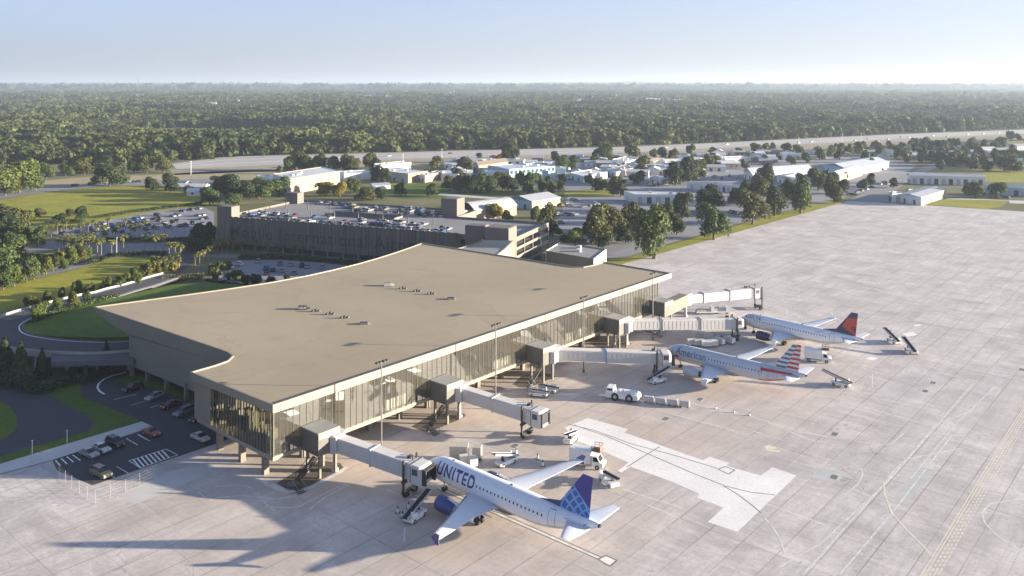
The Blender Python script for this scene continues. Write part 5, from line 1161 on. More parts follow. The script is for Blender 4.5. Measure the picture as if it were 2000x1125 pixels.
rp_ = MB(); rp_.hexa([(hx0, hy0 + .1, 12.9), (hx0 + 14, hy0 + .1, 9.65), (hx0 + 14, hy1 - .1, 9.65), (hx0, hy1 - .1, 12.9), (hx0, hy0 + .1, 13.18), (hx0 + 14, hy0 + .1, 9.9), (hx0 + 14, hy1 - .1, 9.9), (hx0, hy1 - .1, 13.18)]); rp_.build('ramp', M_deck, gar)
pw = MB()
pw.box(hx0 - .2, hx1 + .2, hy0 - .2, hy0, 12.6, 14.1); pw.box(hx0 - .2, hx1 + .2, hy1, hy1 + .2, 12.6, 14.1); pw.box(hx1, hx1 + .2, hy0, hy1, 12.6, 14.1); pw.build('ramp_parapet', M_gc, gar)
# shell below the deck: floors, piers, dark core
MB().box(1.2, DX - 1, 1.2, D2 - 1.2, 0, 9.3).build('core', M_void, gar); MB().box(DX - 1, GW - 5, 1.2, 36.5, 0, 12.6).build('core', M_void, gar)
for z in (3.0, 6.3, 9.6):
    f_ = MB(); f_.box(.5, DX, .5, D2 - .3, z - .2, z + .2) if z < 9 else f_.box(.5, DX, .5, 23, z - .2, z + .2); f_.build('floor', M_gc, gar)
    MB().box(DX + .01, GW - .45, .5, 37.7, z - .21, z + .19).build('floor', M_gc, gar)
ed = MB()                                     # open right-hand flank: spandrels and piers
for z in (2.9, 6.2, 9.5, 12.9): ed.box(GW - .4, GW, 0, 38, z - .55, z + .55 if z < 12 else z + 1.2)
ed.build('spandrel', M_gc, gar)
for k in range(5): MB().box(GW - .55, GW + .03, -.02 + k * 9.4, .5 + k * 9.4, 0, 14.12).build('pier', M_gc, gar)
MB().box(DX, GW, 37.7, 38, 12.2, 14.1).build('parapet', M_gc, gar); MB().box(0, DX, D2 - .3, D2, 0, 14.1).build('rear_wall', M_gc, gar); MB().box(-.02, .3, 0, D2, 1.8, 14.2).build('end_screen', M_scr, gar); MB().box(DX, DX + .3, 38, D2, 0, 14.1).build('rear_wall', M_gc, gar)
scw = MB(); n_ = 118
for k in range(n_):                           # ribbed metal screen hung off the front
    x0 = k * 1.0; x1 = x0 + .96; y0 = -.55 - .22 * (math.sin(k * 1.7) > .2)
    scw.box(x0, x1, y0, -.2, 2.4, 14.3 - .25 * (k % 3 == 0))
scw.build('screen_wall', M_scr, gar)
MB().box(0, 118, -.25, 0, 2.4, 13.9).build('screen_frame', M_gc, gar)
for k in range(16): MB().box(2 + k * 7.6, 2.7 + k * 7.6, -.1, .6, 0, 2.5).build('pier', M_gc, gar)
MB().box(118, GW, -.15, .35, 2.4, 5.9).build('spandrel', M_gc, gar); MB().box(118, GW, -.15, .35, 12.0, 13.9).build('spandrel', M_gc, gar); MB().box(118, GW, -.15, .35, 7.6, 9.6).build('spandrel', M_gc, gar)
bm = text_bm('Mobile International Airport', 7.6, .012, 1.12)
mx = max(v.co.x for v in bm.verts); mn = min(v.co.x for v in bm.verts); sx = 100.0 / (mx - mn)
for v in bm.verts: v.co = Vector((5.0 + (v.co.x - mn) * sx, -.80, 5.4 + v.co.y))
me = bpy.data.meshes.new('sign_lettering'); bm.to_mesh(me); bm.free(); me.materials.append(mat('dark_letters', (.040, .038, .042), .6, var=.1)); link('sign_lettering', me, gar)
def tower(e1a, e1b, e2a, e2b, h, base=0):
    t_ = MB(); t_.box(e1a, e1b, e2a, e2b, base, h); t_.box(e1a + .4, e1b - .4, e2a + .4, e2b - .4, h, h + .12); t_.build('stair_tower', [M_tower], gar)
tower(-2.5, 5.5, -.75, 4.6, 18.4); 
a_ = Ginv(G(572, 394, 14.0)); tower(a_[0] - 4, a_[0] + 3.5, a_[1] - 1, a_[1] + 4.2, 18.4)
a_ = Ginv(G(885, 421, 14.0)); tower(a_[0] - 5.5, a_[0] + 2.4, a_[1] - 1, a_[1] + 7, 21.5)
for k in range(6): MB().box(a_[0] - 5.8 - 5.6 * k - 3, a_[0] - 5.8 - 5.6 * k, a_[1] + .2 - 1.4 * k * 0, a_[1] + .6, 13.2, 16.0 - .45 * k).build('ramp_wall', M_tower, gar)
a_ = Ginv(G(926, 462, 13.5)); tower(a_[0] - 3.2, a_[0] + 4.6, a_[1] - 1.5, a_[1] + 4, 17.9)
a_ = Ginv(G(974, 470, 13.5)); tower(a_[0] - 4.8, a_[0] + 5.0, a_[1] - 2.2, a_[1] + 6, 18.6)
M_pole = mat('pole_dark', (.07, .07, .07), .6, var=0)
for k in range(15):
    e1, e2 = (8 + (k % 8) * 12.5, 20 if k < 8 else 35)
    p = Gg(e1, e2); t = thing('light_pole', '%s light pole from the left in the %s line on the garage roof' % (ORD[k % 8], 'nearer' if k < 8 else 'farther'), 'light pole', (p.x, p.y, 13.2), gang, 'light poles on the garage roof')
    MB().tube((0, 0, 0), (0, 0, 2.4), .28, .26, 8).build('base', M_pole, t); MB().tube((0, 0, 2.4), (0, 0, 5.0), .09, n=6).build('pole', M_pole, t)
qc = random.Random(21)
cols = ['white', 'white', 'silver', 'silver', 'silver', 'grey', 'grey', 'grey', 'black', 'black', 'black', 'blue', 'tan', 'grey', 'dark red']
ROWN = ['front', 'second', 'third', 'fourth', 'fifth', 'rear']
for r_, (e2, occ, x0, x1) in enumerate([(3.4, .62, 6, 112), (9.2, .42, 6, 112), (15.5, .36, 8, 94), (40.5, .42, 40, 94), (46.5, .66, 34, 94), (53.5, .50, 14, 94)]):
    n = 0; e1 = x0; busy = True
    while e1 < x1:
        if qc.random() < .18: busy = not busy
        if (busy and qc.random() < min(1, occ * 1.5)) or (not busy and qc.random() < occ * .3):
            c_ = qc.choice(cols); k_ = qc.choice(['sedan', 'sedan', 'suv']); p = Gg(e1, e2 + qc.uniform(-.3, .3))
            far_car(k_, c_, p, gang + math.pi / 2 * qc.choice([1, -1]) + qc.uniform(-.03, .03), '%s car, %s from left, %s row on the garage roof' % (c_, ordn(n), ROWN[r_]), 'cars on the garage roof', 13.2); n += 1
        e1 += 2.75
# long stay lot
rowsL = [((160, 445.5), (396, 407.5), .36), ((165, 450), (412, 412), .5), ((140, 455.5), (414, 419), .62), ((125, 459), (414, 427), .55), ((200, 458), (414, 437), .5), ((215, 464), (412, 447), .45), ((300, 463), (412, 456), .3)]
for r_, (a, b, occ) in enumerate(rowsL):
    A, B = G(*a), G(*b); d = (B - A); L = d.length; d.normalize(); rz = math.atan2(d.y, d.x) + math.pi / 2; x = 3.; n = 0; busy = True
    while x < L - 2:
        if qc.random() < .15: busy = not busy
        if qc.random() < (occ * 1.15 if busy else occ * .3):
            c_ = qc.choice(cols); p = A + d * x
            far_car(qc.choice(['sedan', 'suv', 'sedan']), c_, p, rz + qc.choice([0, math.pi]), '%s car, %s from left in the %s row from the lawn, lot by garage' % (c_, ordn(n), ORD[r_]), 'cars in the lot left of the garage', .05); n += 1
        x += 2.8
sl = [(465, 519, 'white'), (447, 524, 'white'), (505, 513, 'silver'), (547, 517, 'grey'), (567, 519, 'silver'), (590, 521, 'black'), (600, 523, 'silver'), (630, 524, 'silver'), (520, 527, 'blue'), (533, 530, 'black'), (551, 531, 'silver'), (520, 537, 'black'), (462, 547, 'silver'), (440, 546, 'white'), (575, 536, 'grey')]
sl.sort(); A, B = G(430, 530), G(640, 522); rzs = math.atan2((B - A).y, (B - A).x)
for k, (px, py, c_) in enumerate(sl):
    far_car(qc.choice(['sedan', 'suv']), c_, G(px, py), rzs + math.pi / 2 + (.9 if px < 466 and py < 530 else 0), '%s car, %s from the left in the small lot behind the terminal' % (c_, ordn(k)), 'cars in the small lot behind the terminal', .05)
ind = [(1087, 395), (1095, 402), (1104, 399), (1112, 404), (1120, 391), (1126, 393), (1088, 419), (1093, 421), (1108, 420), (1116, 422), (1122, 421), (1097, 437), (1141, 406), (1152, 404), (1160, 399), (1166, 401), (1270, 363), (1277, 364), (1287, 362), (1436, 418), (1448, 420), (1428, 416), (1660, 381), (1667, 382), (1675, 377), (1680, 374), (1690, 371), (1702, 367), (1717, 361), (1727, 357), (1735, 361),
       (965, 350), (975, 353), (1040, 348), (1090, 345), (1100, 349), (1112, 352), (1125, 347), (1145, 353), (1155, 348), (1240, 340), (1255, 335), (1268, 342), (1280, 337), (1312, 346), (1325, 340), (920, 368), (905, 330), (880, 338), (868, 345), (1395, 346), (1410, 350), (1425, 345), (1440, 349), (1480, 362), (1498, 360), (1525, 366), (1300, 352), (1335, 331), (1350, 334), (1075, 350), (1085, 357), (1180, 343), (1190, 346), (1205, 350), (1215, 345), (1776, 372), (1768, 378), (1950, 386), (1965, 388)]
ind.sort(); nc_ = {}
for k, (px, py) in enumerate(ind):
    c_ = qc.choice(cols); near = min(((abs(px - x) + abs(py - y) * 3, nm) for x, y, nm in [(1066, 400, 'the gabled teal and cream shed'), (952, 410, 'the arched hangar'), (1280, 385, 'the white flat roofed depot'), (1400, 365, 'the long low white block'), (1520, 340, 'the big pale roofed warehouse'), (1700, 370, 'the road into the apron'), (1020, 332, 'the long teal building'), (1850, 375, 'the grey roofed shed by the apron')]))[1]
    nc_[near] = nc_.get(near, 0) + 1
    far_car(qc.choice(['sedan', 'suv', 'suv']), c_, G(px, py), qc.choice([-.3, 1.27, .5, 2.1]), '%s car near %s, %s car from the left there' % (c_, near, ordn(nc_[near] - 1)), 'cars scattered in the industrial estate', .07)
hwc = [(1560, 280), (1585, 278), (1670, 276), (1695, 272), (1715, 277), (1735, 273), (1760, 269), (1775, 270), (1800, 272), (1822, 266), (1850, 268), (1890, 263), (1920, 262), (1950, 260), (660, 309), (760, 306), (880, 301), (1300, 289), (1420, 283)]
hwc.sort()
for k, (px, py) in enumerate(hwc): far_car('suv', qc.choice(['white', 'black', 'grey', 'silver']), G(px, py), .62, 'small vehicle on the far highway, %s from the left' % ordn(k), 'vehicles on the highway', .1)
for k, (px, py) in enumerate([(145, 364), (152, 363.5), (178, 361), (186, 360), (196, 358), (205, 358.5), (260, 356), (272, 356), (282, 355.5)]): far_car('suv', qc.choice(cols), G(px, py), .5, 'car on the road behind the big lawn, %s from the left' % ordn(k), 'cars on the road behind the lawn', .06)

# ---------------------------------------------------------------- link between terminal and garage, annex
M_sl = mat('slope_roof', (.30, .29, .245), .6, var=.08, scale=.3)
lk = thing('connector_canopy', 'olive curved sloping canopy linking the terminal roof to the garage towers', 'canopy', T(120, 97), TA)
P = [G(885, 487, 13.5), G(950, 468, 16.2), G(1000, 470, 15.5), G(1006, 500, 13.5)]
LP = [G(884, 489, 13.2), G(905, 484, 13.3), G(925, 478, 13.8), G(945, 469, 15.5)]; RP2 = [G(962, 503, 13.2), G(975, 495, 13.3), G(990, 483, 14.0), G(1003, 470, 16.0)]
LP = catmull(LP, 5); RP2 = catmull(RP2, 5); inv = lk.matrix_basis.inverted(); mb = MB(); rings = []
for a, b in zip(LP, RP2):
    a, b = inv @ a, inv @ b; rings.append([a, b, b - Vector((0, 0, .5)), a - Vector((0, 0, .5))])
mb.loft(rings, 0, False); mb.build('roof', M_sl, lk)
mb = MB(); rr = []
for b in RP2: b = inv @ b; rr.append([b + Vector((.05, -.05, .1)), Vector((b.x + .05, b.y - .05, .2)), Vector((b.x - .4, b.y + .4, .2)), b + Vector((-.4, .4, .1))])
mb.loft(rr, 0, False); mb.build('side_wall', M_fas, lk)
mb = MB(); rr = []
for b in LP: b = inv @ b; rr.append([b + Vector((-.05, -.05, .35)), b + Vector((-.05, -.05, -.6)), b + Vector((-.4, .3, -.6)), b + Vector((-.4, .3, .35))])
mb.loft(rr, 0, False); mb.build('edge_beam', M_gc, lk)
# ---------------------------------------------------------------- buildings of the estate
M_bw = mat('wall_white', (.62, .60, .56), .7, var=.06, scale=.1); M_bc = mat('wall_cream', (.29, .23, .165), .7, var=.06, scale=.1); M_bt = mat('wall_teal', (.30, .42, .46), .6, var=.1, scale=.1); M_bp = mat('wall_pinkish', (.24, .17, .13), .7, var=.06)
M_rw = mat('metal_roof_white', (.565, .56, .545), .45, var=.12, scale=.08, vscale2=.6); M_rg = mat('metal_roof_grey', (.36, .37, .385), .5, var=.12, scale=.08, vscale2=.6); M_rb = mat('metal_roof_blue', (.48, .505, .52), .45, var=.12, scale=.08, vscale2=.6); M_dw = mat('door_dark', (.05, .055, .06), .6); M_gw = mat('pane_teal', (.05, .10, .12), .12, var=0)
def building(label, A, B, C, ztop, wallL, wallR, roofm, kind='flat', rise=1.5, doors=3, name='warehouse', cat='building', windows=0, sgn=None, B0=None):
    """A left base, B nearest base corner, C right base (photo points); ztop height in metres"""
    a, b, c = G(*A), G(*B), G(*C); u = (a - b); w_ = (c - b); lu, lw = u.length, w_.length
    rz = math.atan2(w_.y, w_.x); t = thing(name, label, cat, b, rz)
    un = Vector((lu, 0, 0)); ang = math.atan2(u.y, u.x) - rz; ux, uy = math.cos(ang) * lu, math.sin(ang) * lu
    if uy < 3: uy = max(uy, 8); ux = 0
    def pt(s, r_, z): return (s * lw + r_ * ux, r_ * uy, z)
    def quad(s0, s1, r0, r1, z0, z1, th, m, nm, par=t, face=None):
        mb = MB(); mb.hexa([pt(s0, r0, z0), pt(s1, r0, z0), pt(s1, r1, z0), pt(s0, r1, z0), pt(s0, r0, z1), pt(s1, r0, z1), pt(s1, r1, z1), pt(s0, r1, z1)]); return mb.build(nm, m, par)
    e = .25 / max(lw, uy); H_ = ztop
    quad(0, 1, 0, e * 1.0, 0, H_, 0, wallR, 'wall'); quad(0, 1, 1 - e, 1, 0, H_, 0, wallR, 'wall'); quad(0, e, e, 1 - e, 0, H_, 0, wallL, 'wall'); quad(1 - e, 1, e, 1 - e, 0, H_, 0, wallL, 'wall')
    if kind == 'flat':
        quad(e, 1 - e, e, 1 - e, H_ - .6, H_ - .35, 0, roofm, 'roof')
        rq = random.Random(int(A[0]))
        for k in range(max(2, int(lw * uy / 350))):
            s, r_ = rq.uniform(.15, .85), rq.uniform(.2, .8); x, y, _ = pt(s, r_, 0); MB().box(x - 1.1, x + 1.1, y - .8, y + .8, H_ - .345, H_ + .7).build('roof_unit', M_bw if k % 2 else M_rg, t)
    else:
        along = kind.endswith('u')             # ridge along the left-hand side direction
        mb = MB(); n_ = 9 if kind.startswith('arch') else 3; R1 = []
        for k in range(n_):
            f = k / (n_ - 1); h = H_ + rise * (math.sin(math.pi * f) if n_ > 3 else 1 - abs(2 * f - 1)) + .03
            o_ = -.02 + 1.04 * f
            R1.append((o_, h))
        rings = []
        for g_ in (-.015, 1.015):
            rg = [(pt(o_, g_, h) if along else pt(g_, o_, h)) for o_, h in R1]; rings.append(rg + [(p[0], p[1], p[2] - .28) for p in reversed(rg)])
        mb.loft(rings, 0, False); mb.build('roof', roofm, t)
        for g_ in (.003, .997):
            mb = MB(); lo = [(pt(max(0, min(1, o_)), g_, h - .3) if along else pt(g_, max(0, min(1, o_)), h - .3)) for o_, h in R1]; base = [(lo[-1][0], lo[-1][1], H_ - .6), (lo[0][0], lo[0][1], H_ - .6)]
            mb.add(lo + base, [list(range(len(lo) + 2)), list(range(len(lo) + 2))[::-1]]); mb.build('gable', wallR if along else wallL, t)
    for k in range(doors):
        s = (k + .6) / (doors + .2); wd = min(4.2, lw / (doors + 1) * .6); x, y, _ = pt(s, 0, 0); MB().box(x - wd / 2, x + wd / 2, y - .06, y + .02, .05, min(H_ * .7, 4.2)).build('door', M_dw if k % 2 else M_rg, t)
    nl = max(2, int(uy / 9))
    for k in range(nl):
        r_ = (k + .6) / (nl + .2); x, y, _ = pt(0, r_, 0); MB().box(x - .08, x + .02, y - 1.0, y + 1.0, .1, min(H_ * .6, 3.0)).build('door', M_dw, t)
    for k in range(windows):
        s = (k + .5) / windows; x, y, _ = pt(s, 0, 0); wd = lw / windows * .62; MB().box(x - wd / 2, x + wd / 2, y - .09, y + .03, H_ * .45, H_ * .8).build('window', M_gw, t)
    return t
building('tall plain cream box hall with pale roof behind the garage', (533, 369), (566, 380), (664, 362), 10.5, M_bw, M_bc, M_rw, 'flat', doors=2, name='hall')
building('white complex with broad pale roof right of the cream hall', (729, 350), (797, 358), (836, 352), 7.2, M_rg, M_bp, M_rw, 'flat', doors=1, name='hall')
building('cream block attached at the right of the white complex', (817, 355), (830, 357), (868, 348), 5.5, M_bw, M_bc, M_rw, 'flat', doors=2, name='hall')
building('white raised roof block at the back of the white complex', (730, 342), (742, 345), (803, 338), 9.0, M_bw, M_bw, M_rw, 'flat', doors=1, name='hall')
building('light blue low shed between the cream hall and the white complex', (660, 348), (672, 353), (728, 350), 5.5, M_bt, M_rb, M_rb, 'flat', doors=1)
building('small white shed left of the cream hall', (500, 352), (508, 360), (537, 362), 4.5, M_bw, M_bw, M_rw, 'flat', doors=1)
building('small open shed with grey roof below the white complex', (722, 366), (728, 371), (763, 369), 2.8, M_rg, M_rg, M_rg, 'gable', 1.0, doors=1)
building('long two storey teal glazed office with white top', (960, 340), (995, 348), (1084, 341), 7.0, M_bt, M_bt, M_rb, 'flat', doors=0, windows=11, name='office_block')
building('cream curved roof shed left of the long teal office', (926, 333), (935, 339), (992, 331), 6.5, M_bw, M_bc, M_bc, 'gable', 2.2, doors=1)
building('hangar with grey arched roof beside the garage tower', (896, 424), (928, 432), (1009, 420), 5.6, M_void, M_bc, M_rg, 'arch', 3.6, doors=1, name='hangar')
building('gabled shed with teal end and cream side near the arched hangar', (990, 404), (1039, 411), (1094, 402), 5.2, M_bt, M_bc, M_rg, 'gable', 2.4, doors=1)
building('wide white depot with flat roof and dark bay doors', (1219, 390), (1240, 397), (1350, 399), 5.6, M_bw, M_bw, M_rw, 'flat', doors=6)
building('long low white block with a row of doors before the big warehouse', (1341, 368), (1381, 373), (1466, 378), 5.0, M_bw, M_bw, M_rw, 'flat', doors=9)
building('big warehouse with pale blue grey low gable roof', (1453, 347), (1470, 354), (1588, 346), 5.5, M_bw, M_bt, M_rb, 'gable', 3.4, doors=2)
building('small house like shed with orange end beside the big warehouse', (1517, 356), (1548, 362), (1574, 354), 4.0, M_bw, M_bp, M_rb, 'gable', 1.8, doors=1)
building('long blue roofed works with several roof steps', (1610, 335), (1655, 345), (1736, 330), 6.0, M_bt, M_bw, M_rb, 'gable', 2.6, doors=3)
building('cream gabled barn end with bright front beside the blue roofed works', (1618, 350), (1640, 357), (1684, 343), 5.0, M_bc, M_bc, M_rw, 'gable', 2.2, doors=1)
building('long white shed with ribbed wall and lit gable end on the right', (1772, 357), (1778, 359), (1924, 363), 6.2, M_bw, M_bw, M_rw, 'gable', 1.6, doors=10)
building('grey roofed low shed standing at the edge of the apron', (1757, 395.5), (1799, 402), (1848, 386), 5.2, M_bw, M_bc, M_rg, 'gable', 1.0, doors=4)
building('white lean-to at the left end of the grey roofed apron shed', (1737, 391), (1743, 396), (1762, 395), 5.5, M_bw, M_bw, M_rw, 'flat', doors=1)
building('long teal fronted shed at the right edge behind the round trees', (1922, 378), (1926, 380), (2045, 386), 5.4, M_bt, M_bt, M_rw, 'gable', 1.4, doors=7)
building('low white roofed store behind the leafy estate trees', (1366, 318), (1374, 322), (1462, 317), 4.5, M_bw, M_bw, M_rw, 'flat', doors=4)
building('white and teal mixed block in the middle of the estate', (1114, 350), (1138, 357), (1186, 348), 5.0, M_bt, M_bw, M_rw, 'flat', doors=3)
building('pinkish fronted block right of the mixed white block', (1184, 342), (1203, 348), (1245, 337), 5.0, M_bt, M_bp, M_rg, 'flat', doors=2)
building('pale green shed under the big tree by the highway', (1196, 322), (1220, 327), (1248, 320), 5.0, M_bt, M_bw, M_rw, 'flat', doors=1)
building('small cream house right of the pale green shed', (1264, 322), (1272, 326), (1290, 322), 4.5, M_bw, M_bc, M_bc, 'gable', 1.6, doors=1, name='house')
building('red roofed house beside the huge dark tree near the highway', (955, 316), (965, 319), (984, 315), 4.5, M_bw, M_bw, mat('roof_red', (.30, .09, .06), .7), 'gable', 2.2, doors=1, name='house')
building('low pale shed with pinkish front near the right of the mixed blocks', (1270, 356), (1292, 362), (1330, 356), 4.0, M_bw, M_bp, M_rw, 'flat', doors=2)
building('low grey shed partly hidden by the trees in front of the depot', (1262, 447), (1286, 452), (1306, 443), 4.2, M_bw, M_bc, M_rg, 'flat', doors=1)
building('plain grey annex with flat roof behind the terminal', (1066, 527), (1160, 545), (1184, 524), 7.6, M_gc, M_bw, M_boxr, 'flat', doors=2, name='annex')
hz_ = {}
for k, (px, py, w_, d_, h_, wl, rf) in enumerate(sorted([(1850, 300, 14, 9, 3.5, M_bw, M_rg), (1870, 306, 12, 9, 3.4, M_bw, M_rw), (1888, 296, 16, 10, 3.5, M_bt, M_rg), (1905, 304, 12, 8, 3.4, M_bp, M_rg), (1925, 298, 15, 9, 3.5, M_bw, M_rb), (1944, 306, 12, 9, 3.4, M_bw, M_rg), (1962, 300, 16, 9, 3.5, M_bt, M_rg), (1980, 308, 14, 9, 3.5, M_bw, M_rw), (1995, 292, 18, 10, 3.6, M_bw, M_rg), (1902, 315, 12, 8, 3.4, M_bc, M_rw), (1852, 313, 11, 8, 3.3, M_bw, M_rg), (1790, 311, 16, 9, 3.5, M_bc, M_rg), (1808, 305, 12, 8, 3.4, M_bw, M_rg),
      (1975, 322, 13, 9, 3.5, M_bp, M_rg), (1560, 311, 20, 10, 4, M_bw, M_rw), (1590, 305, 14, 9, 3.5, M_bw, M_rg), (1500, 318, 16, 9, 3.6, M_bp, M_rg), (1480, 310, 14, 8, 3.4, M_bw, M_rg), (1425, 327, 16, 9, 3.8, M_bc, M_rw), (1310, 322, 15, 9, 3.6, M_bw, M_rw), (1340, 317, 14, 9, 3.6, M_bc, M_rg), (1160, 326, 16, 9, 3.8, M_bw, M_rg), (1095, 331, 15, 8, 3.6, M_bt, M_rw), (905, 345, 14, 8, 3.5, M_bw, M_rw), (880, 352, 12, 8, 3.2, M_bw, M_rg), (375, 372, 22, 8, 3, M_bw, M_rw), (395, 381, 18, 8, 2.8, M_bw, M_rw), (350, 366, 16, 7, 3, M_bw, M_rg)], key=lambda h: h[0])):
    p = G(px, py)
    zone = 'in the housing at the right' if px > 1780 else ('beyond the big warehouse' if px > 1400 else ('in the middle of the estate' if px > 860 else 'beside the trees right of the big lawn'))
    hz_[zone] = hz_.get(zone, 0) + 1
    if px > 1780: w_, d_, h_ = w_ * 1.25, d_ * 1.3, h_ * 1.25
    t = thing('house', '%s house %s, %s from left there' % ('white roofed' if rf is M_rw else ('blue roofed' if rf is M_rb else 'grey roofed'), zone, ordn(hz_[zone] - 1)), 'house', p, -.12 + .3 * ((k * 7) % 5 - 2) / 2, 'small houses around the estate')
    MB().box(-w_ / 2, w_ / 2, -d_ / 2, d_ / 2, 0, h_).build('wall', wl, t)
    r_ = MB(); r_.loft([[(x, -d_ / 2 - .5, h_ + .01), (x, 0, h_ + 1.9), (x, d_ / 2 + .5, h_ + .01)] for x in (-w_ / 2 - .4, w_ / 2 + .4)], 0, False); r_.build('roof', rf, t)
    MB().box(-.5, .5, -d_ / 2 - .04, -d_ / 2 + .02, .05, 2.1).build('door', M_dw, t)
    for x in (-w_ * .3, w_ * .3): MB().box(x - .8, x + .8, -d_ / 2 - .04, -d_ / 2 + .02, 1.0, 2.2).build('window', M_gw, t)

# many small low sheds between the trees of the estate, too small to tell apart
sq = random.Random(77); SH = []
for k, (wl, rf, gable) in enumerate([(M_bw, M_rw, 1), (M_bw, M_rg, 1), (M_bc, M_rw, 0), (M_bt, M_rb, 1), (M_bw, M_rw, 0), (M_bp, M_rg, 1)]):
    m_ = MB(); m_.box(-.5, .5, -.5, .5, 0, .75)
    if gable: m_.loft([[(x, -.54, .751), (x, 0, 1.05), (x, .54, .751)] for x in (-.52, .52)], 1, False)
    else: m_.box(-.52, .52, -.52, .52, .751, .85, 1); m_.box(-.2, .05, -.1, .15, .851, 1.0, 1)
    for x in (-.3, .1): m_.box(x, x + .14, -.512, -.5, .05, .5, 2)
    SH.append(m_.mesh('shed', [wl, rf, M_dw]))
spots = 0
while spots < 125:
    px, py = sq.uniform(870, 1800), sq.uniform(300, 346)
    hi_ = np.interp(px, [870, 1250, 1450, 1600, 1800], [318, 309, 300, 296, 288]); lo_ = np.interp(px, [870, 1100, 1300, 1450, 1600, 1800], [350, 352, 350, 326, 312, 310])
    if not (hi_ < py < lo_) : continue
    p = G(px, py); s_ = sq.uniform(8, 18); o = link('shed', SH[sq.randrange(6)], None, p, -.12 + sq.choice([0, 0, 1.57]) + sq.uniform(-.1, .1), (s_, s_ * sq.uniform(.5, .8), sq.uniform(4.2, 6)))
    tag(o, 'small low pale shed among the trees of the industrial estate', 'shed', 'small sheds of the industrial estate'); spots += 1
# ---------------------------------------------------------------- vegetation
def leaf_mat(name, a, b_, dark=.5):
    m, nt, b = newmat(name); b.inputs['Roughness'].default_value = .65; b.inputs['Specular IOR Level'].default_value = .2
    oi = N(nt, 'ShaderNodeObjectInfo'); g = N(nt, 'ShaderNodeNewGeometry')
    c = mix(nt, oi.outputs['Random'], a, b_); c = mix(nt, math_(nt, 'MULTIPLY', g.outputs['Random Per Island'], .55), c, tuple(x * dark for x in a))
    sel = math_(nt, 'GREATER_THAN', g.outputs['Random Per Island'], .86); c = mix(nt, math_(nt, 'MULTIPLY', sel, .5), c, tuple(min(1, x * 1.7) for x in b_))
    nt.links.new(c, b.inputs['Base Color'])
    tr = N(nt, 'ShaderNodeBsdfTranslucent'); nt.links.new(c, tr.inputs[0]); ms = N(nt, 'ShaderNodeMixShader'); ms.inputs[0].default_value = .28
    nt.links.new(b.outputs[0], ms.inputs[1]); nt.links.new(tr.outputs[0], ms.inputs[2]); nt.links.new(ms.outputs[0], nt.nodes['Material Output'].inputs['Surface']); return m
M_leaf = leaf_mat('leaf_green', (.058, .088, .026), (.092, .124, .036)); M_leafd = leaf_mat('leaf_dark', (.040, .060, .026), (.060, .082, .032)); M_leafl = leaf_mat('leaf_light', (.075, .11, .025), (.115, .135, .035)); M_leafo = leaf_mat('leaf_olive', (.078, .088, .028), (.115, .108, .034))
M_leafy = leaf_mat('leaf_yellow', (.22, .18, .03), (.28, .22, .05)); M_forest = leaf_mat('forest_leaf', (.046, .068, .024), (.104, .120, .042), .5)
if True:
    nt_ = M_forest.node_tree; pb_ = nt_.nodes['Principled BSDF']; src = pb_.inputs['Base Color'].links[0].from_socket
    tone = mix(nt_, ramp(nt_, noise(nt_, .0055, 5, .7), [(.36, 0), (.64, 1)]), (.55, .64, .68), (1.45, 1.32, .95)); cc = mix(nt_, 1.0, src, tone, 'MULTIPLY'); nt_.links.new(cc, pb_.inputs['Base Color'])
M_bark = mat('bark', (.10, .085, .07), .9, obj=True); M_palm = leaf_mat('palm_frond', (.10, .12, .03), (.20, .185, .06)); M_ptr = mat('palm_trunk', (.20, .17, .13), .9, obj=True)
def crown_mesh(seed, n, leaf, lobes=7, flatn=.8, spread=.62, m=None, base=0.):
    """unit crown (radius 1, height about 2*flatn) of leaf faces on uneven lobes"""
    q = np.random.RandomState(seed); V = []; Fc = []
    L = []
    for k in range(lobes):
        a = q.uniform(0, 6.283); r = spread * q.uniform(.35, 1) if k else 0; z = flatn * q.uniform(-.55, .62) if k else flatn * .15
        L.append((r * math.cos(a), r * math.sin(a), z, q.uniform(.34, .56) if k else .62))
    L = np.array(L); wts = L[:, 3] ** 2; wts /= wts.sum()
    ks = q.choice(len(L), n, p=wts); d = q.normal(size=(n, 3)); d /= np.linalg.norm(d, axis=1)[:, None]
    d[:, 2] = np.where(d[:, 2] < -.55, -d[:, 2], d[:, 2])
    rr = L[ks, 3] * (q.uniform(.45, 1.05, n)) ** .5
    C = L[ks, :3] + d * rr[:, None] * np.array([1, 1, flatn]); C[:, 2] += flatn * .95 + base
    nrm = d * .75 + q.normal(size=(n, 3)) * .45; nrm /= np.linalg.norm(nrm, axis=1)[:, None]
    t = np.cross(nrm, q.normal(size=(n, 3))); t /= np.linalg.norm(t, axis=1)[:, None]; b_ = np.cross(nrm, t)
    s = leaf * q.uniform(.6, 1.25, n)[:, None]
    lo, hi = np.percentile(C[:, 2], 1.5), np.percentile(C[:, 2], 99); C[:, 2] = (C[:, 2] - lo) / (hi - lo) * 2 * flatn
    P = np.stack([C - t * s - b_ * s * .6, C + t * s * .3 - b_ * s * .9, C + t * s + b_ * s * .5, C - t * s * .35 + b_ * s * .95], 1).reshape(-1, 3)
    me = bpy.data.meshes.new('crown'); me.vertices.add(4 * n); me.vertices.foreach_set('co', P.ravel()); me.loops.add(4 * n); me.loops.foreach_set('vertex_index', np.arange(4 * n)); me.polygons.add(n)
    me.polygons.foreach_set('loop_start', np.arange(0, 4 * n, 4)); me.polygons.foreach_set('loop_total', np.full(n, 4)); me.update(calc_edges=True)
    if m: me.materials.append(m)
    return me
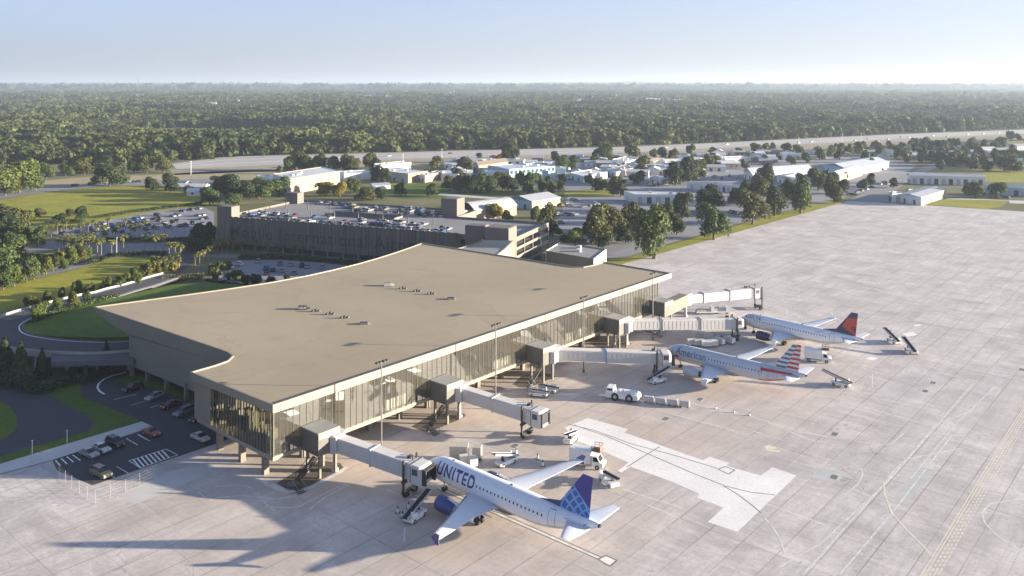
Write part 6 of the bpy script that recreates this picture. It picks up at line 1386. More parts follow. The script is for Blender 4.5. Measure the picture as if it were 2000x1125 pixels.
def trunk_mesh(seed, h, r, forks=4):
    q = random.Random(seed); mb = MB(); mb.tube((0, 0, -.02), (q.uniform(-.03, .03) * h, q.uniform(-.03, .03) * h, h), r, r * .6, 7, cap=False)
    for k in range(forks):
        a = k * 6.28 / forks + q.uniform(-.4, .4); l = h * q.uniform(.7, 1.1); mb.tube((0, 0, h * q.uniform(.75, .97)), (math.cos(a) * l * .6, math.sin(a) * l * .6, h + l * .75), r * .5, r * .15, 5, cap=False)
    return mb.mesh('trunk', [M_bark])
CR = {}
for nm, m_ in (('mid', M_leaf), ('dark', M_leafd), ('light', M_leafl), ('olive', M_leafo), ('yellow', M_leafy)):
    CR[nm] = [crown_mesh(100 + k * 7 + len(nm), 3400, .072, 10 + k % 3, .80 + .1 * (k % 3), .66, m_) for k in range(3)]
CRF = {nm: [crown_mesh(300 + k * 5 + len(nm), 420, .19, 7, .78, .66, CR[nm][0].materials[0]) for k in range(3)] for nm in CR}
TR = [trunk_mesh(k, .55, .055) for k in range(3)]
tq = random.Random(5)
def tree(px, py, hpx, kind, label, wfac=.62, grp=None, name='tree', z=0., fine=True, trunkf=.17):
    p = G(px, py, z); hm__ = hpx * p.y / CF; r_ = hm__ * wfac * .5
    t = thing(name, label, 'tree', p, tq.uniform(0, 6.28), grp)
    k = tq.randrange(3); cm = (CR if fine else CRF)[kind][k]; fl = .80 + .1 * (k % 3) if fine else .78
    ch = hm__ * (1 - trunkf * .75); ch = hm__ * (1 - trunkf); c = link('crown', cm, t, (0, 0, hm__ * trunkf), 0, (r_ * 1.06, r_ * 1.06, ch / (2 * fl)))
    tm = link('trunk', TR[k], t, None, 0, (hm__ * .8, hm__ * .8, hm__ * trunkf * 2.6)); return t
KN = {'mid': 'green', 'dark': 'dark green', 'light': 'bright green', 'olive': 'olive', 'yellow': 'yellowish'}
# big trees along the grass strip by the apron
strip = [(1278, 505, 104, 'mid', .72, 'big green tree nearest the terminal on the grass strip'), (1394.6, 468, 68, 'mid', .92, 'full round green tree second along the grass strip from the terminal'), (1470, 438, 66, 'olive', .95, 'brownish green wide tree third along the grass strip from the terminal'),
         (1513, 422, 56, 'dark', .8, 'darker tree fourth along the grass strip from the terminal'), (1564, 416, 62, 'mid', .9, 'tall green tree fifth along the grass strip from the terminal'), (1630, 397, 38, 'olive', .9, 'smallest tree at the far tip of the grass strip'),
         (1322, 458, 42, 'dark', .9, 'dark bushy tree just behind the first strip tree'), (1330, 428, 50, 'dark', .9, 'dark spreading tree beside the white flat roofed depot'), (1303, 440, 44, 'mid', .8, 'mid green tree left of the dark spreading depot tree'), (1385, 415, 52, 'dark', 1.05, 'dark green double crown behind the second strip tree'), (1478, 398, 48, 'olive', 1.0, 'olive crown rising behind the third strip tree'), (1440, 402, 34, 'dark', 1.0, 'dark low crown between the second and third strip trees'),
         (1540, 395, 44, 'mid', .9, 'green crown between the fourth and fifth strip trees'), (1600, 372, 42, 'mid', 1.1, 'wide green tree behind the fifth strip tree'), (1648, 380, 30, 'dark', 1.0, 'dark round bush tree near the corner of the apron'), (1622, 378, 34, 'dark', .95, 'dark tree left of the dark bush near the apron corner'), (1700, 364, 26, 'dark', .9, 'dark columnar tree on the road into the apron'), (1684, 370, 20, 'dark', 1.1, 'low dark tree by the parked cars at the apron road'), (1745, 367, 20, 'dark', 1.1, 'small round dark tree alone beside the apron road'),
         (1905, 386, 30, 'olive', 1.2, 'left round tree before the teal shed at the right edge'), (1947, 386, 29, 'light', 1.1, 'right round tree before the teal shed at the right edge'), (1890, 380, 22, 'olive', 1.1, 'small olive tree left of the two round trees on the right')]
for px, py, h_, kd, wf, lb in strip: tree(px, py, h_, kd, lb, wf)
near = [(1165, 478, 72, 'olive', .85, 'tall olive tree at the left of the clump behind the annex'), (1196, 470, 70, 'olive', .8, 'tall olive tree in the middle of the clump behind the annex'), (1232, 452, 56, 'olive', .8, 'olive tree at the back right of the clump behind the annex'), (1122, 482, 36, 'light', 1.2, 'bright round bushy tree just behind the annex'), (1100, 482, 22, 'dark', 1.2, 'dark shrub tree left of the bright bushy tree by the annex'), (1222, 476, 34, 'dark', 1.0, 'dark low tree at the foot of the clump behind the annex'), (1180, 486, 26, 'dark', 1.2, 'purple dark low shrub tree below the olive clump'),
        (1068, 452, 52, 'olive', .8, 'olive tree beside the open flank of the garage'), (1080, 462, 32, 'dark', 1.0, 'dark tree behind the corner of the garage flank'), (1045, 432, 28, 'mid', 1.0, 'green tree beyond the garage roof right of the arched hangar'), (965, 428, 30, 'yellow', 1.2, 'yellowish tree in front of the arched hangar'), (990, 432, 20, 'light', 1.2, 'small bright tree right of the yellowish hangar tree'),
        (635, 382, 26, 'yellow', 1.5, 'yellow green tree against the cream hall, left one'), (664, 384, 28, 'yellow', 1.2, 'yellow green tree against the cream hall, right one'), (692, 378, 30, 'light', .9, 'bright narrow tree right of the cream hall'), (715, 392, 26, 'olive', 1.6, 'olive low tree behind the middle of the garage roof'), (782, 383, 26, 'mid', 1.1, 'green tree behind the garage before the white complex'), (745, 390, 22, 'dark', 1.2, 'dark bush tree right behind the garage roof'), (735, 357, 34, 'dark', .7, 'grey green tree standing against the white complex, left'), (752, 358, 30, 'dark', .7, 'grey green tree standing against the white complex, right'), (843, 384, 26, 'dark', 1.2, 'dark tree between the garage and the meadow')]
for px, py, h_, kd, wf, lb in near: tree(px, py, h_, kd, lb, wf)
# left side groups
left = [(38, 376, 62, 'light', 1.25, 'big bright crowned tree left of the lawn by the road'), (10, 382, 52, 'light', 1.1, 'bright tree at the left edge beside the big crowned one'), (70, 372, 34, 'mid', 1.0, 'smaller tree right of the big bright crowned tree'), (214, 364, 44, 'dark', 1.35, 'dark flat topped tree on the far edge of the big lawn'), (238, 362, 28, 'mid', 1.1, 'small green tree right of the dark flat topped one'), (298, 372, 26, 'dark', 1.2, 'left tree of the dark pair at the right end of the big lawn'), (334, 376, 36, 'dark', 1.0, 'right tree of the dark pair at the right end of the big lawn'), (372, 378, 16, 'dark', 1.6, 'low dark shrub right of the dark pair'),
        (90, 350, 32, 'mid', 1.1, 'tree in the row along the far road, first from the left'), (128, 344, 28, 'mid', 1.1, 'tree in the row along the far road, second from the left'), (165, 342, 34, 'olive', 1.2, 'tree in the row along the far road, third from the left'), (200, 340, 36, 'dark', 1.1, 'tree in the row along the far road, fourth from the left'), (262, 338, 30, 'mid', 1.1, 'tree in the row along the far road, fifth from the left'), (286, 338, 34, 'olive', 1.0, 'tree in the row along the far road, sixth from the left'), (320, 337, 30, 'olive', 1.0, 'tree in the row along the far road, last at the right'),
        (5, 474, 56, 'dark', 1.3, 'large dark crowned tree at the left edge above the loop'), (35, 462, 54, 'olive', 1.1, 'olive grey tree at the top of the left edge grove'), (12, 545, 62, 'mid', 1.2, 'large leafy tree lowest in the left edge grove'), (52, 478, 40, 'light', 1.0, 'bright tree at the right of the left edge grove'), (26, 503, 48, 'mid', 1.1, 'green tree in the middle of the left edge grove'), (72, 482, 38, 'mid', .9, 'slim green tree beside the hedge island'), (0, 440, 40, 'olive', 1.3, 'olive tree behind the left edge grove'),
        (160, 430, 26, 'dark', 1.0, 'single dark round tree on the near edge of the big lawn'), (78, 424, 18, 'olive', 1.3, 'small olive tree left on the near edge of the big lawn'), (137, 424, 16, 'olive', 1.4, 'low olive tree left of the single dark tree on the lawn'), (115, 432, 15, 'dark', 1.7, 'low dark shrub tree on the lawn edge'),
        (392, 484, 48, 'dark', .85, 'tall black green conifer left beside the garage end'), (410, 480, 44, 'dark', .7, 'tall black green conifer right beside the garage end'), (378, 490, 26, 'dark', 1.6, 'low dark tree at the foot of the conifers'), (440, 384, 42, 'dark', 1.3, 'dark wide tree left behind the garage corner'), (410, 400, 34, 'mid', 1.2, 'mid green tree at the left behind the garage corner'), (470, 392, 40, 'dark', 1.4, 'dark wide tree behind the garage left stair tower'), (505, 388, 38, 'mid', 1.4, 'mid green wide tree behind the second stair tower'), (545, 382, 36, 'mid', 1.2, 'mid green tree left of the cream hall wall'), (455, 402, 24, 'mid', 1.5, 'low green tree directly behind the garage corner tower'), (430, 366, 22, 'dark', 1.6, 'dark low tree before the white trailers')]
for px, py, h_, kd, wf, lb in left: tree(px, py, h_, kd, lb, wf)
# row along the highway side of the estate and scattered estate trees
mid = [(566, 335, 26), (585, 333, 30), (604, 334, 28), (628, 333, 30), (652, 334, 26), (678, 335, 30), (690, 336, 26), (722, 328, 26), (733, 332, 22), (545, 340, 14), (855, 325, 18), (845, 330, 14), (905, 337, 28), (912, 342, 22), (895, 350, 20), (935, 310, 10), (990, 318, 32), (1003, 318, 24), (975, 320, 16), (878, 372, 26), (900, 376, 32), (918, 378, 30), (940, 376, 34), (960, 376, 30), (982, 372, 32), (1000, 374, 26), (1018, 366, 28), (1035, 366, 26), (1050, 358, 18), (1060, 378, 26), (1080, 380, 24), (1095, 376, 20), (1030, 380, 24), (1085, 316, 18), (1100, 336, 30), (1118, 332, 26), (1165, 314, 22), (1185, 316, 30), (1160, 322, 18), (1240, 308, 20), (1228, 306, 20), (1275, 312, 18), (1292, 310, 20), (1315, 311, 18), (1350, 300, 16), (1260, 330, 24), (1255, 338, 18), (1350, 326, 20), (1320, 362, 40), (1345, 360, 46), (1360, 352, 36), (1312, 356, 26), (1165, 374, 24), (1200, 382, 34), (1212, 384, 28), (1185, 375, 20), (1150, 358, 16), (1238, 360, 18), (1250, 356, 20), (1098, 358, 16), (1072, 362, 16),
       (1480, 302, 20), (1497, 300, 18), (1535, 300, 18), (1510, 290, 10), (1386, 330, 26), (1370, 336, 22), (1400, 325, 18), (1455, 330, 14), (1495, 318, 14), (1520, 312, 12), (1545, 322, 16), (1575, 318, 18), (1600, 312, 20), (1625, 306, 18), (1640, 312, 22), (1660, 304, 20), (1680, 302, 22), (1690, 318, 22), (1720, 306, 20), (1740, 300, 16), (1755, 312, 24), (1770, 318, 24), (1700, 330, 18), (1668, 330, 14), (1490, 372, 46), (1460, 385, 30), (1612, 360, 24), (1590, 352, 20), (1570, 366, 24), (1650, 352, 14), (1632, 362, 22), (1475, 362, 12)]
zones = [(0, 800, 'behind the cream hall'), (800, 960, 'on the meadow beyond the garage'), (960, 1110, 'around the long teal office'), (1110, 1300, 'between the mixed blocks and the highway'), (1300, 1420, 'around the white depot'), (1420, 1600, 'around the big warehouse'), (1600, 1800, 'around the blue roofed works')]
cnt = {}; mid.sort()
for px, py, h_ in mid:
    zn = [z_ for a, b, z_ in zones if a <= px < b][0]; kd = tq.choice(['mid', 'dark', 'olive', 'dark', 'mid', 'olive']); key = (zn, kd); cnt[key] = cnt.get(key, 0) + 1
    tree(px, py, h_ * 1.1, kd, '%s tree %s, %s of that colour from left' % (KN[kd], zn, ORD[cnt[key] - 1]), tq.uniform(.8, 1.15), 'trees of the industrial estate', fine=h_ > 24)
fz = random.Random(31); kc = {}; far_ = []
for k in range(66):
    px = fz.uniform(1790, 2010); lo = 282 - (px - 1790) * .06; py = fz.uniform(lo, 345 if px < 1900 else 338)
    if px < 1830 and py > 325: continue
    far_.append((px, py, (py - 162) * fz.uniform(.10, .17), fz.choice(['mid', 'dark', 'olive', 'dark', 'dark']), fz.uniform(.8, 1.15)))
for px, py, h_, kd, wf in sorted(far_):
    kc[kd] = kc.get(kd, 0) + 1
    tree(px, py, h_, kd, '%s tree in the housing at right, %s of that colour from left' % (KN[kd], ordn(kc[kd] - 1).replace('-', ' ')), wf, 'trees of the housing at the right', fine=False)
vg = []
for k in range(36):                           # thin scatter on the highway verges and the far right
    px = fz.uniform(1380, 2010); yb = np.interp(px, [1250, 1450, 1600, 1800, 2000], [305, 296, 287, 277, 267]); vg.append((px, yb + fz.uniform(1, 14), fz.uniform(7, 13)))
for k, (px, py, h_) in enumerate(sorted(vg)): tree(px, py, h_, 'dark' if k % 2 else 'olive', 'small tree on the near verge of the highway, %s from the left' % ordn(k), 1.3, 'small trees on the highway verge', fine=False)
# young trees along the loop
young = [(52, 598, 26), (65, 600, 30), (92, 592, 32), (120, 584, 28), (150, 582, 44), (175, 578, 30), (196, 580, 26), (212, 565, 30), (205, 575, 34), (238, 570, 32), (258, 562, 24), (228, 578, 34), (72, 626, 40), (84, 620, 40), (112, 606, 34), (143, 600, 38), (268, 556, 30), (170, 588, 26)]
young.sort()
for k, (px, py, h_) in enumerate(young): tree(px, py, h_ * .78, ['mid', 'olive', 'light'][k % 3], 'young %s tree along the curving loop road, %s from the left' % (KN[['mid', 'olive', 'light'][k % 3]], ordn(k)), .8, 'young trees along the loop road', z=4.9 if (px, py) in ((72, 626), (84, 620), (112, 606), (143, 600), (268, 556), (170, 588)) else 0)
rowu = [(6, 566, 60), (28, 560, 54), (52, 552, 40), (66, 546, 56), (90, 536, 44), (104, 530, 40), (124, 528, 34), (140, 518, 46), (158, 514, 44), (172, 510, 36)]
for k, (px, py, h_) in enumerate(rowu): tree(px, py, h_ * .78, ['mid', 'light', 'olive'][k % 3], 'leafy tree lining the far side of the sunny lawn, %s from the left' % ORD[k], .85, 'trees on the far side of the sunny lawn')
# dense planting at the head of the lawn
bushq = random.Random(8)
CB = {nm: crown_mesh(500 + len(nm), 700, .17, 8, .6, .7, CR[nm][0].materials[0]) for nm in CR}
def shrub(px, py, hpx, kd, label, wfac=1.4, grp=None, z=0., name='shrub'):
    p = G(px, py, z); h_ = hpx * p.y / CF; t = link(name, CB[kd], None, p, bushq.uniform(0, 6.28), (h_ * wfac * .5, h_ * wfac * .5, h_ / 1.2)); return tag(t, label, 'shrub', grp)
n = 0
for k in range(26):
    t_ = k / 25; px = 352 - 145 * t_ + bushq.uniform(-14, 10); py = 512 + 52 * t_ ** 1.1 + bushq.uniform(-10, 4) + (10 if k < 6 else 0)
    if px > 356: px = 350
    shrub(px, py, bushq.uniform(8, 15), bushq.choice(['yellow', 'light', 'olive', 'light']), 'golden green shrub massed at the rounded head of the sunny lawn', 1.5, 'shrubs at the head of the sunny lawn')
hedges = []
def hedge(pts, hpx, label, wd=2.2, m=None, kd='dark', z=0.):
    P = [G(x, y, z) for x, y in pts]; hm_2 = hpx * P[0].y / CF; L = []
    for a, b in zip(P[:-1], P[1:]): L += [a.lerp(b, k / max(1, int((b - a).length / 1.0))) for k in range(max(1, int((b - a).length / 1.0)))]
    q_ = np.random.RandomState(int(pts[0][0])); n_ = len(L) * 46; idx = q_.randint(0, len(L), n_); C = np.array([tuple(p) for p in L])[idx]; o = P[0]
    C += np.stack([q_.uniform(-.6, .6, n_), q_.uniform(-wd / 2, wd / 2, n_), q_.uniform(.05, 1, n_) ** .6 * hm_2], 1); C -= np.array(tuple(o))
    d = q_.normal(size=(n_, 3)); d[:, 2] = abs(d[:, 2]); d /= np.linalg.norm(d, axis=1)[:, None]; t = np.cross(d, q_.normal(size=(n_, 3))); t /= np.linalg.norm(t, axis=1)[:, None]; b_ = np.cross(d, t); s = .33
    V = np.stack([C - t * s, C - b_ * s, C + t * s, C + b_ * s], 1).reshape(-1, 3)
    me = bpy.data.meshes.new('hedge'); me.from_pydata(V.tolist(), [], np.arange(4 * n_).reshape(-1, 4).tolist()); me.materials.append(m or CR[kd][0].materials[0]); ob = link('hedge', me, None, o); return tag(ob, label, 'hedge')
hedge([(176, 518), (215, 503), (250, 500), (300, 499), (330, 500)], 9, 'dark clipped hedge along the top of the sunny lawn')
hedge([(275, 566), (300, 561), (318, 558)], 9, 'bright clipped hedge beside the loop road left of the small lot', 2.4, None, 'light')
hedge([(320, 556), (345, 552), (372, 550), (400, 549)], 15, 'dark tall hedge with golden top left of the small lot', 3.2, None, 'olive')
hedge([(405, 549), (480, 561), (540, 567)], 4, 'thin dark hedge along the low wall behind the terminal lawn', 1.2)
hedge([(470, 507), (540, 506), (600, 509), (650, 514), (700, 519)], 9, 'long dark hedge between the small lot and the frontage road', 3)
hedge([(40, 503), (50, 509), (75, 514), (100, 513), (118, 508)], 16, 'thick curved dark hedge island with yellow flowers', 3.5)
hedge([(118, 508), (124, 503), (118, 500)], 10, 'yellow flowering end of the hedge island', 2.0, None, 'yellow')
hedge([(60, 518), (100, 513), (130, 510)], 6, 'low dark hedge below the hedge island', 2)
hedge([(200, 471), (260, 471), (320, 472), (372, 470)], 7, 'dark hedge along the near side of the large car park', 2.5)
hedge([(200, 426), (260, 415), (330, 407), (395, 399)], 6, 'broken line of dark bushes between the big lawn and the car park', 3)
hedge([(90, 440), (130, 436), (165, 436)], 8, 'low bushes at the near corner of the big lawn', 4)
hedge([(66, 630), (110, 612), (150, 601), (190, 590), (235, 578)], 7, 'planted strip of low shrubs on the raised verge of the loop', 2.5, None, 'mid', 4.9)
hedge([(50, 760), (75, 768), (100, 764), (140, 750), (170, 745)], 16, 'dark rough shrubs at the foot of the underpass', 4)
hedge([(365, 492), (420, 486), (470, 490)], 14, 'dark hedge below the garage left end', 4, None, 'mid')
for k, (px, py, h_, kd) in enumerate(sorted([(448, 546, 14, 'mid'), (465, 549, 20, 'mid'), (482, 555, 18, 'dark'), (502, 558, 22, 'dark'), (530, 556, 16, 'dark'), (420, 545, 18, 'mid'), (430, 534, 20, 'mid'), (412, 538, 14, 'olive'), (442, 527, 16, 'dark'), (560, 548, 12, 'dark'), (412, 528, 12, 'light')])):
    shrub(px, py, h_, kd, '%s bushy shrub, %s from the left around the small lot' % (KN[kd], ORD[k]), 1.2, 'shrubs around the small lot')
# conical evergreens in the shade
def conifer(px, py, hpx, label, wf=.55):
    p = G(px, py); h_ = hpx * p.y / CF; q_ = np.random.RandomState(int(px) + 3); n_ = 1400; u = q_.uniform(0, 1, n_) ** .75; a = q_.uniform(0, 6.283, n_); r_ = (1 - u) * (.75 + .25 * q_.uniform(0, 1, n_)) * (1 + .15 * np.sin(a * 3 + u * 9))
    C = np.stack([r_ * np.cos(a) * h_ * wf / 2, r_ * np.sin(a) * h_ * wf / 2, (1 - (1 - u) ** 1) * h_ * .97 + .3], 1); d = np.stack([np.cos(a), np.sin(a), np.full(n_, .5)], 1) + q_.normal(size=(n_, 3)) * .4; d /= np.linalg.norm(d, axis=1)[:, None]
    t = np.cross(d, q_.normal(size=(n_, 3))); t /= np.linalg.norm(t, axis=1)[:, None]; b_ = np.cross(d, t); s = .035 * h_
    V = np.stack([C - t * s, C - b_ * s, C + t * s, C + b_ * s], 1).reshape(-1, 3); root = thing('conifer', label, 'tree', p, 0, 'conical evergreens below the ramp')
    me = bpy.data.meshes.new('crown'); me.from_pydata(V.tolist(), [], np.arange(4 * n_).reshape(-1, 4).tolist()); me.materials.append(M_leafd); link('crown', me, root); MB().tube((0, 0, 0), (0, 0, h_ * .5), h_ * .03, h_ * .015, 7).build('trunk', M_bark, root)
conifer(208, 724, 58, 'conical evergreen beside the terminal wall below the ramp', .62); conifer(82, 740, 60, 'conical evergreen in the middle below the ramp', .55); conifer(40, 752, 84, 'broad tall evergreen at the left below the ramp', .8); conifer(8, 748, 90, 'broad dark evergreen cut by the left edge', .8); conifer(168, 748, 34, 'small dark evergreen at the bend of the lot road', .8)
# palms
def palm_meshes(seed):
    q_ = random.Random(seed); mb = MB(); n = 24
    for k in range(n):
        a = k * 2.399 + q_.uniform(-.2, .2); el = q_.uniform(-.5, 1.15); L = q_.uniform(.85, 1.1); P = []
        for j in range(6):
            u = j / 5; e = el - 1.5 * u * u; P.append((u, e))
        x = z = 0; pts = [(0, 0)]
        for j in range(1, 6): x += L / 5 * math.cos(P[j][1]); z += L / 5 * math.sin(P[j][1]); pts.append((x, z))
        wd = [.02, .16, .2, .18, .12, .02]; ca, sa = math.cos(a), math.sin(a); vs = []
        for (x, z), w_ in zip(pts, wd): vs += [(x * ca - w_ * sa, x * sa + w_ * ca, z - w_ * .45), (x * ca, x * sa, z), (x * ca + w_ * sa, x * sa - w_ * ca, z - w_ * .45)]
        fs = []
        for j in range(5):
            for s_ in (0, 1): i = 3 * j + s_; fs.append((i, i + 1, i + 4, i + 3))
        mb.add(vs, fs)
    return mb.mesh('crown', [M_palm])
PC = [palm_meshes(k) for k in range(3)]
ptm = MB(); ptm.tube((0, 0, 0), (.02, .0, .5), .06, .045, 7, cap=False); ptm.tube((.02, 0, .5), (.0, .02, 1), .045, .05, 7, cap=False); PT = ptm.mesh('trunk', [M_ptr])
pq = random.Random(4)
def palm(px, py, hpx, label, grp):
    p = G(px, py); h_ = hpx * p.y / CF; t = thing('palm_tree', label, 'palm tree', p, pq.uniform(0, 6.28), grp); c = h_ * .29
    link('crown', PC[pq.randrange(3)], t, (0, 0, h_ * .76), 0, (c, c, c)); link('trunk', PT, t, None, 0, (h_ * .34, h_ * .34, h_ * .77))
pl_ = [('avenue row behind the plaza', [(218, 500, 36), (241, 495, 40), (283, 492, 38), (303, 494, 40), (320, 492, 40), (330, 505, 36), (342, 508, 40), (352, 512, 38), (205, 482, 36), (225, 478, 38), (262, 470, 32)]),
       ('row along the loop exit', [(381, 518, 26), (390, 516, 28), (398, 512, 28), (408, 508, 30), (416, 504, 30), (425, 500, 30), (434, 498, 30), (444, 497, 34), (455, 494, 36)]),
       ('row before the garage screen', [(420, 494, 32), (432, 490, 30), (474, 496, 30), (498, 494, 30), (519, 498, 26), (540, 500, 26), (554, 501, 26), (575, 503, 28), (590, 503, 28), (613, 505, 28)]),
       ('group left of the plaza', [(128, 500, 40), (142, 504, 42), (155, 506, 44), (166, 502, 44), (178, 500, 42), (190, 503, 42), (198, 498, 38), (160, 498, 40), (145, 496, 38), (174, 495, 38), (132, 492, 36), (150, 492, 36), (168, 490, 38), (184, 486, 36), (115, 494, 34), (135, 486, 34), (120, 478, 30)]),
       ('rows inside the large car park', [(100, 462, 26), (120, 464, 28), (140, 466, 30), (112, 456, 24), (158, 462, 30), (172, 458, 28), (212, 448, 26), (190, 462, 30), (232, 460, 26), (255, 462, 28), (272, 463, 28), (300, 464, 28), (322, 458, 26), (336, 452, 26), (345, 448, 24), (205, 466, 30), (85, 462, 24), (182, 452, 26), (245, 450, 26), (285, 455, 28), (310, 447, 24), (360, 458, 26), (375, 452, 24), (130, 450, 24)]),
       ('cluster at the tip of the sunny lawn', [(292, 534, 22), (302, 531, 24), (312, 528, 24), (322, 524, 26), (335, 522, 26), (345, 518, 28), (350, 526, 24), (338, 530, 24), (326, 533, 22)])]
for nm, pts in pl_:
    for k, (px, py, h_) in enumerate(sorted(pts)): palm(px, py, h_, 'palm tree %s from the left in the %s' % (ordn(k), nm), 'palm trees around the landside roads')
# ---------------------------------------------------------------- fence and small posts
M_wire = mat('fence_wire', (.33, .32, .31), .5, metal=.3, var=0)
fn = thing('chain_link_fence', 'thin chain link fence round the pointed corner of the shaded lot', 'fence', (0, 0, 0)); fp = [(60, 905), (104, 925), (140, 955), (186, 985), (245, 962), (300, 938), (345, 915)]
P = [G(*p) for p in fp]
fm_ = MB()
for a, b in zip(P[:-1], P[1:]):
    L = (b - a).length; n_ = max(1, round(L / 3.2))
    for k in range(n_ + (b is P[-1])):
        p = a.lerp(b, k / n_); MB().tube((p.x, p.y, 0), (p.x, p.y, 2.4), .03, n=6).build('post', M_wire, fn)
    for h_ in (.15, .75, 1.3, 1.85, 2.35): fm_.tube((a.x, a.y, h_), (b.x, b.y, h_), .008, n=4)
    for k in range(int(L / .8)): p = a.lerp(b, (k + .5) / int(L / .8)); fm_.tube((p.x, p.y, .1), (p.x, p.y, 2.35), .005, n=4)
fm_.build('wire_mesh', M_wire, fn)
for (px, py), lb in [((63, 886), 'short white post on the grass beside the pale sidewalk, left one'), ((131, 866), 'short white post on the grass beside the pale sidewalk, right one'), ((228, 499), 'white lamp post on the plaza by the palms')]:
    p = G(px, py); t = thing('lamp_post' if py < 600 else 'marker_post', lb, 'lamp post' if py < 600 else 'post', p); h_ = 2.6 if py > 600 else 7.5; MB().tube((0, 0, 0), (0, 0, h_), .09, .07, 8).build('pole', M_gse, t); MB().box(-.18, .18, -.12, .5 if py < 600 else .12, h_, h_ + (.15 if py < 600 else .05)).build('lamp_head' if py < 600 else 'cap', M_gse, t)
for k, (px, py, h_) in enumerate([(373, 340, 24), (787, 322, 20), (863, 310, 18), (1000, 305, 14), (1560, 281, 12), (1645, 277, 14), (1682, 275, 14)]):
    p = G(px, py); hh = h_ * p.y / CF; t = thing('highway_mast', 'thin pale lighting mast by the highway, %s from the left' % ORD[k], 'light mast', p, 0, 'lighting masts by the highway'); MB().tube((0, 0, 0), (0, 0, hh), .22, .12, 8).build('pole', M_gse, t); MB().tube((0, 0, hh), (0, 0, hh + .5), .6, .6, 10).build('lamp_ring', M_gse, t)
# ---------------------------------------------------------------- the forest and what shows in it
edge = [(-400, 322), (-60, 320), (0, 322), (120, 320), (250, 320), (330, 317), (440, 306), (700, 298), (960, 292), (1200, 286), (1400, 278), (1560, 270), (1760, 260), (2000, 250), (2400, 236)]
ex = np.array([p[0] for p in edge]); ey = np.array([p[1] for p in edge], float)
fq = np.random.RandomState(9); PTS = []; SCL = []; TYP = []
# pale roofs among the far trees
HOUSES = []; hq = random.Random(17); hm1 = MB(); hm1.box(-1, 1, -.55, .55, 0, .5); hm1.loft([[(x, -.62, .5), (x, 0, .82), (x, .62, .5)] for x in (-1.04, 1.04)], 1, False); HM = [hm1.mesh('house', [a_, b_]) for a_, b_ in ((M_bw, M_rw), (M_bc, M_rw), (M_bw, M_rb), (M_bp, M_bc))]
zn = [(620, 800, 181, 197, 30, 'in the clearing left of the middle of the forest'), (800, 980, 178, 196, 34, 'in the clearing at the middle of the forest'), (1130, 1340, 192, 208, 26, 'in the forest right of the middle'), (20, 320, 182, 196, 26, 'in the forest at the left near the horizon'), (1300, 1420, 192, 200, 6, 'in the forest above the depot'), (400, 520, 190, 215, 5, 'alone in the left forest'), (1500, 1700, 190, 200, 6, 'in the forest towards the right')]
for x0, x1, y0, y1, n_, lb in zn:
    for k in range(n_):
        px, py = hq.uniform(x0, x1), hq.uniform(y0, y1); p = G(px, py); s = p.y * .0022 * hq.uniform(.8, 1.7); o = link('house', HM[hq.randrange(4)], None, p, hq.uniform(-.4, .4), (s * 1.6, s, max(s * .9, 15 + p.y * .0019))); HOUSES.append((p.x, p.y, s * 1.6)); tag(o, 'pale building showing between trees ' + lb, 'house', 'pale buildings ' + lb)
def band(y0, y1, step, r0, r1, fillf=1.0):
    half = y1 * .66; nx, ny = int(2 * half / step), int((y1 - y0) / step); X, Y = np.meshgrid(np.linspace(-half, half, nx), np.linspace(y0, y1, ny)); X = X.ravel() + fq.uniform(-.5, .5, X.size) * step; Y = Y.ravel() + fq.uniform(-.5, .5, Y.size) * step
    sx = 1000 + CF * X / Y; sy = CY + CF * CH / Y; ok = (abs(X) < Y * .66) & (sy < np.interp(sx, ex, ey)) & (sx > -90) & (sx < 2090)
    # clearings
    cl1 = np.sin(X * .0045 + Y * .0031) + np.sin(X * .0021 - Y * .0052 + 2) + .6 * np.sin(Y * .011 + X * .002)
    ok &= ~((sx > 560) & (sx < 1010) & (abs(sy - (262.5 - (sx - 590) * .018)) < 4.2)); ok &= (cl1 < 1.5) & (fq.uniform(0, 1, X.size) < fillf); X, Y = X[ok], Y[ok]
    for hx_, hy_, hr_ in HOUSES:
        if not (y0 - 800 < hy_ < y1 + 800): continue
        t_ = Y / hy_; keep = ~((abs(X - hx_ * t_) < hr_ * 1.1) & (Y > hy_ - hr_ * 9) & (Y < hy_ + hr_)); X, Y = X[keep], Y[keep]
    PTS.append(np.stack([X, Y, np.zeros_like(X)], 1)); s = r0 * .8 + (r1 * 1.35 - r0 * .8) * fq.uniform(0, 1, X.size) ** 1.8; s *= 1 + .3 * np.sin(X * .013 + Y * .009) * np.sin(Y * .006); SCL.append(s); TYP.append(fq.randint(0, 5, X.size))
band(640, 1500, 9.4, 5.8, 10.0); band(1500, 3000, 12.5, 7.0, 12); band(3000, 6500, 21, 9, 15.5); band(6500, 14000, 52, 20, 34)
PTS = np.concatenate(PTS); SCL = np.concatenate(SCL); TYP = np.concatenate(TYP)
FC = []
for k in range(5):
    me = crown_mesh(800 + k, 330, .17, 8, .62, .66, M_forest); o = bpy.data.objects.new('forest_crown', me); FC.append(o)
fc = bpy.data.collections.new('forest_crowns')
for o in FC: fc.objects.link(o)
me = bpy.data.meshes.new('forest'); me.vertices.add(len(PTS)); me.vertices.foreach_set('co', PTS.ravel().astype(np.float32))
a = me.attributes.new('scl', 'FLOAT', 'POINT'); a.data.foreach_set('value', SCL.astype(np.float32)); a = me.attributes.new('typ', 'INT', 'POINT'); a.data.foreach_set('value', TYP.astype(np.int32)); me.update()
fo = link('forest', me); fo['kind'] = 'stuff'
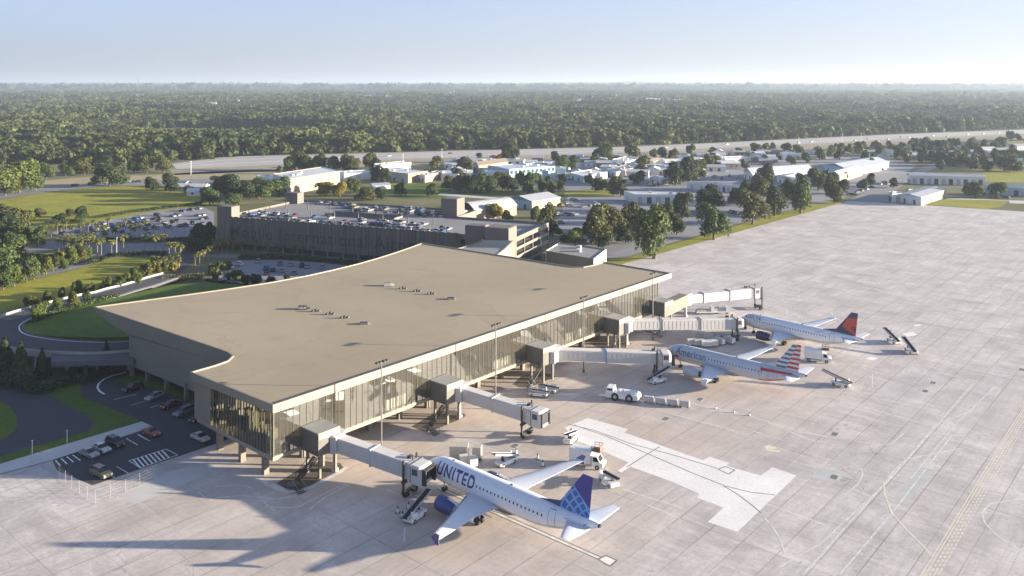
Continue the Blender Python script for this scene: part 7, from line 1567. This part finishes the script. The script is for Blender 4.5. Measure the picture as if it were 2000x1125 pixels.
ng = bpy.data.node_groups.new('forest_scatter', 'GeometryNodeTree'); ng.interface.new_socket('Geometry', in_out='INPUT', socket_type='NodeSocketGeometry'); ng.interface.new_socket('Geometry', in_out='OUTPUT', socket_type='NodeSocketGeometry')
gi = ng.nodes.new('NodeGroupInput'); go = ng.nodes.new('NodeGroupOutput'); m2p = ng.nodes.new('GeometryNodeMeshToPoints'); iop = ng.nodes.new('GeometryNodeInstanceOnPoints'); ci = ng.nodes.new('GeometryNodeCollectionInfo'); ci.inputs['Collection'].default_value = fc; ci.inputs['Separate Children'].default_value = True; ci.inputs['Reset Children'].default_value = True
na = ng.nodes.new('GeometryNodeInputNamedAttribute'); na.data_type = 'FLOAT'; na.inputs['Name'].default_value = 'scl'; nb = ng.nodes.new('GeometryNodeInputNamedAttribute'); nb.data_type = 'INT'; nb.inputs['Name'].default_value = 'typ'
rv = ng.nodes.new('FunctionNodeRandomValue'); rv.data_type = 'FLOAT_VECTOR'; rv.inputs[0].default_value = (0, 0, 0); rv.inputs[1].default_value = (0, 0, 6.28)
lk_ = ng.links.new; lk_(gi.outputs[0], m2p.inputs['Mesh']); lk_(m2p.outputs[0], iop.inputs['Points']); lk_(ci.outputs[0], iop.inputs['Instance']); iop.inputs['Pick Instance'].default_value = True
lk_([o for o in nb.outputs if o.type == 'INT'][0], iop.inputs['Instance Index']); lk_([o for o in na.outputs if o.type == 'VALUE'][0], iop.inputs['Scale']); lk_(rv.outputs[0], iop.inputs['Rotation']); lk_(iop.outputs[0], go.inputs[0])
fo.modifiers.new('scatter', 'NODES').node_group = ng
for k, (px, w_, h_) in enumerate([(270, 2.6, 18), (430, 1.8, 10), (436, 2.2, 9), (452, 6, 6), (466, 4, 6), (520, 2.5, 8), (547, 2.5, 8), (765, 1.4, 7), (1250, 2, 5), (1275, 2.2, 5), (1378, 2.5, 6), (1620, 1.8, 8), (1640, 2.2, 11), (1664, 2.2, 10), (1900, 7, 7), (1912, 3, 6)]):
    d_ = 13500; x = (px - 1000) * d_ / CF; s = d_ / CF; hh = (h_ + (CY + CF * CH / d_ - CY) - 7) * s * .62; t = thing('tower_block', 'hazy distant tower on the skyline, %s from the left' % ORD[k], 'tower block', (x, d_, 0), .3, 'distant towers on the skyline')
    MB().box(-w_ * s / 2, w_ * s / 2, -15, 15, 0, hh + 60).build('wall', M_gc, t); MB().box(-w_ * s / 4, w_ * s / 4, -8, 8, hh + 60.01, hh + 66).build('penthouse', M_gc, t)
